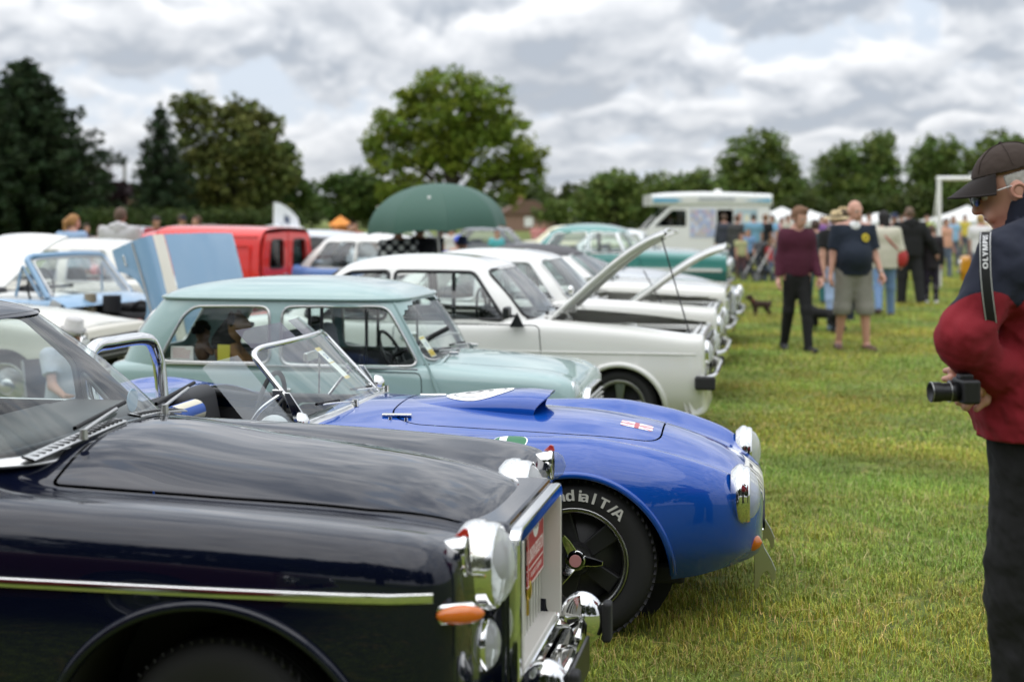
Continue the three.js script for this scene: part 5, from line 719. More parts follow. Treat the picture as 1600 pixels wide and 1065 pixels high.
  const rr = rng(5), curls = []; for (let k = 0; k < 60; k++) { const a = rr() * 6.3, b = rr() * 1.7; curls.push(ball(0.02, 0.06 * sin(b) * cos(a) - 0.01, 0.225 + 0.062 * cos(b), 0.062 * sin(b) * sin(a), 1, 1, 1, 7)); } mesh('hair', curls, fur([0.03, 0.02, 0.016]), doll);
}
// ------------------------------------------------------------------ square saloons of the row
// p: nose, tail, w, sill, belt, hf (nose top), hr (cowl), cowl, bf, bt (boot front, tail heights), bx (boot start x), cr
function boxySecs(p) {
  const st = [], S = (x, k, y0, top, cr, w = p.w) => st.push({ x, p: [[w * 0.90, y0], [w * 0.965, y0 + 0.10], [w, lerp(y0, top, 0.42)], [w * 0.995, lerp(y0, top, 0.66)], [w * 0.985, top - 0.09], [w * 0.955, top - 0.028], [w * 0.88, top], [w * 0.5, top + cr * 0.7], [0, top + cr]].map(([z, y]) => [z * k, y]) });
  const flat = (x, top, y0) => st.push({ x, p: [[0.2, 0.40], [0.24, 0.42], [0.24, 0.46], [0.24, 0.48], [0.22, 0.49], [0.18, 0.5], [0.12, 0.5], [0.06, 0.5], [0, 0.5]].map(([z, y]) => [z * p.w, lerp(y0, top, (y - 0.3) / 0.4)]) });
  flat(p.nose + 0.01, p.hf, p.sill + 0.06);
  S(p.nose, 0.95, p.sill + 0.06, p.hf - 0.035, 0.01); S(p.nose - 0.03, 0.985, p.sill + 0.03, p.hf - 0.008, 0.015); S(p.nose - 0.12, 1, p.sill, p.hf, p.cr * 0.6);
  S(lerp(p.nose, p.cowl, 0.5), 1, p.sill, lerp(p.hf, p.hr, 0.6), p.cr); S(p.cowl, 1, p.sill, p.hr, p.cr); S(p.cowl - 0.2, 1, p.sill, p.belt, p.cr * 0.5); S(lerp(p.cowl, p.bx, 0.5), 1, p.sill, p.belt, 0.01); S(p.bx, 1, p.sill, p.bf, 0.02);
  S(p.tail + 0.1, 0.99, p.sill + 0.04, p.bt, 0.02); S(p.tail, 0.95, p.sill + 0.10, p.bt - 0.03, 0.01); flat(p.tail - 0.01, p.bt, p.sill + 0.1);
  return st;
}
function saloon(p) {                                  // everything the saloons share; p.extra adds what is their own
  const root = thing(p.name, p.label, 'car', p.at, -(p.turn ?? TURN), p.group), P = p.paint, s2 = [1, -1];
  const body = carBody(root, { secs: boxySecs(p), nu: p.nu || 90, nv: 4, paint: P, width: p.w * 0.98, arches: p.arches, hole: [[p.cowl - 0.05, -0.4], [p.cowl - 0.05, p.w * 0.72], [p.cowl - 0.3, p.w * 0.86], [p.bx + 0.3, p.w * 0.86], [p.bx + 0.04, -0.4]], holeR: 0.08, holeY: p.belt - 0.08, bonnet: [[p.nose - 0.05, -0.3], [p.nose - 0.05, p.w * 0.80], [p.cowl + 0.04, p.w * 0.80], [p.cowl + 0.04, -0.3]], bonnetY: p.hf - 0.12, bonnetOpen: p.bonnetOpen, doors: p.doors, lower: p.lower, lowerPaint: p.lowerPaint, lips: p.lips, lipR: p.lipR, lipPaint: p.lipPaint, seam: p.seam || 0.004 });
  carCabin(root, { cabin: p.cabin, paint: P, pillarPaint: p.pillarPaint, roofPaint: p.roofPaint, roofY: p.roofPaint || p.roofY ? (p.roofY || (() => p.cabin.top[3] + 0.005)) : 0, screen: p.screen, rear: p.rearScreen, sides: p.sides, winR: p.winR || 0.035, sideZ: p.sideZ || p.w * 0.6, sealMat: p.sealMat, screenSeal: p.screenSeal, seal: p.seal, glass: p.glass, cu: p.cu || 90, cv: 22 });
  const hd = p.trimMat || M.grey;
  mesh('interior_panel', [box(p.cowl - p.bx - 0.5, 0.3, 0.03, (p.cowl + p.bx) / 2, p.belt - 0.2, p.w * 0.88), box(p.cowl - p.bx - 0.5, 0.3, 0.03, (p.cowl + p.bx) / 2, p.belt - 0.2, -p.w * 0.88), box(p.cowl - p.bx, 0.05, p.w * 1.7, (p.cowl + p.bx) / 2, 0.3, 0), box(0.04, 0.5, p.w * 1.7, p.cowl - 0.03, p.belt - 0.33, 0), box(0.3, 0.05, p.w * 1.6, p.bx + 0.1, p.belt - 0.06, 0)], hd, root);
  mesh('dashboard', box(0.28, 0.12, p.w * 1.6, p.cowl - 0.2, p.belt - 0.03, 0, 0.04), M.trim, root);
  seats(root, [p.cowl - 0.95], p.belt - 0.4, p.w * 0.44, p.seat || M.seat, 0.52); seats(root, [p.cowl - 1.75], p.belt - 0.4, p.w * 0.44, p.seat || M.seat, 0.45, true);
  steering(root, p.cowl - 0.5, p.belt + 0.04, p.w * 0.45, 0.18, 0.9, M.trim);
  for (const s of s2) {
    for (const [ax, ay, r] of p.arches) addWheel(root, p.wheel || 'steel', p.R || 0.29, 0.18, p.rr || 0.185, ax, p.R || 0.29, s * (p.w - 0.12), p.rimMat || M.satin);
    if (p.lampY) headlamp(root, p.nose + 0.02, p.lampY, s * p.w * p.lampZ, p.lampR || 0.088, { deep: 0.03 });
    if (p.mirror) mesh('door_mirror', [place(box(0.05, 0.09, 0.14, 0, 0, 0, 0.02, 3), p.mirror[0], p.mirror[1], s * (p.w + 0.09)), place(plate([[-0.05, 0], [0.05, 0], [0, 0.10]], 0.02, 0.005), p.mirror[0] + 0.06, p.mirror[1] - 0.11, s * (p.w + 0.0)), cyl(0.012, 0.012, 0.12, p.mirror[0] + 0.03, p.mirror[1] - 0.03, s * (p.w + 0.03), 8, 'z')], p.mirrorMat || M.trim, root);
    const wp = mesh('wiper', [cyl(0.012, 0.016, 0.03, p.cowl + 0.0, p.hr + p.cr + 0.005, s * 0.25, 10), tube([[p.cowl, p.hr + p.cr + 0.018, s * 0.25], [p.cowl - 0.04, p.hr + p.cr + 0.03, s * 0.25 + 0.2]], 0.006)], M.trim, root);
  }
  const bump = (x, y, dir, h, mat) => strip(Array.from({ length: 17 }, (_, k) => { const z = lerp(-p.w, p.w, k / 16); return [x - dir * 0.09 * pow(abs(z) / p.w, 6), y, z]; }), h, 0.05, [dir, 0, 0]);
  mesh('front_bumper', bump(p.nose + 0.07, p.bumpY || 0.45, 1, p.bumpH || 0.09), p.bumpMat || M.chrome, root); mesh('rear_bumper', bump(p.tail - 0.06, p.bumpY || 0.45, -1, 0.09), p.bumpMat || M.chrome, root);
  const gy = p.grilleY || [p.bumpY + 0.08 || 0.52, p.hf - 0.06], gr = mesh('grille', box(0.03, gy[1] - gy[0], p.w * (p.grilleW || 1.1), p.nose + 0.005, (gy[0] + gy[1]) / 2, 0, 0.01), p.grilleMat || M.trim, root);
  for (let k = 1; k < 5; k++) mesh('slat', box(0.012, 0.008, p.w * (p.grilleW || 1.1) - 0.04, p.nose + 0.024, lerp(gy[0], gy[1], k / 5), 0, 0.003), M.satin, gr);
  for (const d of p.doors || []) for (const s of s2) { const xr = min(...d.map((q) => q[0])); mesh('door_handle', [box(0.13, 0.022, 0.025, xr + 0.13, p.belt - 0.10, s * (p.w + 0.008), 0.008), cyl(0.012, 0.012, 0.02, xr + 0.07, p.belt - 0.13, s * (p.w + 0.002), 10, 'z')], p.bumpMat || M.chrome, root); }
  if (p.extra) p.extra(root, body, P);
  return root;
}
// an open bonnet hinged at the cowl: crowned panel with a turned-down lip and an inner frame
function openBonnet(root, p, len, ang, P) {
  const w = p.w * 0.79, g = [], hx = p.hinge ?? p.cowl + 0.05, hy = p.hr + 0.03, f = (off) => (u, v) => { const t = lerp(-1, 1, v), x = u * len, bend = -0.10 * pow(u, 5) - 0.035 * t * t; const X = x, Y = bend + off; return [hx + X * cos(ang) - Y * sin(ang), hy + X * sin(ang) + Y * cos(ang), t * w]; };
  const o = mesh('open_bonnet', [grid(f(0.012), 24, 16), grid(f(-0.012), 24, 16), ...[-1, 1].map((t) => tube(Array.from({ length: 13 }, (_, k) => f(0)(k / 12, t > 0 ? 1 : 0)), 0.014)), tube(Array.from({ length: 9 }, (_, k) => f(0)(1, k / 8)), 0.016)], P, root);
  mesh('bonnet_frame', [-0.6, 0, 0.6].map((t) => tube(Array.from({ length: 7 }, (_, k) => f(-0.03)(0.08 + 0.84 * k / 6, (t + 1) / 2)), 0.022)), P, o);
  mesh('bonnet_hinge', [box(0.09, 0.05, 0.02, hx + 0.02, hy - 0.02, w * 0.9, 0.006), box(0.09, 0.05, 0.02, hx + 0.02, hy - 0.02, -w * 0.9, 0.006)], P, o);
  const tip = f(0)(0.97, 0.86); return tip;
}
function engineBay(root, p, P) {
  const L = p.nose - p.cowl, xm = (p.nose + p.cowl) / 2, w = p.w * 0.8, y = p.hf;
  mesh('inner_wing', [box(L - 0.1, 0.34, 0.03, xm, y - 0.19, w - 0.02, 0.01), box(L - 0.1, 0.34, 0.03, xm, y - 0.19, -w + 0.02, 0.01), box(L - 0.12, 0.02, 0.26, xm, y - 0.035, w - 0.15, 0.008), box(L - 0.12, 0.02, 0.26, xm, y - 0.035, -w + 0.15, 0.008), box(0.03, 0.34, w * 2, p.cowl + 0.06, y - 0.14, 0, 0.01), box(0.05, 0.1, w * 2, p.nose - 0.1, y - 0.06, 0, 0.02)], P, root);
  const r = rng(11), bits = []; for (let k = 0; k < 26; k++) bits.push(box(0.05 + r() * 0.12, 0.03 + r() * 0.08, 0.05 + r() * 0.1, p.cowl + 0.14 + r() * (L - 0.34), y - 0.14 + r() * 0.08, (r() - 0.5) * w * 1.5, 0.012));
  mesh('engine', [box(0.55, 0.2, 0.4, xm - 0.02, y - 0.24, 0, 0.05, 3), cyl(0.1, 0.1, 0.07, xm, y - 0.06, 0.12, 24), box(0.2, 0.16, 0.14, p.cowl + 0.25, y - 0.1, w * 0.7, 0.02), box(0.06, 0.32, w * 1.3, p.nose - 0.17, y - 0.2, 0, 0.02)], std([0.10, 0.10, 0.10], 0.6), root); 
  const e2 = mesh('engine_fitting', bits, std([0.09, 0.09, 0.09], 0.5), root); e2.userData.kind = 'stuff';
  for (const z of [0.35, -0.35]) mesh('suspension_cap', cyl(0.06, 0.075, 0.05, xm - 0.05, y - 0.03, z * 1.3, 20), P, root);
}
const WHITE = paint([0.74, 0.735, 0.70]), CREAM = paint([0.74, 0.70, 0.60]);
saloon({
  name: 'white_saloon_car', label: 'square white saloon with open bonnet and black bumper ends, beside the teal estate', at: [0.93, 0, -11.2], paint: WHITE, nose: 0.62, tail: -3.3, w: 0.77, sill: 0.24, belt: 0.885, hf: 0.80, hr: 0.885, cowl: -0.62, bx: -2.62, bf: 0.90, bt: 0.84, cr: 0.03, nu: 110,
  arches: [[0, 0.24, 0.335], [-2.4, 0.24, 0.335]], R: 0.275, rr: 0.185, wheel: 'eight', rimMat: M.alloy, bonnetOpen: true, lips: true, lipR: 0.022, doors: [[[-0.55, 0.27], [-0.60, 0.86], [-1.72, 0.86], [-1.72, 0.27]]],
  cabin: { base: [-2.72, -0.64, 0.735, 0.865], top: [-2.22, -1.03, 0.60, 1.275], roof: 1.375, n: 5.5, bow: 0.04, pk: 2.4 }, screen: [[0.62, 0.90], [0.53, 1.26]], rearScreen: [[0.58, 0.93], [0.5, 1.24]], sides: [[[-0.87, 0.895], [-1.13, 1.245], [-1.74, 1.25], [-1.74, 0.895]], [[-1.79, 0.895], [-1.79, 1.25], [-2.10, 1.24], [-2.40, 1.08], [-2.44, 0.895]]], seal: 0.015, sealMat: M.trim, screenSeal: M.trim,
  mirror: [-0.82, 0.96], bumpY: 0.46, bumpH: 0.10, lampY: 0.66, lampZ: 0.66, grilleY: [0.55, 0.76], bumpMat: M.chrome,
  extra(root, body, P) {
    const t = openBonnet(root, this, 1.08, 0.735, P); engineBay(root, this, P);
    mesh('bonnet_prop', poly([t, [0.50, 0.80, 0.52]], 0.006), M.trim, root);
    for (const s of [1, -1]) { mesh('bumper_end', box(0.15, 0.10, 0.055, 0.63, 0.46, s * 0.775, 0.02, 3), M.rubber, root); mesh('crease', strip(lift(body, Array.from({ length: 30 }, (_, k) => [lerp(-3.1, 0.56, k / 29), 0.665]), 2, s, 0.0), 0.012, 0.012, [0, 0, s]), P, root); mesh('quarter_bar', box(0.03, 0.35, 0.012, -1.27, 1.07, s * 0.665, 0.003), M.trim, root).rotation.x = -s * 0.0; }
    mesh('front_spoiler', strip(Array.from({ length: 17 }, (_, k) => { const z = lerp(-0.74, 0.74, k / 16); return [0.60 - 0.10 * pow(abs(z) / 0.74, 5), 0.27, z]; }), 0.14, 0.04, [1, 0.25, 0]), P, root);
  } });
saloon({
  name: 'white_saloon_car', label: 'white rounded saloon with chrome bumper and raised bonnet, second white car of the row', at: [1.39, 0, -13.6], paint: WHITE, nose: 0.60, tail: -3.4, w: 0.79, sill: 0.24, belt: 0.885, hf: 0.845, hr: 0.90, cowl: -0.62, bx: -2.5, bf: 0.92, bt: 0.86, cr: 0.03,
  arches: [[0, 0.26, 0.34], [-2.48, 0.26, 0.34]], R: 0.29, bonnetOpen: true, lips: false, doors: [[[-0.55, 0.27], [-0.60, 0.86], [-1.55, 0.86], [-1.55, 0.27]]],
  cabin: { base: [-2.62, -0.64, 0.745, 0.865], top: [-2.2, -1.02, 0.60, 1.265], roof: 1.365, n: 4.5, bow: 0.06, pk: 2.4 }, screen: [[0.64, 0.90], [0.53, 1.26]], screenR: 0.10, rearScreen: [[0.58, 0.93], [0.5, 1.24]], sides: [[[-0.88, 0.895], [-1.14, 1.24], [-1.58, 1.245], [-1.58, 0.895]], [[-1.63, 0.895], [-1.63, 1.245], [-2.05, 1.23], [-2.28, 0.895]]], seal: 0.013, sealMat: M.satin, screenSeal: M.satin,
  bumpY: 0.42, lampY: 0.68, lampZ: 0.74, grilleY: [0.55, 0.76], grilleMat: M.satin,
  extra(root, body, P) { const t = openBonnet(root, { ...this, w: 0.72, hinge: -0.24, hr: 0.84 }, 1.03, 0.64, P); engineBay(root, this, P); mesh('bonnet_prop', poly([[-0.1, 1.16, 0.3], [0.1, 0.84, 0.52]], 0.006), M.trim, root); for (const s of [1, -1]) mesh('wing_mirror', [cyl(0.008, 0.008, 0.1, -0.72, 0.93, s * 0.78, 8), place(ball(1, 0, 0, 0, 0.03, 0.04, 0.05), -0.72, 1.0, s * 0.78)], M.chrome, root); },
});
saloon({
  name: 'white_coupe_car', label: 'white square-fronted car with a black vinyl roof and silver headlamp panel', at: [1.80, 0, -16.3], paint: paint([0.72, 0.71, 0.66]), pillarPaint: WHITE, roofPaint: std([0.05, 0.047, 0.05], 0.6), roofY: () => 1.22, nose: 0.68, tail: -3.6, w: 0.84, sill: 0.24, belt: 0.88, hf: 0.885, hr: 0.93, cowl: -0.62, bx: -2.6, bf: 0.92, bt: 0.86, cr: 0.025,
  arches: [[0, 0.28, 0.35], [-2.6, 0.28, 0.35]], R: 0.30, wheel: 'eight', rimMat: M.alloy, lips: false, doors: [[[-0.55, 0.27], [-0.60, 0.86], [-1.75, 0.86], [-1.75, 0.27]]],
  cabin: { base: [-2.72, -0.60, 0.80, 0.865], top: [-2.15, -1.10, 0.62, 1.245], roof: 1.345, n: 5, bow: 0.05, pk: 2.4 }, screen: [[0.66, 0.92], [0.54, 1.23]], rearScreen: [[0.6, 0.93], [0.5, 1.22]], sides: [[[-0.86, 0.90], [-1.17, 1.21], [-1.74, 1.215], [-1.74, 0.90]], [[-1.80, 0.90], [-1.80, 1.215], [-2.1, 1.2], [-2.4, 0.90]]], seal: 0.013, sealMat: M.trim, screenSeal: M.satin, glass: glass([0.55, 0.66, 0.62]),
  bumpY: 0.44, grilleY: [0.58, 0.80], mirror: [-0.80, 0.98], mirrorMat: M.chrome,
  extra(root) { for (const s of [1, -1]) { const l = mesh('headlight', box(0.06, 0.17, 0.30, 0.665, 0.70, s * 0.62, 0.03, 3), M.chrome, root); mesh('lens', box(0.02, 0.13, 0.25, 0.70, 0.70, s * 0.62, 0.02), M.lens, l); mesh('side_lamp', box(0.10, 0.12, 0.02, 0.60, 0.69, s * 0.83, 0.01), std([0.34, 0.33, 0.30], 0.3), root); } mesh('crease', strip([[-3.3, 0.76, 0.845], [-1.5, 0.79, 0.848], [0.5, 0.80, 0.842]], 0.012, 0.012, [0, 0, 1]), M.satin, root); },
});
saloon({
  name: 'silver_sports_car', label: 'low silver sports car with long sloping nose between the vinyl-roofed and green cars', at: [2.45, 0, -18.9], paint: paint([0.46, 0.48, 0.50], { metalness: 0.35 }), nose: 0.55, tail: -3.4, w: 0.83, sill: 0.20, belt: 0.86, hf: 0.72, hr: 0.93, cowl: -0.95, bx: -2.5, bf: 0.95, bt: 0.84, cr: 0.05,
  arches: [[-0.25, 0.28, 0.34], [-2.7, 0.28, 0.34]], R: 0.30, lips: false, doors: [[[-0.95, 0.25], [-1.0, 0.84], [-1.9, 0.84], [-1.9, 0.25]]],
  cabin: { base: [-2.9, -0.86, 0.74, 0.86], top: [-2.1, -1.62, 0.55, 1.16], roof: 1.235, n: 4, bow: 0.08, pk: 2.2 }, screen: [[0.6, 0.93], [0.48, 1.15]], rearScreen: [[0.5, 0.95], [0.42, 1.13]], sides: [[[-1.25, 0.89], [-1.62, 1.13], [-1.95, 1.14], [-2.0, 0.89]], [[-2.05, 0.89], [-2.0, 1.135], [-2.2, 1.11], [-2.5, 0.89]]], seal: 0.011, sealMat: M.trim,
  bumpY: 0.42, lampY: 0.64, lampZ: 0.70, grilleY: [0.46, 0.60], grilleW: 0.8,
});
saloon({
  name: 'green_saloon_car', label: 'large two-tone teal green saloon with white flash and chrome front, farthest of the row', at: [3.05, 0, -25.6], paint: paint([0.055, 0.235, 0.21]), lower: (x) => 0.70, lowerPaint: paint([0.022, 0.11, 0.095]), nose: 0.85, tail: -3.7, w: 0.88, sill: 0.26, belt: 0.98, hf: 0.98, hr: 1.03, cowl: -0.75, bx: -2.55, bf: 1.02, bt: 0.98, cr: 0.04,
  arches: [[0, 0.29, 0.36], [-2.72, 0.29, 0.36]], R: 0.32, lips: false, doors: [[[-0.62, 0.3], [-0.66, 0.95], [-1.55, 0.95], [-1.55, 0.3]], [[-1.58, 0.3], [-1.58, 0.95], [-2.4, 0.95], [-2.25, 0.5]]],
  cabin: { base: [-2.75, -0.72, 0.80, 0.965], top: [-2.3, -1.05, 0.66, 1.40], roof: 1.53, n: 4.2, bow: 0.08, pk: 2.2 }, screen: [[0.72, 1.0], [0.6, 1.38]], rearScreen: [[0.62, 1.03], [0.52, 1.36]], sides: [[[-0.95, 1.0], [-1.12, 1.36], [-1.56, 1.38], [-1.56, 1.0]], [[-1.61, 1.0], [-1.61, 1.38], [-2.2, 1.35], [-2.42, 1.0]]], seal: 0.016, sealMat: M.chrome, screenSeal: M.chrome,
  bumpY: 0.50, bumpH: 0.12, lampY: 0.80, lampZ: 0.76, lampR: 0.11, grilleY: [0.58, 0.78], grilleMat: M.satin,
  extra(root) { for (const s of [1, -1]) mesh('flash_strip', strip([[-3.5, 0.80, s * 0.885], [-1.5, 0.75, s * 0.892], [0.76, 0.72, s * 0.878]], 0.055, 0.014, [0, 0, s]), paint([0.7, 0.7, 0.68]), root); mesh('hood_badge', box(0.12, 0.05, 0.03, 0.78, 1.03, 0, 0.01), M.chrome, root); },
});
// ------------------------------------------------------------------ cars behind, left of the frame
saloon({
  name: 'cream_sports_car', label: 'cream car with black grille parked nose-on behind the teal estate, mostly hidden', at: [-4.02, 0, -12.3], turn: TURN, paint: CREAM, nose: 0.62, tail: -3.0, w: 0.72, sill: 0.24, belt: 0.80, hf: 0.74, hr: 0.86, cowl: -0.7, bx: -2.3, bf: 0.8, bt: 0.72, cr: 0.06,
  arches: [[0, 0.26, 0.33], [-2.1, 0.26, 0.33]], R: 0.28, lips: false, doors: [[[-0.7, 0.27], [-0.72, 0.78], [-1.7, 0.78], [-1.7, 0.27]]],
  cabin: { base: [-2.1, -0.72, 0.66, 0.79], top: [-1.9, -1.0, 0.58, 1.08], roof: 1.14, n: 5, bow: 0.05 }, screen: [[0.58, 0.83], [0.52, 1.06]], rearScreen: [[0.5, 0.85], [0.45, 1.04]], sides: [[[-0.95, 0.82], [-1.1, 1.05], [-1.75, 1.05], [-1.8, 0.82]]], sealMat: M.satin,
  bumpY: 0.36, lampY: 0.60, lampZ: 0.78, lampR: 0.09, grilleY: [0.46, 0.66], grilleW: 1.2,
});
{ // small blue car with its whole front tipped forward
  const P = paint([0.215, 0.36, 0.52]), p = { name: 'light_blue_car', label: 'light blue small car with its whole front end tipped forward, engine showing', at: [-3.68, 0, -14.3], paint: P, nose: 0.60, tail: -2.9, w: 0.74, sill: 0.24, belt: 0.84, hf: 0.78, hr: 0.86, cowl: -0.62, bx: -2.2, bf: 0.84, bt: 0.80, cr: 0.03, arches: [[0, 0.26, 0.34], [-2.32, 0.26, 0.34]], R: 0.28, lips: false, doors: [[[-0.68, 0.27], [-0.72, 0.82], [-1.6, 0.82], [-1.6, 0.27]]] };
  const root = thing(p.name, p.label, 'car', p.at, -0.40), secs = boxySecs(p);
  let body = loft(secs, 80, 4); for (const [ax, ay, r] of p.arches) body = clip(body, (x, y) => hypot(x - ax, y - ay) - r);
  const h = sdPoly(rounded([[-0.72, -0.4], [-0.72, 0.56], [-2.2, 0.6], [-2.2, -0.4]], 0.08)); body = clip(body, (x, y, z) => y < 0.7 ? 1 : -h(x, abs(z)));
  mesh('body', clip(body, (x) => -0.60 - x), P, root);
  const ws = (z, v) => { const k = 1 - (z / 0.62) ** 2; return [lerp(-0.66, -0.98, v) + 0.13 * k * (1 - 0.3 * v), lerp(0.86, 1.23, v) + 0.02 * k, z * lerp(1, 0.9, v)]; }, ed = rounded([[-0.6, 0], [0.6, 0], [0.6, 1], [-0.6, 1]], 0.10, 5), dn = []; ed.forEach((q, i) => { const e = ed[(i + 1) % ed.length], n = max(1, Math.round(hypot(q[0] - e[0], (q[1] - e[1]) * 0.4) / 0.07)); for (let k = 0; k < n; k++) dn.push(ws(lerp(q[0], e[0], k / n), lerp(q[1], e[1], k / n))); });
  const pane = mesh('windscreen', grid((u, v) => ws(lerp(-0.58, 0.58, u), v), 16, 8), M.glass, root); mesh('seal', tube(dn, 0.012, true, 160, 6), M.satin, pane);
  mesh('windscreen_frame', [tube([...Array.from({ length: 9 }, (_, k) => { const q = ws(0.64, k / 8); return [q[0] - 0.02, q[1], q[2]]; }), ...Array.from({ length: 9 }, (_, k) => { const q = ws(lerp(0.58, -0.58, k / 8), 1.08); return [q[0] - 0.02, q[1], q[2]]; }), ...Array.from({ length: 9 }, (_, k) => { const q = ws(-0.64, 1 - k / 8); return [q[0] - 0.02, q[1], q[2]]; })], 0.032, false, 120, 8)], P, root);
  mesh('scuttle', grid((u, v) => { const z = lerp(-0.68, 0.68, u), k = 1 - (z / 0.68) ** 2; return [lerp(-0.74, -0.42, v) + 0.13 * k, 0.875 + 0.02 * k - 0.10 * v * v, z]; }, 16, 8), P, root);
  for (const s of [1, -1]) { mesh('quarter_frame', poly([[-0.78, 0.87, s * 0.64], [-1.05, 1.18, s * 0.60], [-1.08, 0.87, s * 0.655]], 0.014), P, root); addWheel(root, 'steel', 0.28, 0.15, 0.175, 0, 0.28, s * 0.60, M.satin); addWheel(root, 'steel', 0.28, 0.15, 0.175, -2.32, 0.28, s * 0.60, M.satin); }
  mesh('chassis', [box(1.3, 0.12, 0.5, 0.0, 0.36, 0), box(0.05, 0.36, 1.2, -0.55, 0.62, 0), box(0.06, 0.05, 1.3, 0.5, 0.34, 0)], M.dark, root);
  mesh('engine', [box(0.6, 0.26, 0.34, -0.1, 0.58, 0, 0.06, 3), box(0.45, 0.08, 0.16, -0.1, 0.75, 0, 0.03), cyl(0.09, 0.09, 0.16, -0.25, 0.80, 0.22, 20), box(0.08, 0.36, 0.5, 0.36, 0.6, 0, 0.02), tube([[-0.1, 0.76, 0.1], [0.1, 0.82, 0.2], [0.32, 0.74, 0.15]], 0.022)], M.dark, root);
  mesh('manifold', [tube([[-0.3, 0.62, 0.2], [-0.1, 0.6, 0.3], [0.1, 0.62, 0.2]], 0.035), box(0.2, 0.1, 0.16, -0.38, 0.74, -0.3, 0.02)], std([0.25, 0.05, 0.04], 0.5), root); mesh('fluid_bottle', cyl(0.06, 0.06, 0.2, -0.42, 0.80, 0.34, 16), std([0.30, 0.25, 0.17], 0.5), root);
  seats(root, [-1.4], 0.5, 0.33, M.seat, 0.42); steering(root, -1.05, 0.95, 0.33, 0.19, 0.9, M.trim);
  // the tipped front: wing sides, bonnet skin and a cream band, standing on its nose
  const rotX = 0.52, rotY = 0.40, a = -1.22, tip = (x, y, z) => { const X = (x - rotX) * 0.92, Y = (y - rotY) * 0.92; return [rotX + X * cos(a) - Y * sin(a), rotY + X * sin(a) + Y * cos(a), z]; };
  const turnG = (g) => { const q = g.attributes.position; for (let i = 0; i < q.count; i++) { const v = tip(q.getX(i), q.getY(i), q.getZ(i)); q.setXYZ(i, ...v); } g.computeVertexNormals(); return g; };
  const fr = loft(secs.map((q) => ({ x: q.x, p: q.p.map(([z, y], i) => [z, i < 2 ? max(y, 0.36) : y]) })), 90, 4); let frt = clip(clip(fr, (x) => x + 0.58), (x, y) => hypot(x, y - 0.26) - 0.36); frt = clip(frt, (x, y) => y - 0.37);
  const band = (x, y, z) => min(z - 0.50, 0.655 - z, y - 0.6);
  const bn = mesh('front_end', turnG(clip(frt, (x, y, z) => -band(x, y, z))), P, root); mesh('cream_band', turnG(clip(frt, band)), CREAM, bn);
  mesh('release_handle', (() => { const g = box(0.12, 0.025, 0.03, -0.42, 0.52, 0.75, 0.01); return turnG(g.toNonIndexed ? g : g); })(), M.chrome, bn);
  mesh('bead_strip', turnG(strip([[-0.56, 0.66, 0.745], [-0.1, 0.66, 0.748], [0.5, 0.62, 0.73]], 0.02, 0.015, [0, 0, 1])), M.satin, bn);
}
saloon({
  name: 'cream_saloon_car', label: 'cream four-door saloon with dark red side stripe, behind the light blue car', at: [-3.6, 0, -17.2], paint: paint([0.74, 0.72, 0.65]), lower: () => 0.76, lowerPaint: paint([0.16, 0.016, 0.02]), nose: 0.8, tail: -3.6, w: 0.80, sill: 0.24, belt: 0.89, hf: 0.86, hr: 0.92, cowl: -0.75, bx: -2.6, bf: 0.90, bt: 0.86, cr: 0.03, arches: [[0, 0.26, 0.34], [-2.5, 0.26, 0.34]], R: 0.30, lips: false, doors: [[[-0.66, 0.27], [-0.70, 0.86], [-1.56, 0.86], [-1.56, 0.27]], [[-1.59, 0.27], [-1.59, 0.86], [-2.36, 0.86], [-2.2, 0.45]]],
  cabin: { base: [-2.8, -0.72, 0.75, 0.87], top: [-2.3, -1.05, 0.62, 1.29], roof: 1.40, n: 5, bow: 0.06 }, screen: [[0.64, 0.9], [0.54, 1.27]], rearScreen: [[0.6, 0.92], [0.5, 1.25]], sides: [[[-0.95, 0.90], [-1.12, 1.26], [-1.56, 1.265], [-1.56, 0.90]], [[-1.68, 0.90], [-1.68, 1.265], [-2.2, 1.25], [-2.46, 0.90]]], sealMat: M.satin, seal: 0.014, bumpY: 0.45, lampY: 0.68, lampZ: 0.75,
  extra(root) { mesh('sill_panel', [box(3.0, 0.2, 0.02, -1.4, 0.46, 0.805, 0.006), box(3.0, 0.2, 0.02, -1.4, 0.46, -0.805, 0.006)], CREAM, root); } });
saloon({
  name: 'white_estate_car', label: 'white car with tall raised bonnet at the left frame edge', at: [-5.5, 0, -15.6], paint: WHITE, nose: 0.7, tail: -3.4, w: 0.79, sill: 0.24, belt: 0.86, hf: 0.80, hr: 0.88, cowl: -0.6, bx: -2.5, bf: 0.88, bt: 0.84, cr: 0.03, arches: [[0, 0.26, 0.34], [-2.45, 0.26, 0.34]], R: 0.29, lips: false, bonnetOpen: true,
  cabin: { base: [-2.7, -0.62, 0.74, 0.85], top: [-2.2, -0.98, 0.60, 1.25], roof: 1.35, n: 5, bow: 0.05 }, screen: [[0.62, 0.9], [0.53, 1.23]], rearScreen: [[0.58, 0.92], [0.5, 1.2]], sides: [[[-0.88, 0.88], [-1.1, 1.22], [-1.6, 1.225], [-1.6, 0.88]], [[-1.66, 0.88], [-1.66, 1.225], [-2.1, 1.2], [-2.35, 0.88]]], bumpY: 0.44, lampY: 0.64, lampZ: 0.7,
  turn: -0.9, extra(root, body, P) { openBonnet(root, this, 0.98, 0.70, P); engineBay(root, this, P); } });
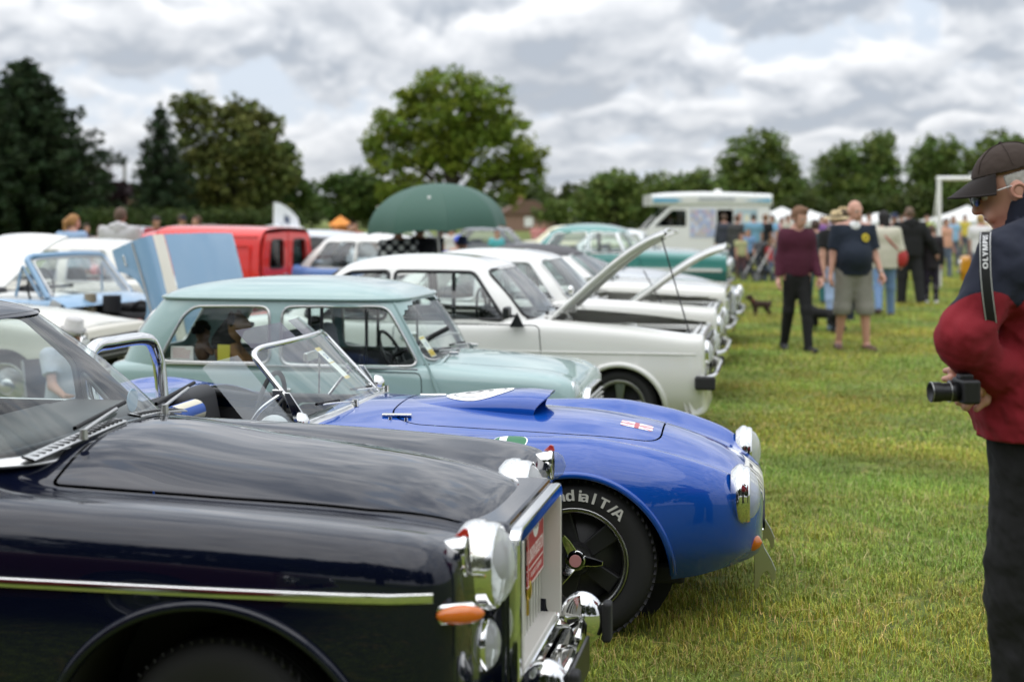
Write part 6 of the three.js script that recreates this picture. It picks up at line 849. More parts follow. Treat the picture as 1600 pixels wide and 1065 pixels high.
saloon({
  name: 'blue_white_car', label: 'small blue car with white roof facing left beside the red van', at: [-3.6, 0, -22.2], turn: PI + 0.25, paint: paint([0.13, 0.24, 0.56]), pillarPaint: WHITE, roofPaint: WHITE, roofY: () => 0.9, nose: 0.7, tail: -2.8, w: 0.74, sill: 0.22, belt: 0.90, hf: 0.86, hr: 0.93, cowl: -0.45, bx: -2.2, bf: 0.92, bt: 0.88, cr: 0.03, arches: [[0, 0.25, 0.32], [-2.0, 0.25, 0.32]], R: 0.27, lips: false,
  cabin: { base: [-2.5, -0.45, 0.70, 0.88], top: [-2.1, -0.90, 0.58, 1.30], roof: 1.41, n: 5, bow: 0.05 }, screen: [[0.6, 0.92], [0.5, 1.28]], rearScreen: [[0.55, 0.93], [0.48, 1.26]], sides: [[[-0.75, 0.91], [-1.0, 1.27], [-1.45, 1.275], [-1.45, 0.91]], [[-1.5, 0.91], [-1.5, 1.275], [-1.95, 1.26], [-2.15, 0.91]]], sealMat: M.trim, bumpY: 0.42, lampY: 0.66, lampZ: 0.75 });
saloon({
  name: 'pale_estate_car', label: 'pale grey estate with dark windows partly hidden by the checked shirt', at: [-1.9, 0, -25.5], turn: TURN, paint: paint([0.55, 0.58, 0.62]), nose: 0.75, tail: -3.1, w: 0.80, sill: 0.24, belt: 0.90, hf: 0.86, hr: 0.92, cowl: -0.6, bx: -2.8, bf: 0.9, bt: 0.88, cr: 0.03, arches: [[0, 0.26, 0.34], [-2.4, 0.26, 0.34]], R: 0.29, lips: false,
  cabin: { base: [-3.05, -0.6, 0.75, 0.88], top: [-2.9, -0.98, 0.64, 1.32], roof: 1.42, n: 6, bow: 0.05 }, screen: [[0.64, 0.91], [0.55, 1.29]], rearScreen: [[0.6, 0.93], [0.54, 1.26]], sides: [[[-0.86, 0.91], [-1.06, 1.28], [-1.6, 1.29], [-1.6, 0.91]], [[-1.68, 0.91], [-1.68, 1.29], [-2.2, 1.29], [-2.2, 0.91]], [[-2.26, 0.91], [-2.26, 1.29], [-2.75, 1.27], [-2.85, 0.91]]], glass: glass([0.25, 0.30, 0.33]), bumpY: 0.45, lampY: 0.66, lampZ: 0.72 });
// ------------------------------------------------------------------ vans
{
  const P = paint([0.74, 0.034, 0.03]), root = thing('red_van', 'bright red panel van seen from the rear quarter, two dark rear door windows', 'van', [wx(447, 21.3), 0, -21.3], PI - 0.42), w = 0.72, L = 1.9;
  const sec = (x, k, y1) => ({ x, p: [[w * 0.92, 0.3], [w, 0.42], [w, 0.72], [w * 0.995, 0.95], [w * 0.97, 1.18], [w * 0.92, y1 - 0.14], [w * 0.80, y1 - 0.045], [w * 0.5, y1 - 0.01], [0, y1]].map(([z, y]) => [z * k, y]) });
  const b = loft([sec(0.0, 0.985, 1.49), sec(0.03, 1, 1.50), sec(L - 0.1, 1, 1.53), sec(L, 0.99, 1.50)], 40, 4);
  mesh('body', clip(b, (x, y) => hypot(x - 0.75, y - 0.3) - 0.34), P, root);
  mesh('front_wall', place(box(0.04, 1.1, w * 1.85, L - 0.02, 0.88, 0, 0.02), 0, 0, 0), P, root);
  for (const s of [1, -1]) {
    const hole = rounded([[s * 0.12, 0.90], [s * 0.50, 0.90], [s * 0.45, 1.32], [s * 0.14, 1.32]].map(([z, y]) => [z, y]), 0.07), out = rounded([[s * 0.012, 0.36], [s * 0.66, 0.36], [s * 0.66, 1.1], [s * 0.58, 1.40], [s * 0.012, 1.43]], 0.05);
    const d = plate(out, 0.03, 0.006, [hole]); d.rotateY(-PI / 2); d.translate(0.0, 0, 0); const dm = mesh('rear_door', d, P, root);
    const g2 = plate(hole, 0.006, 0); g2.rotateY(-PI / 2); g2.translate(0.0, 0, 0); mesh('rear_window', g2, glass([0.22, 0.25, 0.26]), dm); mesh('seal', tube(hole.map(([z, y]) => [-0.036, y, z]), 0.012, true, 60, 6), M.trim, dm);
    mesh('door_handle', box(0.03, 0.025, 0.11, -0.05, 0.80, s * 0.1, 0.008), M.chrome, dm); mesh('tail_light', ball(0.05, -0.02, 0.62, s * 0.66, 0.6, 1.3, 1), M.red, root);
    mesh('side_panel', [strip(rounded([[0.16, 0.62], [L - 0.14, 0.62], [L - 0.14, 1.24], [0.16, 1.24]], 0.06).map(([x, y]) => [x, y, s * (w + 0.004)]), 0.025, 0.02, [0, 0, s], true), box(L - 0.1, 0.02, 0.03, L / 2, 1.37, s * w * 0.93, 0.006)], P, root);
    addWheel(root, 'steel', 0.29, 0.15, 0.18, 0.75, 0.29, s * (w - 0.1), M.satin); addWheel(root, 'steel', 0.29, 0.15, 0.18, 3.0, 0.29, s * (w - 0.1), M.satin);
  }
  mesh('cab', [loft([{ x: 1.92, p: [[0.68, 0.3], [0.7, 0.6], [0.68, 0.92], [0.6, 1.34], [0.45, 1.44], [0, 1.46]] }, { x: 2.3, p: [[0.68, 0.3], [0.7, 0.6], [0.68, 0.92], [0.6, 1.30], [0.42, 1.40], [0, 1.42]] }, { x: 2.75, p: [[0.68, 0.3], [0.7, 0.6], [0.66, 0.88], [0.58, 0.94], [0.4, 0.96], [0, 0.98]] }, { x: 3.5, p: [[0.6, 0.3], [0.64, 0.55], [0.6, 0.74], [0.5, 0.82], [0.3, 0.88], [0, 0.9]] }, { x: 3.6, p: [[0.3, 0.4], [0.32, 0.5], [0.3, 0.6], [0.25, 0.64], [0.15, 0.66], [0, 0.66]] }], 40, 4)], P, root);
  mesh('rear_bumper', box(0.05, 0.08, 1.3, -0.07, 0.36, 0, 0.02), M.chrome, root);
}
{
  const root = thing('ice_cream_van', 'white ice cream van with blue roof flashes, menu panel and serving hatch', 'van', [wx(1100, 50), 0, -50], 0.06), W = paint([0.80, 0.80, 0.78]), blue = paint([0.16, 0.42, 0.60]);
  const sc = 1; // x along the side, nose at -x
  const side = rounded([[-2.25, 0.45], [2.15, 0.45], [2.13, 2.0], [-1.28, 2.0], [-2.05, 1.25], [-2.25, 1.15]], 0.08), cabw = rounded([[-1.92, 1.28], [-1.30, 1.86], [-0.78, 1.86], [-0.78, 1.28]], 0.06), hatch = rounded([[0.28, 1.15], [0.86, 1.15], [0.86, 1.88], [0.28, 1.88]], 0.02), win2 = rounded([[0.90, 1.30], [1.72, 1.30], [1.72, 1.88], [0.90, 1.88]], 0.03);
  for (const s of [1, -1]) { const g = plate(side, 0.03, 0.004, [cabw, ...(s > 0 ? [hatch, win2] : [])]); g.translate(0, 0, s > 0 ? 0.85 : -0.88); mesh('side_panel', g, W, root); const q = plate(cabw, 0.006, 0); q.translate(0, 0, s * 0.86); mesh('cab_window', q, glass([0.5, 0.55, 0.55]), root); }
  mesh('body', [box(0.04, 1.55, 1.7, 2.13, 1.22, 0, 0.015), box(4.2, 0.05, 1.68, -0.05, 0.47, 0, 0.015), place(box(0.05, 0.75, 1.7, 0, 0, 0, 0.02), -2.2, 0.82, 0), place(box(0.06, 1.05, 0.1, 0, 0, 0, 0.02), -1.67, 1.63, 0.8, 0, 0, -0.80), place(box(0.06, 1.05, 0.1, 0, 0, 0, 0.02), -1.67, 1.63, -0.8, 0, 0, -0.80)], W, root);
  const wsn = plate(rounded([[-0.76, -0.48], [0.76, -0.48], [0.70, 0.48], [-0.70, 0.48]], 0.06), 0.006, 0); mesh('windscreen', place(wsn, -1.67, 1.63, 0, -PI / 2, 0, 0).rotateZ(0), glass([0.6, 0.65, 0.65]), root);
  mesh('roof', [loft([{ x: -2.0, p: [[0.86, 2.02], [0.92, 2.05], [0.95, 2.2], [0.93, 2.34], [0.5, 2.38], [0, 2.39]] }, { x: -1.4, p: [[0.86, 2.0], [0.93, 2.04], [0.96, 2.2], [0.94, 2.38], [0.5, 2.44], [0, 2.46]] }, { x: 0.0, p: [[0.86, 2.0], [0.93, 2.04], [0.96, 2.2], [0.94, 2.42], [0.5, 2.48], [0, 2.5]] }, { x: 2.2, p: [[0.86, 2.0], [0.93, 2.04], [0.96, 2.2], [0.94, 2.36], [0.5, 2.42], [0, 2.44]] }], 20, 4), box(0.03, 0.38, 1.88, -2.0, 2.19, 0, 0.01), box(0.03, 0.40, 1.88, 2.2, 2.2, 0, 0.01), box(4.1, 0.03, 1.8, 0.1, 2.01, 0, 0.01), cyl(0.1, 0.14, 0.1, 0.5, 2.54, 0, 20)], W, root);
  const fl = plate([[-1.95, 2.12], [-1.2, 2.12], [-0.9, 2.20], [-1.2, 2.26], [-1.95, 2.28]], 0.012, 0.002); fl.translate(0, 0, 0.955); mesh('blue_flash', fl, blue, root); const f2 = plate([[2.15, 2.12], [1.2, 2.18], [2.15, 2.26]].reverse(), 0.012, 0.002); f2.translate(0, 0, 0.955); mesh('blue_flash', f2, blue, root);
  const sign_ = canvasTex(256, 32, (g) => { g.fillStyle = '#f0f0ee'; g.fillRect(0, 0, 256, 32); g.fillStyle = '#7a8088'; g.fillRect(4, 4, 248, 24); g.fillStyle = '#eceff0'; for (let k = 0; k < 14; k++) g.fillRect(14 + k * 17, 10, 9, 12); }); mesh('roof_sign', box(1.3, 0.13, 0.02, 0.26, 2.24, 0.97, 0.004), std(0xffffff, 0.5, { map: sign_ }), root);
  const menu = canvasTex(256, 256, (g) => { g.fillStyle = '#b9bfd4'; g.fillRect(0, 0, 256, 256); const r = rng(3); for (let y = 0; y < 7; y++) for (let x = 0; x < 6; x++) { g.fillStyle = ['#c7a7b8', '#d9dae8', '#93a0c8', '#cbb7a0', '#a7b6d8'][floor(r() * 5)]; g.fillRect(12 + x * 40, 12 + y * 34, 30, 24); } }); mesh('menu_panel', box(0.88, 0.98, 0.02, -0.22, 1.40, 0.89, 0.004), std(0xffffff, 0.5, { map: menu }), root);
  const pic = canvasTex(256, 160, (g) => { g.fillStyle = '#b5cad2'; g.fillRect(0, 0, 256, 160); g.fillStyle = '#d8a08c'; g.fillRect(40, 30, 40, 90); g.fillStyle = '#e3dcc0'; g.fillRect(110, 50, 50, 70); g.fillStyle = '#86b0c4'; g.fillRect(190, 20, 40, 110); }); mesh('picture_panel', box(0.80, 0.56, 0.01, 1.31, 1.59, 0.86, 0.003), std(0xffffff, 0.5, { map: pic }), root);
  mesh('interior', [box(2.4, 1.3, 0.04, 0.9, 1.2, -0.6, 0.01), box(0.05, 1.5, 1.6, -0.6, 1.25, 0, 0.01)], M.dark, root); mesh('counter', box(1.5, 0.05, 0.25, 1.0, 1.12, 0.95, 0.01), W, root);
  for (const s of [1, -1]) { addWheel(root, 'steel', 0.34, 0.2, 0.2, -1.5, 0.34, s * 0.78, M.satin); addWheel(root, 'steel', 0.34, 0.2, 0.2, 1.35, 0.34, s * 0.78, M.satin); }
}
// a dark car parked alongside, just outside the frame: what the black flank mirrors
saloon({
  name: 'dark_red_car', label: 'dark red saloon parked just left of the camera, outside the frame', at: [-2.25, 0, -1.15], turn: TURN, paint: paint([0.12, 0.008, 0.014]), nose: 0.65, tail: -3.3, w: 0.80, sill: 0.24, belt: 0.88, hf: 0.82, hr: 0.90, cowl: -0.62, bx: -2.6, bf: 0.9, bt: 0.84, cr: 0.03, arches: [[0, 0.26, 0.34], [-2.45, 0.26, 0.34]], R: 0.29, lips: false,
  cabin: { base: [-2.7, -0.64, 0.74, 0.865], top: [-2.2, -1.02, 0.60, 1.26], roof: 1.36, n: 5, bow: 0.05 }, screen: [[0.62, 0.9], [0.53, 1.24]], rearScreen: [[0.58, 0.93], [0.5, 1.22]], sides: [[[-0.88, 0.895], [-1.13, 1.235], [-1.7, 1.24], [-1.7, 0.895]], [[-1.76, 0.895], [-1.76, 1.24], [-2.1, 1.22], [-2.38, 0.895]]], bumpY: 0.45, lampY: 0.66, lampZ: 0.7 });
// ------------------------------------------------------------------ people: facing +z, left hand at +x
const cloth = (c, bump = 0.004) => std(c, 0.9, { bumpMap: rep(lumpy, 5), bumpScale: bump });
const SKIN = std([0.50, 0.27, 0.19], 0.5);
function joints(o) {
  const H = o.H || 1.75, w = o.wide || 1, J = {}, rot = (v, fwd, out) => { const [x, y, z] = v, y1 = y * cos(fwd) + z * sin(fwd) * 1, z1 = -y * sin(fwd) + z * cos(fwd); return [x * cos(out) - y1 * sin(out), x * sin(out) + y1 * cos(out), z1]; }, add = (a, b) => [a[0] + b[0], a[1] + b[1], a[2] + b[2]];
  const lean = o.lean || 0, hipY = (o.hipY ?? 0.525) * H; J.pelvis = [0, hipY + 0.02 * H, 0];
  const up = (h, z = 0) => [0, hipY + (h - 0.525) * H * cos(lean), (h - 0.525) * H * sin(lean) + z * H];
  J.waist = up(0.61); J.chest = up(0.73, -0.006); J.neck = up(0.835, -0.012); J.top = up(0.80, -0.008);
  const hp = o.head || [0, 0], nb = up(0.862, 0.004 + 0.02 * abs(hp[1])); J.head = add(nb, [sin(hp[0]) * 0.012 * H, 0.058 * H * cos(hp[1]), 0.014 * H + 0.05 * H * sin(hp[1])]); J.nb = nb;
  for (const [k, s] of [['L', 1], ['R', -1]]) {
    const leg = o['leg' + k] || [0, 0.02, 0], arm = o['arm' + k] || [0.06, 0.10, 0.2], hip = [s * 0.052 * H * w, hipY - 0.005 * H, 0], knee = add(hip, rot([0, -0.245 * H, 0], leg[0], s * leg[1])), ank = add(knee, rot([0, -0.243 * H, 0], leg[0] - leg[2], s * leg[1] * 0.6));
    J['hip' + k] = hip; J['knee' + k] = knee; J['ank' + k] = ank; const pitch = (leg[3] ?? 0); J['toe' + k] = add(ank, [s * 0.018 * H, -0.028 * H + sin(pitch) * 0.09 * H, 0.10 * H * cos(pitch)]); J['heel' + k] = add(ank, [0, -0.022 * H, -0.022 * H]);
    const sh = add(up(0.805, -0.008), [s * 0.108 * H * w, 0, 0]), el = add(sh, rot([0, -0.172 * H, 0], arm[0], s * arm[1])), ef = arm[0] + arm[2], wr = add(el, rot([0, -0.145 * H, 0], ef, s * (arm[1] + (arm[3] || 0)))), hd = add(wr, rot([0, -0.052 * H, 0], ef + 0.1, s * (arm[1] + (arm[3] || 0))));
    J['sh' + k] = sh; J['el' + k] = el; J['wr' + k] = wr; J['hd' + k] = hd;
  }
  return J;
}
function hand(wr, hd, H, side, cell, curl = 0.6) {     // palm, four unequal curled fingers and a thumb
  const d = V(hd[0] - wr[0], hd[1] - wr[1], hd[2] - wr[2]).normalize(), inn = V(-side, 0, 0.35), n = inn.clone().addScaledVector(d, -inn.dot(d)).normalize(), t = V().crossVectors(d, n).normalize().multiplyScalar(side), a = (u, v, w) => [wr[0] + (d.x * u + t.x * v + n.x * w) * H, wr[1] + (d.y * u + t.y * v + n.y * w) * H, wr[2] + (d.z * u + t.z * v + n.z * w) * H];
  const fs = [cap(wr, a(0.028, 0, 0), 0.015 * H, 0.017 * H), cap(a(0.03, -0.012, 0), a(0.044, -0.014, 0), 0.0105 * H), cap(a(0.03, 0.010, 0), a(0.046, 0.012, 0), 0.0105 * H)];
  [[-0.0195, 0.036], [-0.0065, 0.041], [0.0065, 0.044], [0.0195, 0.039]].forEach(([v, L]) => { const p = a(0.052, v, 0), q = a(0.052 + L * 0.5 * cos(curl * 0.6), v, L * 0.5 * sin(curl * 0.6)), e = a(0.052 + L * (0.5 * cos(curl * 0.6) + 0.5 * cos(curl * 1.7)), v, L * (0.5 * sin(curl * 0.6) + 0.5 * sin(curl * 1.7))); fs.push(cap(p, q, 0.0058 * H, 0.0053 * H), cap(q, e, 0.0053 * H, 0.0046 * H)); });
  fs.push(cap(a(0.014, 0.016, 0.004), a(0.034, 0.030, 0.012), 0.0085 * H, 0.0068 * H), cap(a(0.034, 0.030, 0.012), a(0.052, 0.031, 0.018), 0.0066 * H, 0.0055 * H));
  const pts = [wr, hd, a(0.1, 0.03, 0.03), a(0.1, -0.03, -0.02)], lo = [0, 1, 2].map((i) => min(...pts.map((p) => p[i])) - 0.035 * H), hi = [0, 1, 2].map((i) => max(...pts.map((p) => p[i])) + 0.035 * H);
  return net(blend(0.006 * H, ...fs), lo, hi, cell);
}
function person(label, x, d, face, o) {
  const H = o.H || 1.75, J = o.fix ? o.fix(joints(o)) : joints(o), w = o.wide || 1, g = o.girth || 1, root = thing('person', label, 'person', [x, o.y || 0, -d], face, o.group), cell = o.cell || clamp(0.001 * d, 0.012, 0.034), bl = 0.035 * H;
  const inv = (f, c, yaw, pitch) => (X, Y, Z) => { let a = X - c[0], b = Y - c[1], e = Z - c[2]; const x1 = a * cos(yaw) - e * sin(yaw), z1 = a * sin(yaw) + e * cos(yaw), y2 = b * cos(pitch) + z1 * sin(pitch), z2 = -b * sin(pitch) + z1 * cos(pitch); return f(x1, y2, z2); };
  const yaw = (o.head || [0, 0])[0], pit = (o.head || [0, 0])[1], hc = J.head;
  const h = (v) => v * H / 1.75;
  const headLocal = blend(h(0.02), ell([0, h(0.025), h(-0.012)], [h(0.076), h(0.098), h(0.096)]), ell([0, h(-0.035), h(0.022)], [h(0.058), h(0.072), h(0.068)]), ell([0, h(-0.088), h(0.05)], [h(0.03), h(0.022), h(0.028)]), cap([0, h(0.012), h(0.088)], [0, h(-0.028), h(0.108)], h(0.009), h(0.014)), ell([h(0.078), h(-0.008), h(-0.008)], [h(0.012), h(0.034), h(0.021)]), ell([h(-0.078), h(-0.008), h(-0.008)], [h(0.012), h(0.034), h(0.021)]), cap([h(-0.035), h(0.026), h(0.078)], [h(0.035), h(0.026), h(0.078)], h(0.012)), cap([h(-0.022), h(-0.058), h(0.079)], [h(0.022), h(-0.058), h(0.079)], h(0.010)));
  const eyeHole = (X, Y, Z) => { let v = headLocal(X, Y, Z); for (const s of [-1, 1]) { const q = h(0.014) - hypot(X - s * h(0.031), Y - h(0.006), Z - h(0.090)); v = max(v, q); } return v; };
  const head = inv(eyeHole, hc, yaw, pit);
  const torso = blend(0.06 * H, cap(J.pelvis, J.waist, 0.088 * H * w * g, 0.082 * H * w * g, 1.35), cap(J.waist, J.chest, 0.080 * H * w * g, 0.098 * H * w, 1.4), cap([J.shL[0] * 0.55, J.top[1] - 0.02 * H, J.top[2]], [J.shR[0] * 0.55, J.top[1] - 0.02 * H, J.top[2]], 0.062 * H, 0.062 * H, 1.15), ...(o.belly ? [ell([0, J.waist[1] + 0.01 * H, J.waist[2] + 0.045 * H], [0.085 * H * g, 0.09 * H, 0.075 * H * g])] : []));
  const legs = ['L', 'R'].map((k) => blend(0.02 * H, cap(J['hip' + k], J['knee' + k], 0.056 * H * (o.thigh || 1), 0.034 * H), cap(J['knee' + k], J['ank' + k], 0.036 * H, 0.021 * H)));
  const feet = ['L', 'R'].map((k) => blend(0.01 * H, cap(J['heel' + k], J['toe' + k], 0.021 * H, 0.017 * H)));
  const arms = ['L', 'R'].map((k) => blend(0.015 * H, cap(J['sh' + k], J['el' + k], 0.030 * H * w, 0.024 * H), cap(J['el' + k], J['wr' + k], 0.025 * H, 0.016 * H)));
  const neck = cap(J.top, J.nb, 0.036 * H, 0.033 * H);
  const bodyF = blend(0.03 * H, torso, neck, ...legs, ...arms, ...feet);
  const all = Object.values(J), pad = 0.13 * H * max(1, g), lo = [0, 1, 2].map((i) => min(...all.map((p) => p[i])) - pad), hi = [0, 1, 2].map((i) => max(...all.map((p) => p[i])) + pad); lo[1] = min(lo[1], -0.01);
  const hc2 = max(cell * 0.55, 0.0065), rH = 0.085 * H;
  const bare = (X, Y, Z) => { const a = bodyF(X, Y, Z); const q = neck(X, Y, Z), b = head(X, Y, Z), k = 0.012 * H, hh = max(k - abs(a - b), 0) / k; return min(a, b) - hh * hh * k * 0.25; };
  const split = hc[1] - 0.075 * H;
  const parts = [net((X, Y, Z) => max(bodyF(X, Y, Z), Y - split), lo, [hi[0], split + 0.05, hi[2]], cell), net((X, Y, Z) => max(bare(X, Y, Z), split - 0.006 - Y), [hc[0] - rH, split - 0.03, hc[2] - rH - 0.01], [hc[0] + rH, hc[1] + 0.1 * H, hc[2] + rH + 0.02], hc2)];
  for (const [k, s] of [['L', 1], ['R', -1]]) if (!o.noHands) parts.push(hand(J['wr' + k], J['hd' + k], H, s, max(0.004, cell * 0.4), o['curl' + k] ?? 0.6));
  const body = mesh('body', parts, o.skin || SKIN, root);
  const atHead = (geo) => { const q = geo.attributes.position, n = geo.attributes.normal; const tr = (P, off) => { for (let i = 0; i < P.count; i++) { const x2 = P.getX(i), y2 = P.getY(i), z2 = P.getZ(i), y1 = y2 * cos(pit) - z2 * sin(pit), z1 = y2 * sin(pit) + z2 * cos(pit); P.setXYZ(i, x2 * cos(yaw) + z1 * sin(yaw) + off * hc[0], y1 + off * hc[1], -x2 * sin(yaw) + z1 * cos(yaw) + off * hc[2]); } }; tr(q, 1); if (n) tr(n, 0); return geo; };
  if (d < 26) { mesh('eyes', [-1, 1].map((s) => atHead(ball(h(0.0125), s * h(0.031), h(0.006), h(0.079)))), std([0.55, 0.53, 0.5], 0.2), root).name = 'eye_pair'; mesh('iris', [-1, 1].map((s) => atHead(ball(h(0.006), s * h(0.031), h(0.006), h(0.0895)))), M.dark, body); mesh('lips', atHead(ball(1, 0, h(-0.058), h(0.089), h(0.022), h(0.007), h(0.006))), std([0.36, 0.13, 0.11], 0.5), body); }
  // hair
  if (o.hair && o.hair !== 'none') {
    const mat = std(o.hairColor || [0.05, 0.03, 0.018], 0.75, { bumpMap: rep(lumpy, 9), bumpScale: 0.01 }), lvl = o.hair === 'buzz' ? 0.004 : o.hair === 'fringe' ? 0.007 : 0.016, sk = ell([0, h(0.027), h(-0.014)], [h(0.076 + lvl), h(0.098 + lvl), h(0.097 + lvl)]);
    const tuftN = (X, Y, Z) => 0.006 * fbm(X * 45, Y * 45, Z * 45, 2);
    let f = (X, Y, Z) => max(sk(X, Y, Z) + tuftN(X, Y, Z), min(Z - h(0.035), h(0.062) - Y) - 0.0 , h(-0.05) - Y + max(0, Z) * 1.1);
    f = (X, Y, Z) => { const v = sk(X, Y, Z) + tuftN(X, Y, Z), front = o.hair === 'receding' || o.hair === 'fringe' ? h(0.2) : h(0.068), face_ = Z > h(0.012) + max(0, Y) * 0.25 && Y < front ? 1 : -1, low = Y < h(-0.05) ? 1 : -1; const c = max(min(Z - h(0.02), front - Y), h(-0.055) - Y); return max(v, c); };
    if (o.hair === 'fringe') { const f0 = f; f = (X, Y, Z) => max(f0(X, Y, Z), Y - h(0.05)); }
    const bits = [atHead(net(f, [h(-0.11), h(-0.09), h(-0.14)], [h(0.11), h(0.16), h(0.11)], hc2))];
    if (o.hair === 'short') bits.push(atHead(net((X, Y, Z) => ell([h(0.01), h(0.112), h(0.03)], [h(0.062), h(0.024), h(0.055)])(X, Y, Z) + tuftN(X, Y, Z) * 1.5, [h(-0.08), h(0.06), h(-0.03)], [h(0.09), h(0.15), h(0.12)], hc2)));
    if (o.hair === 'ponytail') bits.push(atHead(net(blend(0.02, cap([0, h(0.05), h(-0.11)], [h(0.0), h(0.0), h(-0.15)], h(0.035), h(0.04)), cap([0, h(0.0), h(-0.15)], [0, h(-0.26), h(-0.15)], h(0.04), h(0.018))), [h(-0.08), h(-0.32), h(-0.21)], [h(0.08), h(0.1), h(0)], hc2)));
    if (o.hair === 'long' || o.hair === 'bob') { const L = o.hair === 'bob' ? -0.14 : -0.26; bits.push(atHead(net(blend(0.03, cap([h(0.06), h(0.0), h(-0.03)], [h(0.065), h(L), h(-0.03)], h(0.035), h(0.03)), cap([h(-0.06), h(0), h(-0.03)], [h(-0.065), h(L), h(-0.03)], h(0.035), h(0.03)), cap([0, h(0.0), h(-0.07)], [0, h(L), h(-0.08)], h(0.06), h(0.05))), [h(-0.13), h(L - 0.08), h(-0.16)], [h(0.13), h(0.1), h(0.05)], hc2))); }
    mesh('hair', bits, mat, root);
  }
  if (o.beard) mesh('beard', atHead(net((X, Y, Z) => max(ell([0, h(-0.055), h(0.03)], [h(0.063), h(0.062), h(0.072)])(X, Y, Z), Y + h(0.03), h(0.0) - Z, h(0.019) - hypot(X * 0.6, (Y + h(0.056)) * 1.6, (Z - h(0.1)) * 0.5)), [h(-0.08), h(-0.14), h(-0.02)], [h(0.08), h(0.0), h(0.12)], hc2)), std(o.hairColor || [0.1, 0.05, 0.03], 0.8), root);
  // clothes
  const fold = o.fold ?? 0.006, wr = d > 26 ? () => 0 : (X, Y, Z) => fold * (fbm(X * 9 + d, Y * 7, Z * 9, 2) + 0.5 * fbm(X * 14 + Y * 16, Y * 15 - Z * 9, Z * 20 + d, 2));
  const T = o.top; if (T) {
    const sl = T.sleeve ?? 1, seg = ['L', 'R'].map((k) => { const e = J['el' + k], q = sl >= 1 ? lerp3(e, J['wr' + k], min(1, sl - 1 + 0.0001) || 0.94) : lerp3(J['sh' + k], e, sl); return sl > 1 || sl === 1 ? blend(0.02 * H, cap(J['sh' + k], e, 0.036 * H * w * (T.arm || 1), 0.031 * H * (T.arm || 1)), cap(e, lerp3(e, J['wr' + k], sl === 1 ? 0.95 : sl - 1), 0.031 * H * (T.arm || 1), 0.024 * H)) : cap(J['sh' + k], q, 0.037 * H * w, 0.036 * H); });
    const cut = sl < 1 ? ['L', 'R'].map((k) => { const a = J['sh' + k], e = J['el' + k], u = V(e[0] - a[0], e[1] - a[1], e[2] - a[2]).normalize(), c = lerp3(a, e, sl); return (X, Y, Z) => (X - c[0]) * u.x + (Y - c[1]) * u.y + (Z - c[2]) * u.z; }) : null;
    const th = (T.thick ?? 0.012) * H / 1.75, hem = J.pelvis[1] + (T.hem ?? -0.045) * H, nk = J.nb[1] - (T.neck ?? 0.018) * H;
    const skirtT = T.loose ? cap([0, hem - 0.02, J.pelvis[2]], J.waist, 0.098 * H * w * g, 0.088 * H * w * g, 1.3) : torso, base = blend(0.03 * H, torso, skirtT), s1 = [0, 1].map((i) => cut ? (X, Y, Z) => max(seg[i](X, Y, Z), cut[i](X, Y, Z)) : seg[i]);
    const col = T.collar ? cap([0, J.nb[1] - 0.02 * H, J.nb[2] - 0.004], [0, J.nb[1] + T.collar * H, J.nb[2] - 0.01], 0.043 * H, 0.043 * H) : null, j = blend(0.022 * H, base, ...s1), f = (X, Y, Z) => { let v = j(X, Y, Z) - th + wr(X, Y, Z); v = max(v, hem - Y, Y - nk - 0.004 * sin(X * 30)); if (!T.collar) v = max(v, 0.043 * H - hypot(X, (Y - J.nb[1]) * 0.9, Z - J.nb[2] - 0.015 * H)); if (col) v = min(v, max(col(X, Y, Z), 0.036 * H - hypot(X, Z - J.nb[2] + 0.005))); return v; };
    const geo = net(f, [lo[0], min(hem, J.wrL[1], J.wrR[1]) - 0.06, lo[2]], [hi[0], nk + 0.14, hi[2]], cell); if (T.split) T.split(geo, root, J); else mesh(T.name || 'shirt', geo, T.mat, root);
    if (T.hood) mesh('hood', net(blend(0.03, cap([-0.05 * H, J.neck[1] - 0.0 * H, J.neck[2] - 0.045 * H], [0.05 * H, J.neck[1], J.neck[2] - 0.045 * H], 0.034 * H), cap([0, J.neck[1] - 0.03 * H, J.neck[2] - 0.06 * H], [0, J.neck[1] + 0.015 * H, J.neck[2] - 0.055 * H], 0.035 * H)), [-0.14 * H, J.neck[1] - 0.1 * H, J.neck[2] - 0.13 * H], [0.14 * H, J.neck[1] + 0.07 * H, J.neck[2] + 0.02 * H], cell), T.mat, root);
  }
  const B = o.bottom; if (B) {
    const th = (B.thick ?? 0.012) * H / 1.75, top = J.pelvis[1] + 0.055 * H, f0 = B.skirt ? (() => { const y0 = J.kneeL[1] + (B.len || 0.02) * H; return (X, Y, Z) => max(cap(J.pelvis, [0, y0 - 0.06 * H, 0.01], 0.085 * H * g, 0.13 * H * g, 1.2)(X, Y, Z), y0 - Y); })() : (() => { const wide = B.shorts ? 0.007 * H : (B.flare || 0) * H, lg = ['L', 'R'].map((k) => blend(0.02 * H, cap(J['hip' + k], J['knee' + k], 0.053 * H * (o.thigh || 1), 0.038 * H + wide), cap(J['knee' + k], J['ank' + k], 0.039 * H + (B.shorts ? wide : wide * 0.6), 0.027 * H + (B.flare || 0) * H))), pv = blend(0.04 * H, cap(J.pelvis, [0, J.pelvis[1] - 0.015 * H, 0], 0.086 * H * w * g, 0.078 * H * w * g, 1.3), ...lg); const cutY = B.shorts ? J.kneeL[1] - 0.02 * H : -1; return (X, Y, Z) => max(pv(X, Y, Z), B.shorts ? (J.kneeL[1] - 0.03 * H) - Y : 0.018 * H - Y); })();
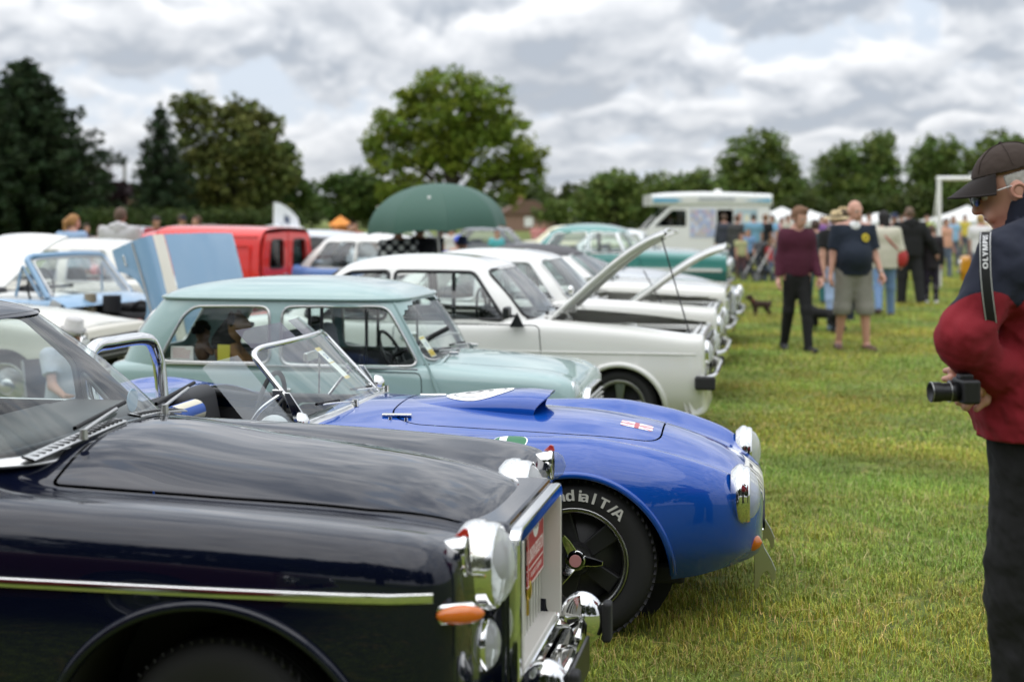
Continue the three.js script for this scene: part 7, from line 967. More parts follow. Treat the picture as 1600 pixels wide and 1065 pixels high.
    mesh(B.shorts ? 'shorts' : B.skirt ? 'skirt' : 'trousers', net((X, Y, Z) => max(f0(X, Y, Z) - th + wr(X, Y, Z), Y - top), lo, [hi[0], top + 0.05, hi[2]], cell), B.mat, root);
  }
  ['L', 'R'].forEach((k, i) => mesh('shoe', net((X, Y, Z) => max(blend(0.015, cap(J['heel' + k], J['toe' + k], 0.028 * H, 0.022 * H), cap(J['heel' + k], lerp3(J['ank' + k], J['heel' + k], 0.3), 0.026 * H, 0.024 * H))(X, Y, Z) - 0.002, (min(J['heel' + k][1], J['toe' + k][1]) - 0.021 * H) - Y), J['heel' + k].map((v, q) => min(v, J['toe' + k][q]) - 0.07), J['heel' + k].map((v, q) => max(v, J['toe' + k][q]) + 0.09), cell), o.shoe || M.black, root));
  if (o.hat) { const hm = o.hat.mat; const kind = o.hat.kind; const bits = kind === 'cap' ? [atHead(net((X, Y, Z) => max(ell([0, h(0.035), h(-0.01)], [h(0.088), h(0.105), h(0.108)])(X, Y, Z), h(0.04) - Y + Z * 0.12), [h(-0.11), h(0), h(-0.14)], [h(0.11), h(0.16), h(0.12)], hc2)), atHead(grid((u, v) => { const a = lerp(-1.15, 1.15, v), R = lerp(0.085, 0.165, u); return [h(sin(a) * lerp(0.085, 0.088, u)), h(0.048 - 0.022 * u - 0.02 * sin(a) ** 2), h(cos(a) * R)]; }, 6, 14))] : [atHead(lathe([[h(0.001), h(0.15)], [h(0.05), h(0.15)], [h(0.08), h(0.13)], [h(0.09), h(0.055)], [h(0.12), h(0.042)], [h(o.hat.brim || 0.165), h(kind === 'bucket' ? 0.005 : 0.045)], [h((o.hat.brim || 0.165) - 0.002), h(kind === 'bucket' ? 0.0 : 0.04)], [h(0.088), h(0.045)]], 28))]; mesh('hat', bits, hm, root); if (o.hat.band) mesh('hat_band', atHead(lathe([[h(0.0925), h(0.058)], [h(0.0915), h(0.085)]], 28)), o.hat.band, root); }
  if (o.extra) o.extra(root, J, atHead, H, cell);
  return root;
}
function lerp3(a, b, t) { return [lerp(a[0], b[0], t), lerp(a[1], b[1], t), lerp(a[2], b[2], t)]; }
const px = (x, d) => wx(x, d);
const jeans = cloth([0.15, 0.24, 0.40]), blackT = cloth([0.008, 0.008, 0.009], 0.003), navy = cloth([0.010, 0.017, 0.032]);
// two men walking towards the camera
person('man in maroon sweatshirt and slim black trousers walking towards camera', px(1246, 17.6), 17.6, 0.08, { H: 1.80, wide: 0.83, cell: 0.013, head: [0.55, 0.32], hair: 'short', hairColor: [0.16, 0.08, 0.04], top: { mat: cloth([0.062, 0.006, 0.021]), sleeve: 1, arm: 0.85, hem: -0.03, name: 'sweatshirt', thick: 0.014 }, bottom: { mat: blackT, thick: 0.004 }, legL: [0.20, 0.03, 0.06], legR: [-0.16, 0.03, 0.22, -0.2], armL: [0.12, 0.14, 0.35], armR: [-0.08, 0.15, 0.35], skin: std([0.55, 0.30, 0.22], 0.5) });
person('bald man in navy polo shirt with round yellow badge and grey shorts', px(1334, 17.8), 17.8, 0.02, { H: 1.88, wide: 0.99, girth: 1.10, belly: true, cell: 0.013, head: [0.35, 0.12], hair: 'none', top: { mat: navy, sleeve: 0.78, hem: -0.05, name: 'polo_shirt', loose: true, thick: 0.016, neck: 0.03 }, bottom: { mat: cloth([0.24, 0.23, 0.20]), shorts: true, thick: 0.022 }, legL: [0.04, 0.09, 0.06], legR: [-0.03, 0.09, 0.16], armL: [0.06, 0.20, 0.4], armR: [0.04, 0.18, 0.25], shoe: std([0.09, 0.04, 0.03], 0.6), skin: std([0.53, 0.28, 0.20], 0.45), thigh: 1.1,
  extra(root, J, atHead, H) { const c = J.chest, z = c[2] + 0.098 * H / 1.4 * 1.1 + 0.055; mesh('badge', place(cyl(0.052, 0.052, 0.006, 0, 0, 0, 24, 'z'), 0.105, c[1] + 0.03, z - 0.008, 0.35, -0.18), std([0.62, 0.47, 0.02], 0.7), root); mesh('badge_mark', place(cyl(0.03, 0.03, 0.004, 0, 0, 0, 20, 'z'), 0.107, c[1] + 0.03, z - 0.003, 0.35, -0.18), std([0.30, 0.24, 0.02], 0.7), root); mesh('undershirt', net((X, Y, Z) => max(ell([0, J.nb[1] - 0.045 * H, J.nb[2] + 0.028 * H], [0.042 * H, 0.045 * H, 0.035 * H])(X, Y, Z)), [-0.12, J.nb[1] - 0.2, -0.1], [0.12, J.nb[1] + 0.05, 0.2], 0.012), cloth([0.75, 0.75, 0.75]), root); mesh('wrist_watch', place(new THREE.TorusGeometry(0.034, 0.009, 8, 20), ...lerp3(J.elL, J.wrL, 0.92), 0, PI / 2 - 0.4), M.satin, root); } });
person('person in straw hat and black t-shirt half hidden behind the polo shirt man', px(1306, 20.5), 20.5, 0.3, { H: 1.74, hair: 'short', hat: { kind: 'straw', mat: std([0.55, 0.43, 0.24], 0.9), brim: 0.19, band: M.dark }, top: { mat: blackT, sleeve: 0.6, loose: true }, bottom: { mat: cloth([0.32, 0.42, 0.60]) }, legL: [-0.1, 0.05, 0.3], legR: [0.12, 0.03, 0.05], head: [-0.6, 0.1] });
person('second straw-hatted person close behind the left shoulder of the polo shirt man', px(1318, 22.5), 22.5, 2.8, { H: 1.80, hair: 'short', hat: { kind: 'straw', mat: std([0.48, 0.36, 0.19], 0.9), brim: 0.18 }, top: { mat: cloth([0.10, 0.09, 0.08]), sleeve: 0.6 }, bottom: { mat: navy } });
person('woman in cream cardigan and blue jeans walking away with a red shoulder bag', px(1382, 23.5), 23.5, PI - 0.2, { H: 1.76, wide: 0.98, girth: 1.12, hair: 'bob', hairColor: [0.008, 0.006, 0.006], top: { mat: cloth([0.58, 0.55, 0.45]), sleeve: 1, hem: -0.09, loose: true, thick: 0.03, name: 'cardigan' }, bottom: { mat: jeans, thick: 0.012 }, legL: [-0.28, 0.03, 0.35], legR: [0.15, 0.03, 0.05], armL: [0.2, 0.12, 0.8], armR: [0.05, 0.2, 0.5], shoe: std([0.05, 0.03, 0.03], 0.6), head: [0.4, 0.1],
  extra(root, J, atHead, H) { mesh('bag', net(ell([-0.27, J.pelvis[1] + 0.02, -0.02], [0.11, 0.16, 0.07]), [-0.42, J.pelvis[1] - 0.2, -0.14], [-0.12, J.pelvis[1] + 0.24, 0.1], 0.02), std([0.42, 0.03, 0.03], 0.5), root); mesh('bag_strap', tube([[-0.25, J.pelvis[1] + 0.12, -0.05], [-0.1, J.chest[1] - 0.05, -0.16], [0.06, J.top[1] + 0.01, -0.12], [0.1, J.top[1] + 0.03, -0.02]], 0.014), std([0.42, 0.03, 0.03], 0.5), root); } });
person('man in black hooded jacket and black trousers seen from behind, arm round a child', px(1422, 27), 27, PI, { H: 1.85, wide: 1.08, girth: 1.1, hair: 'buzz', hairColor: [0.14, 0.09, 0.06], top: { mat: blackT, sleeve: 1, hem: -0.06, thick: 0.028, name: 'jacket', loose: true, hood: true }, bottom: { mat: cloth([0.011, 0.011, 0.012]), thick: 0.02, flare: 0.01 }, armR: [-0.15, 0.50, 0.25], armL: [0.1, 0.12, 0.3], legL: [0.1, 0.06, 0.1], legR: [-0.12, 0.08, 0.12] });
person('child in dark tunic and spotted leggings held by the man in black', px(1458, 27), 27.1, PI - 0.1, { H: 1.52, hair: 'buzz', hairColor: [0.12, 0.07, 0.05], top: { mat: cloth([0.014, 0.010, 0.014]), sleeve: 1, hem: -0.12, loose: true }, bottom: { mat: std(0xffffff, 0.9, { map: canvasTex(64, 64, (g) => { g.fillStyle = '#221a2a'; g.fillRect(0, 0, 64, 64); }) }), thick: 0.006 }, shoe: M.white,
  extra(root, J, atHead, H) { const r = rng(8), b = []; for (const k of ['L', 'R']) for (let i = 0; i < 14; i++) { const t = r(), p = lerp3(J['knee' + k], J['ank' + k], t), a = r() * 6.28; b.push(ball(0.012, p[0] + cos(a) * 0.062 * (1 - t * 0.25), p[1], p[2] + sin(a) * 0.062 * (1 - t * 0.25), 1, 1, 1, 6)); } const m = mesh('spot', b, std([0.55, 0.5, 0.55], 0.9), root); m.userData.kind = 'stuff'; } });
// left side, behind the cars
person('young woman in pale denim jacket with long ginger ponytail, back to camera', px(112, 21.8), 21.8, PI - 0.15, { H: 1.70, wide: 0.95, head: [-0.6, 0.05], hair: 'ponytail', hairColor: [0.34, 0.17, 0.06], top: { mat: cloth([0.30, 0.42, 0.60]), sleeve: 1, thick: 0.02, collar: 0.0, name: 'jacket' }, bottom: { mat: jeans } });
person('man in pale grey hooded sweatshirt, back to camera, left side', px(187, 21.6), 21.6, PI, { H: 1.80, wide: 1.15, girth: 1.12, hair: 'short', hairColor: [0.10, 0.06, 0.04], top: { mat: cloth([0.52, 0.51, 0.52]), sleeve: 1, thick: 0.03, hood: true, loose: true, name: 'hooded_top' }, bottom: { mat: jeans },
  extra(root, J, a, H) { const t = canvasTex(128, 96, (g) => { g.clearRect(0, 0, 128, 96); g.fillStyle = '#6a6a6e'; for (const [x, y, w, h] of [[50, 4, 30, 10], [36, 18, 52, 12], [20, 36, 88, 8], [28, 50, 70, 8], [44, 64, 40, 10]]) g.fillRect(x, y, w, h); }); const s = mesh('back_print', place(new THREE.PlaneGeometry(0.26, 0.2, 8, 4), 0, J.chest[1] - 0.03, J.chest[2] - 0.152, PI), std(0xffffff, 0.9, { map: t, transparent: true, alphaTest: 0.5 }), root); } });
person('person with dark brown hair and pale top between ponytail woman and grey hood', px(157, 27), 27, 0.4, { H: 1.50, hair: 'bob', hairColor: [0.07, 0.035, 0.02], top: { mat: cloth([0.50, 0.42, 0.42]), sleeve: 0.5 }, bottom: { mat: jeans } });
person('person in red top looking down at left beside the red van', px(243, 29), 29, 0.3, { H: 1.68, hair: 'short', hairColor: [0.02, 0.014, 0.012], top: { mat: cloth([0.30, 0.015, 0.025]), sleeve: 1 }, bottom: { mat: navy }, head: [0.3, 0.4] });
person('marshal in yellow high-visibility vest above the red van', px(283, 30), 30, 0.9, { H: 1.70, hair: 'short', hat: { kind: 'cap', mat: navy }, top: { mat: cloth([0.55, 0.72, 0.05]), sleeve: 0.4 }, bottom: { mat: navy } });
person('short-haired person right of the high-visibility vest', px(302, 30), 30.4, -0.8, { H: 1.67, hair: 'short', hairColor: [0.10, 0.05, 0.03], top: { mat: cloth([0.03, 0.03, 0.04]), sleeve: 1 }, bottom: { mat: navy } });
person('person in black top between ponytail woman and hedge', px(133, 31), 31, 1.0, { H: 1.50, hair: 'short', top: { mat: blackT, sleeve: 0.6 }, bottom: { mat: navy } });
// man in a white sun hat sitting between the black car and the blue one
person('seated older man in white bucket hat and glasses behind the black car', px(102, 10.9), 10.9, 0.75, { H: 1.46, hipY: 0.145, cell: 0.014, lean: 0.12, head: [0.2, 0.25], hair: 'fringe', hairColor: [0.4, 0.38, 0.36], hat: { kind: 'bucket', mat: cloth([0.72, 0.70, 0.69]), brim: 0.102 }, top: { mat: cloth([0.50, 0.53, 0.60]), sleeve: 0.6, loose: true }, bottom: { mat: cloth([0.20, 0.24, 0.33]) }, legL: [1.4, 0.12, 1.35], legR: [1.4, 0.12, 1.35], armL: [0.5, 0.1, 0.8], armR: [0.5, 0.1, 0.8],
  extra(root, J, atHead, H) { mesh('glasses', [-1, 1].map((s) => atHead(place(new THREE.TorusGeometry(0.022, 0.003, 6, 20), s * 0.033, 0.004, 0.105))), M.trim, root); } });
{ const c = thing('folding_chair', 'low folding chair under the man in the white bucket hat', 'chair', [px(102, 10.9), 0, -10.9], 0.75); mesh('seat', box(0.46, 0.03, 0.42, 0, 0.15, 0.02, 0.01), navy, c); mesh('backrest', place(box(0.46, 0.34, 0.03, 0, 0, 0, 0.01), 0, 0.40, -0.24, 0, -0.15), navy, c); for (const s of [1, -1]) { mesh('leg', poly([[s * 0.23, 0.0, 0.24], [s * 0.23, 0.15, -0.16], [s * 0.23, 0.56, -0.26]], 0.012), M.satin, c); mesh('leg', poly([[s * 0.23, 0.0, -0.22], [s * 0.23, 0.15, 0.2]], 0.012), M.satin, c); } }
// under and round the umbrella
person('person in black and white checked shirt standing under the green umbrella', px(622, 19.3), 19.3, PI + 0.1, { H: 1.60, wide: 1.1, girth: 1.15, hair: 'short', top: { mat: std([0.60, 0.62, 0.66], 0.9), sleeve: 1, loose: true, thick: 0.02, split(geo, root) { const m = (X, Y, Z) => { const a = floor(X / 0.055) & 1, b = floor(Y / 0.055) & 1; return (a ^ b) ? 1 : -1; }; const w = (x, p) => { const f = x / p - floor(x / p); return (f < 0.5 ? min(f, 0.5 - f) : -min(f - 0.5, 1 - f)) * p; }; const k = (X, Y, Z) => -w(X, 0.16) * w(Y, 0.16) * 400 + 0.05; mesh('shirt', clip(geo, k), cloth([0.012, 0.014, 0.022]), root); mesh('shirt_check', clip(geo, (X, Y, Z) => -k(X, Y, Z)), cloth([0.62, 0.64, 0.68]), root); } }, bottom: { mat: navy } });
person('person in dark navy coat beside the checked shirt under the umbrella', px(655, 19.6), 19.6, PI - 0.3, { H: 1.62, wide: 1.0, girth: 1.0, hair: 'short', top: { mat: cloth([0.008, 0.009, 0.016]), sleeve: 1, loose: true, thick: 0.025 }, bottom: { mat: navy }, armR: [1.2, 0.1, 1.3] });
person('stooping person in bright blue top right of the navy coat', px(683, 22), 22, 1.2, { H: 1.55, hair: 'none', hat: { kind: 'cap', mat: cloth([0.04, 0.09, 0.50]) }, lean: 0.75, hipY: 0.5, top: { mat: cloth([0.05, 0.11, 0.60]), sleeve: 0.6, loose: true }, bottom: { mat: navy } });
person('person in navy sun hat low behind the white saloons', px(722, 20), 20, 0.4, { H: 1.38, hair: 'short', hat: { kind: 'bucket', mat: cloth([0.03, 0.045, 0.11]), brim: 0.15 }, top: { mat: cloth([0.45, 0.44, 0.42]), sleeve: 0.6 }, bottom: { mat: navy } });
{
  const D = 19.2, u = thing('umbrella', 'large dark green umbrella with a small white mark, above the parked cars', 'umbrella', [px(694, D), 0, -D], 0.2), top = wy(286, D), rim = wy(360, D), R = 220 / 2 / FOCAL * D, n = 8;
  const pt = (a, t) => { const k = a / (2 * PI / n), f = k - floor(k), sag = 1 - 0.085 * sin(f * PI); const r = R * sin(t * PI / 2 * 0.98) * sag / sin(PI / 2 * 0.98); return [r * cos(a), rim + (top - rim) * pow(cos(t * PI / 2), 0.92) + 0.03 * t * t * sin(f * PI) , r * sin(a)]; };
  for (let k = 0; k < n; k++) mesh('panel', grid((s, t) => pt((k + 0.001 + s * 0.998) * 2 * PI / n, max(0.001, t)), 10, 14), std([0.032, 0.095, 0.068], 0.62), u);
  for (let k = 0; k < n; k++) mesh('rib', tube(Array.from({ length: 8 }, (_, i) => { const p = pt(k * 2 * PI / n + 0.0005, max(0.02, i / 7)); return [p[0] * 0.985, p[1] - 0.012, p[2] * 0.985]; }), 0.006), M.trim, u);
  mesh('shaft', cyl(0.014, 0.014, 1.1, 0, top - 0.5, 0, 12), M.satin, u); mesh('tip', cyl(0.008, 0.014, 0.08, 0, top + 0.03, 0, 10), M.trim, u); mesh('white_mark', ball(0.022, -0.18, lerp(rim, top, 0.70), R * 0.665, 1, 1.2, 0.3), M.white, u);
  u.rotation.z = 0.06; u.position.y -= 0.0;
}
// queue and crowd by the van, from near to far
const crowd = [
  ['man in steel blue t-shirt with back to camera in the van queue', 1178, 40, PI, 1.74, [0.16, 0.32, 0.44], 0.6, [0.02, 0.025, 0.04], 'buzz', [0.05, 0.04, 0.03]],
  ['man in charcoal jacket at the front of the van queue', 1132, 41, PI + 0.2, 1.72, [0.05, 0.055, 0.075], 1, [0.05, 0.06, 0.08], 'short', [0.08, 0.05, 0.03]],
  ['man in dark grey top close behind the charcoal jacket', 1152, 40.5, PI - 0.3, 1.70, [0.055, 0.055, 0.055], 1, [0.03, 0.04, 0.06], 'short', [0.10, 0.05, 0.03]],
  ['person in black top right of the blue t-shirt', 1196, 42, 2.4, 1.72, [0.01, 0.01, 0.012], 0.7, [0.015, 0.015, 0.02], 'short', [0.2, 0.1, 0.05]],
  ['child in striped top in front of the van queue', 1158, 37, 0.3, 1.22, [0.40, 0.40, 0.20], 0.6, [0.10, 0.05, 0.06], 'bob', [0.10, 0.05, 0.03]],
  ['child in blue top and dark leggings by the blue t-shirt', 1170, 38.5, -0.5, 1.30, [0.14, 0.25, 0.42], 0.6, [0.02, 0.02, 0.03], 'long', [0.16, 0.08, 0.04]],
  ['person in pale blue top partly behind the maroon sweatshirt man', 1208, 46, -1.2, 1.68, [0.20, 0.40, 0.60], 0.6, [0.10, 0.12, 0.16], 'short', [0.05, 0.03, 0.02]],
  ['person in pink top with dark hair left of the maroon sweatshirt man', 1222, 52, 0.6, 1.62, [0.52, 0.22, 0.24], 0.7, [0.06, 0.07, 0.10], 'long', [0.03, 0.02, 0.02]],
  ['person in orange top between the walking men far behind', 1284, 50, 0.2, 1.66, [0.52, 0.22, 0.10], 0.7, [0.10, 0.10, 0.12], 'short', [0.04, 0.02, 0.02]],
  ['man in navy cap behind the left arm of the man in black', 1397, 33, 0.3, 1.74, [0.02, 0.025, 0.05], 1, [0.03, 0.03, 0.04], 'cap', [0.02, 0.03, 0.07]],
  ['person in peach top by the goalpost', 1478, 38, 0.5, 1.60, [0.60, 0.32, 0.22], 0.6, [0.12, 0.15, 0.22], 'short', [0.06, 0.04, 0.03]],
  ['blond person in white shirt in front of the far gazebo', 1533, 30, PI - 0.6, 1.72, [0.66, 0.64, 0.64], 0.7, [0.10, 0.12, 0.20], 'short', [0.45, 0.30, 0.12]],
  ['person in teal jeans seen behind the maroon sweatshirt man', 1275, 27, PI, 1.60, [0.03, 0.05, 0.06], 1, [0.03, 0.12, 0.12], 'short', [0.05, 0.03, 0.02]],
  ['person in yellow top far right of the goalpost', 1508, 55, 0.3, 1.70, [0.60, 0.48, 0.08], 0.7, [0.10, 0.10, 0.14], 'short', [0.05, 0.03, 0.02]],
  ['person in grey top right of the green saloon', 1345, 60, 0, 1.70, [0.22, 0.22, 0.24], 0.7, [0.05, 0.06, 0.1], 'short', [0.05, 0.03, 0.02]],
  ['person in salmon top behind the green saloon roof', 838, 52, 0.2, 1.40, [0.60, 0.25, 0.24], 0.7, [0.05, 0.06, 0.1], 'short', [0.05, 0.03, 0.02]],
  ['person in red top left of the green saloon roof', 850, 55, -0.3, 1.36, [0.48, 0.10, 0.12], 0.7, [0.05, 0.06, 0.1], 'long', [0.10, 0.05, 0.02]],
  ['person in dark blue top right of the orange tent', 546, 34, 0.5, 1.48, [0.02, 0.03, 0.08], 1, [0.03, 0.03, 0.05], 'short', [0.04, 0.02, 0.02]],
  ['person in red shirt beside the dark blue top', 556, 36, -0.5, 1.50, [0.34, 0.05, 0.06], 0.7, [0.03, 0.03, 0.05], 'short', [0.10, 0.06, 0.03]],
  ['person in brown jacket at the left edge of the umbrella', 580, 36, 0.4, 1.46, [0.14, 0.08, 0.05], 1, [0.03, 0.03, 0.05], 'short', [0.10, 0.06, 0.03]],
  ['person in white top under the right half of the umbrella', 705, 33, 0, 1.46, [0.62, 0.60, 0.58], 0.6, [0.05, 0.06, 0.1], 'short', [0.2, 0.12, 0.06]],
  ['woman in lilac top beyond the brown dog', 1188, 54, 0.4, 1.62, [0.40, 0.34, 0.52], 0.6, [0.05, 0.06, 0.1], 'long', [0.12, 0.06, 0.03]],
  ['man in green top at the far right end of the ice cream van', 1204, 58, -0.6, 1.74, [0.10, 0.30, 0.12], 0.7, [0.12, 0.12, 0.16], 'short', [0.05, 0.03, 0.02]],
  ['person in cream jacket in front of the left gazebo', 1231, 47, 0.8, 1.70, [0.50, 0.46, 0.38], 1, [0.06, 0.06, 0.08], 'short', [0.12, 0.08, 0.05]],
  ['person in violet top between maroon and navy walking men', 1292, 44, -0.4, 1.66, [0.22, 0.10, 0.32], 0.7, [0.05, 0.06, 0.1], 'long', [0.05, 0.03, 0.02]],
  ['man in white t-shirt behind the right arm of the polo shirt man', 1358, 46, 0.3, 1.74, [0.68, 0.68, 0.66], 0.6, [0.10, 0.14, 0.24], 'short', [0.05, 0.03, 0.02]],
  ['person in red jacket behind the man in black', 1408, 50, 0.5, 1.68, [0.42, 0.05, 0.05], 1, [0.03, 0.03, 0.05], 'short', [0.06, 0.04, 0.02]],
  ['person in lime vest beyond the child in spotted leggings', 1449, 48, -0.2, 1.70, [0.42, 0.60, 0.06], 0.5, [0.05, 0.05, 0.08], 'short', [0.05, 0.03, 0.02]],
  ['person in sky blue top just right of the goalpost', 1490, 46, 0.2, 1.66, [0.26, 0.44, 0.62], 0.6, [0.10, 0.10, 0.14], 'bob', [0.10, 0.05, 0.02]],
  ['person in black coat right of the blond person', 1548, 42, 0.1, 1.70, [0.015, 0.015, 0.02], 1, [0.03, 0.03, 0.05], 'short', [0.04, 0.03, 0.02]],
  ['small child in red top beside the pushchair', 1202, 36, 0.9, 1.05, [0.45, 0.06, 0.07], 0.6, [0.10, 0.14, 0.26], 'short', [0.20, 0.12, 0.05]],
  ['person in turquoise top right under the umbrella rim', 776, 34, 0.4, 1.34, [0.10, 0.42, 0.45], 0.6, [0.05, 0.06, 0.1], 'short', [0.05, 0.03, 0.02]],
];
for (const [label, x, d, face, H, c, sl, b, hair, hc] of crowd) person(label, px(x, d), d, face, { H, hair: hair === 'cap' ? 'short' : hair, hairColor: hc, hat: hair === 'cap' ? { kind: 'cap', mat: cloth(hc) } : null, top: { mat: cloth(c), sleeve: sl, loose: true }, bottom: { mat: cloth(b) } , legL: [0.1, 0.04, 0.1], legR: [-0.08, 0.04, 0.1], group: undefined });
// ------------------------------------------------------------------ dogs, pushchair, goal, tents, flags
function dog(label, x, d, turn, c, k = 1) {
  const g = thing('dog', label, 'dog', [x, 0, -d], turn), q = (v) => v.map((t) => t * k);
  const f = blend(0.05 * k, cap(q([0.16, 0.30, 0]), q([-0.18, 0.29, 0]), 0.085 * k, 0.068 * k), cap(q([0.18, 0.33, 0]), q([0.28, 0.43, 0]), 0.06 * k, 0.05 * k), ell(q([0.30, 0.46, 0]), q([0.065, 0.055, 0.052])), cap(q([0.33, 0.445, 0]), q([0.41, 0.43, 0]), 0.035 * k, 0.022 * k), cap(q([-0.2, 0.31, 0]), q([-0.32, 0.42, 0]), 0.022 * k, 0.010 * k), ...[1, -1].flatMap((s) => [cap(q([0.16, 0.26, s * 0.05]), q([0.15, 0.14, s * 0.055]), 0.035 * k, 0.022 * k), cap(q([0.15, 0.14, s * 0.055]), q([0.165, 0.02, s * 0.055]), 0.020 * k, 0.018 * k), cap(q([-0.17, 0.27, s * 0.05]), q([-0.13, 0.17, s * 0.06]), 0.045 * k, 0.026 * k), cap(q([-0.13, 0.17, s * 0.06]), q([-0.21, 0.10, s * 0.06]), 0.024 * k, 0.017 * k), cap(q([-0.21, 0.10, s * 0.06]), q([-0.19, 0.02, s * 0.06]), 0.016 * k, 0.018 * k)]));
  const m = std(c, 0.95, { bumpMap: rep(lumpy, 8), bumpScale: 0.01 }); const body = mesh('body', net(f, q([-0.4, -0.01, -0.16]), q([0.48, 0.6, 0.16]), 0.016), m, g);
  for (const s of [1, -1]) mesh('ear', place(ball(1, 0, 0, 0, 0.022 * k, 0.045 * k, 0.014 * k), 0.285 * k, 0.475 * k, s * 0.058 * k, 0, 0, 0.2), m, body);
  mesh('nose', ball(0.014 * k, 0.43 * k, 0.435 * k, 0), M.black, body); mesh('collar', place(new THREE.TorusGeometry(0.058 * k, 0.010 * k, 6, 20), 0.235 * k, 0.385 * k, 0, PI / 2, 0, 0.75), std([0.3, 0.03, 0.03], 0.6), g);
}
dog('small dark brown dog on the grass left of the maroon sweatshirt man', px(1190, 23.5), 23.5, PI + 0.3, [0.045, 0.024, 0.016], 0.72);
dog('black dog walking just behind the polo shirt man', px(1287, 20.3), 20.3, 2.4, [0.008, 0.008, 0.008], 0.95);
{
  const d = 36, t = thing('pushchair', 'dark pushchair with big wheels in front of the van queue', 'pushchair', [px(1188, d), 0, -d], 0.5);
  mesh('frame', [poly([[-0.3, 0.2, 0.25], [0.25, 0.95, 0.22], [0.25, 0.95, -0.22], [-0.3, 0.2, -0.25]], 0.014), poly([[0.3, 0.14, 0.25], [-0.15, 0.6, 0.23]], 0.014), poly([[0.3, 0.14, -0.25], [-0.15, 0.6, -0.23]], 0.014)], M.satin, t); mesh('seat', [place(box(0.36, 0.05, 0.36, 0, 0, 0, 0.02), -0.05, 0.45, 0), place(box(0.05, 0.5, 0.36, 0, 0, 0, 0.02), 0.14, 0.66, 0, 0, 0, -0.3)], M.dark, t); mesh('hood', grid((u, v) => { const a = lerp(-0.2, 1.6, u), b = lerp(-1, 1, v); return [0.05 + 0.26 * -cos(a + 0.9) * 0.8, 0.75 + 0.26 * sin(a + 0.5), b * 0.2]; }, 10, 6), M.dark, t); mesh('basket', box(0.4, 0.14, 0.34, 0.0, 0.24, 0, 0.04), M.dark, t);
  for (const [x, z, r] of [[-0.32, 0.26, 0.14], [-0.32, -0.26, 0.14], [0.32, 0.26, 0.14], [0.32, -0.26, 0.14]]) { const w = mesh('wheel', cyl(r * 0.8, r * 0.8, 0.02, x, r, z, 20, 'z'), M.grey, t); mesh('tyre', place(new THREE.TorusGeometry(r * 0.88, r * 0.13, 8, 24), x, r, z), M.rubber, w); }
}
{
  const d = 33, x0 = px(1468, d), h = wy(279, d), w = 5.2, g = thing('goal', 'white football goal frame behind the photographer', 'goal', [x0, 0, -d], -0.05);
  mesh('post', cyl(0.055, 0.055, h, 0, h / 2, 0, 16), M.white, g); mesh('post', cyl(0.055, 0.055, h, w, h / 2, 0, 16), M.white, g); mesh('crossbar', cyl(0.055, 0.055, w + 0.11, w / 2, h, 0, 16, 'x'), M.white, g); mesh('brace', [poly([[0, h, 0], [0, 0.05, -1.4]], 0.02), poly([[w, h, 0], [w, 0.05, -1.4]], 0.02)], M.white, g);
}
function gazebo(label, x, d, w, eave, peak, turn = 0.2) {
  const g = thing('gazebo', label, 'gazebo', [px(x, d), 0, -d], turn), m = cloth([0.74, 0.74, 0.72], 0.01);
  for (let k = 0; k < 4; k++) { const a = k * PI / 2, R = (g2) => { g2.rotateY(a); return g2; }; mesh('roof_panel', R(grid((u, v) => { const s = (v - 0.5) * w * (1 - u), y = lerp(eave, peak, u) - 0.25 * sin(u * PI) * (peak - eave) * 0.5; return [s, y, w / 2 * (1 - u)]; }, 8, 8)), m, g); mesh('valance', R(box(w, 0.25, 0.02, 0, eave - 0.12, w / 2, 0.005)), m, g); mesh('leg', R(cyl(0.03, 0.03, eave, w / 2 - 0.03, eave / 2, w / 2 - 0.03, 8)), M.white, g); }
}
gazebo('white pointed gazebo left of the maroon sweatshirt man', 1222, 62, 2.8, 1.45, 2.05); gazebo('white gazebo behind the walking men', 1262, 66, 3.2, 1.4, 1.95); gazebo('white gazebo behind the woman in the cream cardigan', 1372, 70, 3.0, 1.4, 1.8, 0.5); gazebo('white gazebo with coloured goods right of the goalpost', 1512, 60, 2.8, 1.45, 2.1, 0.5);
saloon({
  name: 'orange_car', label: 'orange car with raised yellow bonnet by the goalpost', at: [px(1560, 31), 0, -31], turn: PI + 0.35, paint: paint([0.62, 0.28, 0.02]), nose: 0.75, tail: -3.0, w: 0.78, sill: 0.24, belt: 0.86, hf: 0.80, hr: 0.88, cowl: -0.6, bx: -2.4, bf: 0.88, bt: 0.84, cr: 0.03, arches: [[0, 0.26, 0.34], [-2.3, 0.26, 0.34]], R: 0.29, lips: false, bonnetOpen: true, nu: 60,
  cabin: { base: [-2.6, -0.62, 0.72, 0.85], top: [-2.1, -0.98, 0.58, 1.25], roof: 1.34, n: 5, bow: 0.05 }, screen: [[0.6, 0.9], [0.5, 1.23]], rearScreen: [[0.56, 0.92], [0.48, 1.2]], sides: [[[-0.88, 0.88], [-1.1, 1.22], [-2.0, 1.22], [-2.3, 0.88]]], bumpY: 0.44, lampY: 0.64, lampZ: 0.7,
  extra(root, body, P) { openBonnet(root, this, 1.05, 0.75, paint([0.62, 0.42, 0.10])); engineBay(root, this, P); mesh('white_stripe', strip([[-2.9, 0.78, 0.785], [-1.2, 0.80, 0.79], [0.6, 0.76, 0.785]], 0.09, 0.014, [0, 0, 1]), paint([0.7, 0.72, 0.7]), root); } });
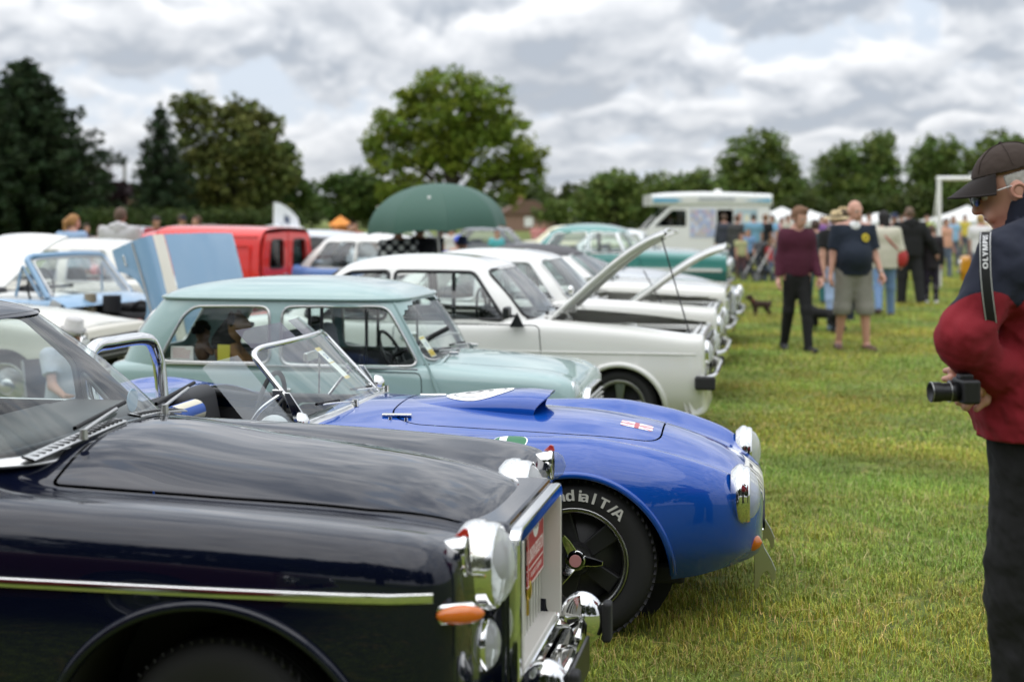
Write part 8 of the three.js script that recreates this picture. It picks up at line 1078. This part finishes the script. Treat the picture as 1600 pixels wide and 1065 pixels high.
// more of the show far behind the left rows
const spots = [[452, 46, 0.1, [0.70, 0.71, 0.70], 'white saloon far behind the red van'], [505, 50, 0.3, [0.66, 0.68, 0.68], 'pale saloon far behind, left of the umbrella'], [340, 48, -0.2, [0.30, 0.20, 0.12], 'tan saloon far behind above the red van'], [226, 40, 0.2, [0.05, 0.06, 0.07], 'dark saloon far behind the grey hooded man'], [66, 36, 0.1, [0.40, 0.45, 0.52], 'silver blue saloon far behind the ponytail woman'], [775, 40, 0.2, [0.10, 0.11, 0.12], 'dark saloon right of the umbrella rim'], [905, 44, 0.15, [0.72, 0.68, 0.45], 'pale yellow saloon behind the green saloon'], [30, 24, 0.2, [0.30, 0.02, 0.03], 'red saloon at the left edge behind the raised white bonnet'], [985, 33, 0.12, [0.70, 0.72, 0.72], 'white saloon parked beyond the green saloon']];
spots.forEach(([x, d, turn, c, label], i) => saloon({ name: 'saloon_car', label, at: [px(x, d) + 1.3, 0, -d], turn: turn + (i % 3 === 1 ? PI : 0), paint: paint(c), nose: 0.7, tail: -3.3, w: 0.79, sill: 0.24, belt: 0.88, hf: 0.82, hr: 0.90, cowl: -0.62, bx: -2.5, bf: 0.9, bt: 0.85, cr: 0.03, arches: [[0, 0.26, 0.34], [-2.4, 0.26, 0.34]], R: 0.29, lips: false, nu: 50, cu: 60,
  cabin: { base: [-2.7, -0.64, 0.74, 0.86], top: [-2.2, -1.0, 0.60, 1.27], roof: 1.37, n: 5, bow: 0.05 }, screen: [[0.62, 0.9], [0.53, 1.24]], rearScreen: [[0.58, 0.93], [0.5, 1.22]], sides: [[[-0.88, 0.895], [-1.13, 1.235], [-2.1, 1.235], [-2.4, 0.895]]], bumpY: 0.45, lampY: 0.66, lampZ: 0.7 }));
function flag(label, x, d, top, w, h, draw, sway = 0.15) { const g = thing('flag', label, 'flag', [px(x, d), 0, -d]), H = wy(top, d); mesh('pole', cyl(0.02, 0.025, H, 0, H / 2, 0, 8), M.white, g); mesh('cloth', grid((u, v) => [u * w + 0.06 * sin(v * 6) * u, H - v * h - u * u * sway, 0.10 * sin(u * 5 + v * 3) * u], 10, 12), std(0xffffff, 0.9, { map: canvasTex(64, 128, draw) }), g); }
flag('drooping white flag with dark marks above the red van', 428, 46, 316, 0.75, 1.2, (g) => { g.fillStyle = '#e6e8ee'; g.fillRect(0, 0, 64, 128); g.fillStyle = '#5c6478'; g.fillRect(18, 40, 26, 20); g.fillRect(26, 70, 14, 26); }, 0.5);
flag('red and white feather flag at the left rim of the umbrella', 590, 40, 322, 0.32, 1.3, (g) => { g.fillStyle = '#e6e2e2'; g.fillRect(0, 0, 64, 128); g.fillStyle = '#d84a3c'; g.fillRect(0, 0, 14, 128); g.fillRect(44, 0, 20, 128); }, 0.1);
{ const t = thing('tent', 'small orange tent top between far cars, left of the umbrella', 'tent', [px(532, 44), 0, -44], 0.4); mesh('roof', new THREE.ConeGeometry(0.42, 0.3, 4).translate(0, 1.52, 0), std([0.70, 0.25, 0.04], 0.8), t); mesh('wall', box(0.5, 1.37, 0.5, 0, 0.685, 0, 0.03), std([0.55, 0.2, 0.05], 0.8), t); }
// ------------------------------------------------------------------ photographer, right foreground
{
  const D = 4.45, X0 = 1.695, RY = -2.45, fleece = (c) => std(c, 0.95, { bumpMap: rep(lumpy, 14), bumpScale: 0.003 }), red = fleece([0.20, 0.006, 0.014]), nav = fleece([0.009, 0.012, 0.026]);
  const local = (x, y, z) => { const a = x - X0, b = z + D; return [a * cos(RY) - b * sin(RY), y, a * sin(RY) + b * cos(RY)]; };
  const cam = [wx(1505, 4.20), wy(611, 4.20), -4.20];
  person('photographer in red and navy fleece, brown cap and dark glasses, holding a camera', X0, D, RY, {
    H: 1.92, wide: 1.06, girth: 1.16, belly: true, cell: 0.013, lean: 0.10, fold: 0.026, head: [0.72, 0.30], hair: 'fringe', hairColor: [0.42, 0.40, 0.38], skin: std([0.52, 0.27, 0.20], 0.45), shoe: M.black, thigh: 1.12,
    curlL: 1.2, curlR: 1.2, legL: [0.02, 0.05, 0.03], legR: [0.0, 0.05, 0.03],
    fix(J) { J.elL = local(wx(1505, 4.24), wy(532, 4.24), -4.24); J.wrL = local(cam[0] + 0.12, cam[1] + 0.045, cam[2] - 0.12); J.hdL = local(cam[0] + 0.05, cam[1] - 0.0, cam[2] - 0.095); J.elR = local(1.70, 1.20, -4.86); J.wrR = local(cam[0] + 0.14, cam[1] + 0.0, cam[2] - 0.26); J.hdR = local(cam[0] + 0.06, cam[1] + 0.01, cam[2] - 0.18); return J; },
    bottom: { mat: std([0.004, 0.004, 0.0045], 0.9, { bumpMap: rep(lumpy, 6), bumpScale: 0.002 }), thick: 0.012, flare: 0.022 },
    top: { sleeve: 1, arm: 0.80, hem: -0.028, thick: 0.024, loose: true, collar: 0.04, neck: -0.012, mat: red, split(geo, root, J) {
      const e = J.elL, s = J.shL, u = V(e[0] - s[0], e[1] - s[1], e[2] - s[2]), L = u.length(); u.normalize();
      const f = (x, y, z) => { const q = V(x - s[0], y - s[1], z - s[2]), t = q.dot(u), along = t / L, dz = q.z - u.z * t, sleeve = (0.66 + 2.6 * clamp(dz, -0.1, 0.1) - along) * L, rag = abs(x) - (0.14 + (J.neck[1] + 0.08 - y) * 0.46); return max(min(x > 0 ? sleeve : 0.05, rag), y - (J.neck[1] + 0.045)); };
      mesh('jacket', clip(geo, (x, y, z) => -f(x, y, z)), red, root); mesh('jacket_yoke', clip(geo, f), nav, root);
    } },
    extra(root, J, atHead, H) {
      const h = (v) => v * H / 1.75, wool = std([0.042, 0.028, 0.022], 0.95, { bumpMap: rep(lumpy, 20), bumpScale: 0.003 });
      const crown = (x, y, z) => max(ell([0, h(0.040), h(-0.014)], [h(0.089), h(0.098), h(0.112)])(x, y, z) + 0.003 * fbm(x * 30, y * 30, z * 30, 2), h(0.052) - y + (z + 0.1) * 0.06);
      mesh('cap', [atHead(net(crown, [h(-0.11), h(0), h(-0.15)], [h(0.11), h(0.16), h(0.12)], 0.005)), ...[0, 1, 2].map((k) => atHead(tube(Array.from({ length: 14 }, (_, i) => { const a = lerp(0.35, PI - 0.35, i / 13), b = k * PI / 3; return [h(0.0905) * cos(a) * cos(b), h(0.040) + h(0.0995) * sin(a), h(-0.014) + h(0.1135) * cos(a) * sin(b)]; }), 0.0016)))], wool, root);
      const bill = (off) => (u, v) => { const a = lerp(-1.15, 1.15, v), R = lerp(0.092, 0.172 - 0.03 * a * a, u); return [h(sin(a) * lerp(0.086, 0.096, u)), h(0.060 - 0.030 * u - 0.030 * sin(a) ** 2 * u + off), h(max(0.02, cos(a)) * R)]; };
      mesh('cap_peak', [atHead(grid(bill(0.002), 8, 18)), atHead(grid(bill(-0.002), 8, 18)), atHead(tube(Array.from({ length: 19 }, (_, k) => bill(0)(1, k / 18)), 0.0038))], std([0.018, 0.013, 0.012], 0.9), root);
      mesh('cap_button', atHead(ball(0.007, 0, h(0.140), h(-0.014))), wool, root);
      const sg = std([0.008, 0.008, 0.009], 0.12), gl = mesh('sunglasses', [1, -1].map((s) => atHead(place(ball(1, 0, 0, 0, h(0.027), h(0.020), h(0.006)), s * h(0.034), h(0.003), h(0.106), s * 0.25))), sg, root);
      mesh('temple', [1, -1].map((s) => atHead(tube([[s * h(0.058), h(0.014), h(0.104)], [s * h(0.079), h(0.014), h(0.05)], [s * h(0.083), h(0.012), h(-0.005)], [s * h(0.083), h(-0.012), h(-0.025)]], 0.002))), M.satin, gl);
      for (const s of [1, -1]) mesh('ear_fold', atHead(place(new THREE.TorusGeometry(h(0.019), h(0.005), 8, 20, 4.9), s * h(0.087), h(-0.004), h(-0.008), PI / 2, 0, 0)), std([0.48, 0.23, 0.17], 0.5), root);
      mesh('zip', tube([[0.15, J.pelvis[1] - 0.08, 0.12], [0.155, J.pelvis[1] + 0.1, 0.13]], 0.006), M.black, root);
    } });
  // camera: lens to the left, body behind it
  const c = thing('camera', 'black camera with stubby lens held at waist height by the photographer', 'camera', cam, 0.06); c.scale.setScalar(0.82);
  mesh('camera_body', [box(0.065, 0.088, 0.125, 0.02, 0.0, -0.02, 0.012, 3), box(0.05, 0.022, 0.05, 0.015, 0.05, -0.02, 0.008, 3), box(0.035, 0.07, 0.03, -0.01, -0.004, -0.075, 0.01, 3)], std([0.010, 0.010, 0.011], 0.5), c);
  const ln = mesh('lens', (() => { const g = lathe([[0.001, 0.0], [0.036, 0.0], [0.036, 0.03], [0.033, 0.032], [0.033, 0.062], [0.036, 0.064], [0.037, 0.10], [0.034, 0.104], [0.030, 0.098], [0.001, 0.085]], 36); g.rotateZ(PI / 2); g.translate(-0.012, -0.004, -0.015); return g; })(), std([0.009, 0.009, 0.010], 0.4), c);
  mesh('lens_ring', [place(new THREE.TorusGeometry(0.0365, 0.0012, 6, 40), -0.045, -0.004, -0.015, PI / 2), place(new THREE.TorusGeometry(0.036, 0.0014, 6, 40), -0.112, -0.004, -0.015, PI / 2)], M.satin, ln); mesh('front_glass', cyl(0.029, 0.029, 0.003, -0.10, -0.004, -0.015, 30, 'x'), glass([0.3, 0.3, 0.4]), ln);
  // neck strap hanging over the shoulder with its woven lettering
  const st = canvasTex(64, 512, (g) => { g.fillStyle = '#0b0b0d'; g.fillRect(0, 0, 64, 512); g.fillStyle = '#cfcfcf'; g.fillRect(3, 0, 4, 512); g.fillRect(57, 0, 4, 512); g.save(); g.translate(33, 352); g.rotate(PI / 2); g.fillStyle = '#e2e2e2'; g.font = 'bold 40px sans-serif'; g.textAlign = 'center'; g.textBaseline = 'middle'; g.fillText('OLYMPUS', 0, 2, 188); g.restore(); });
  const d1 = 4.165, P = [[1541, 362, 4.31], [1540, 372, 4.235], [1540, 395, 4.19], [1541, 430, d1], [1544, 462, d1], [1548, 492, 4.18], [1552, 520, 4.21]].map(([a, b, d]) => V(wx(a, d), wy(b, d), -d)), cv = new THREE.CatmullRomCurve3(P, false, 'centripetal');
  const w = 21 / FOCAL * d1 / 2, side = (u, v) => { const p = cv.getPointAt(v); return [p.x + (u - 0.5) * 2 * w, p.y, p.z - 0.012 * (u - 0.5)]; };
  const strap = thing('camera_strap', 'black camera strap with white lettering over the left shoulder of the photographer', 'strap', [0, 0, 0]);
  mesh('band', grid((v, u) => side(1 - u, 1 - v), 24, 4).toNonIndexed(), std(0xffffff, 0.8, { map: (() => { const t = st.clone(); t.center.set(0.5, 0.5); t.rotation = PI / 2; t.needsUpdate = true; return t; })() }), strap);
  mesh('band_back', grid((v, u) => { const q = side(u, 1 - v); return [q[0], q[1], q[2] - 0.003]; }, 24, 4), M.black, strap);
}
renderer.render(scene, camera);
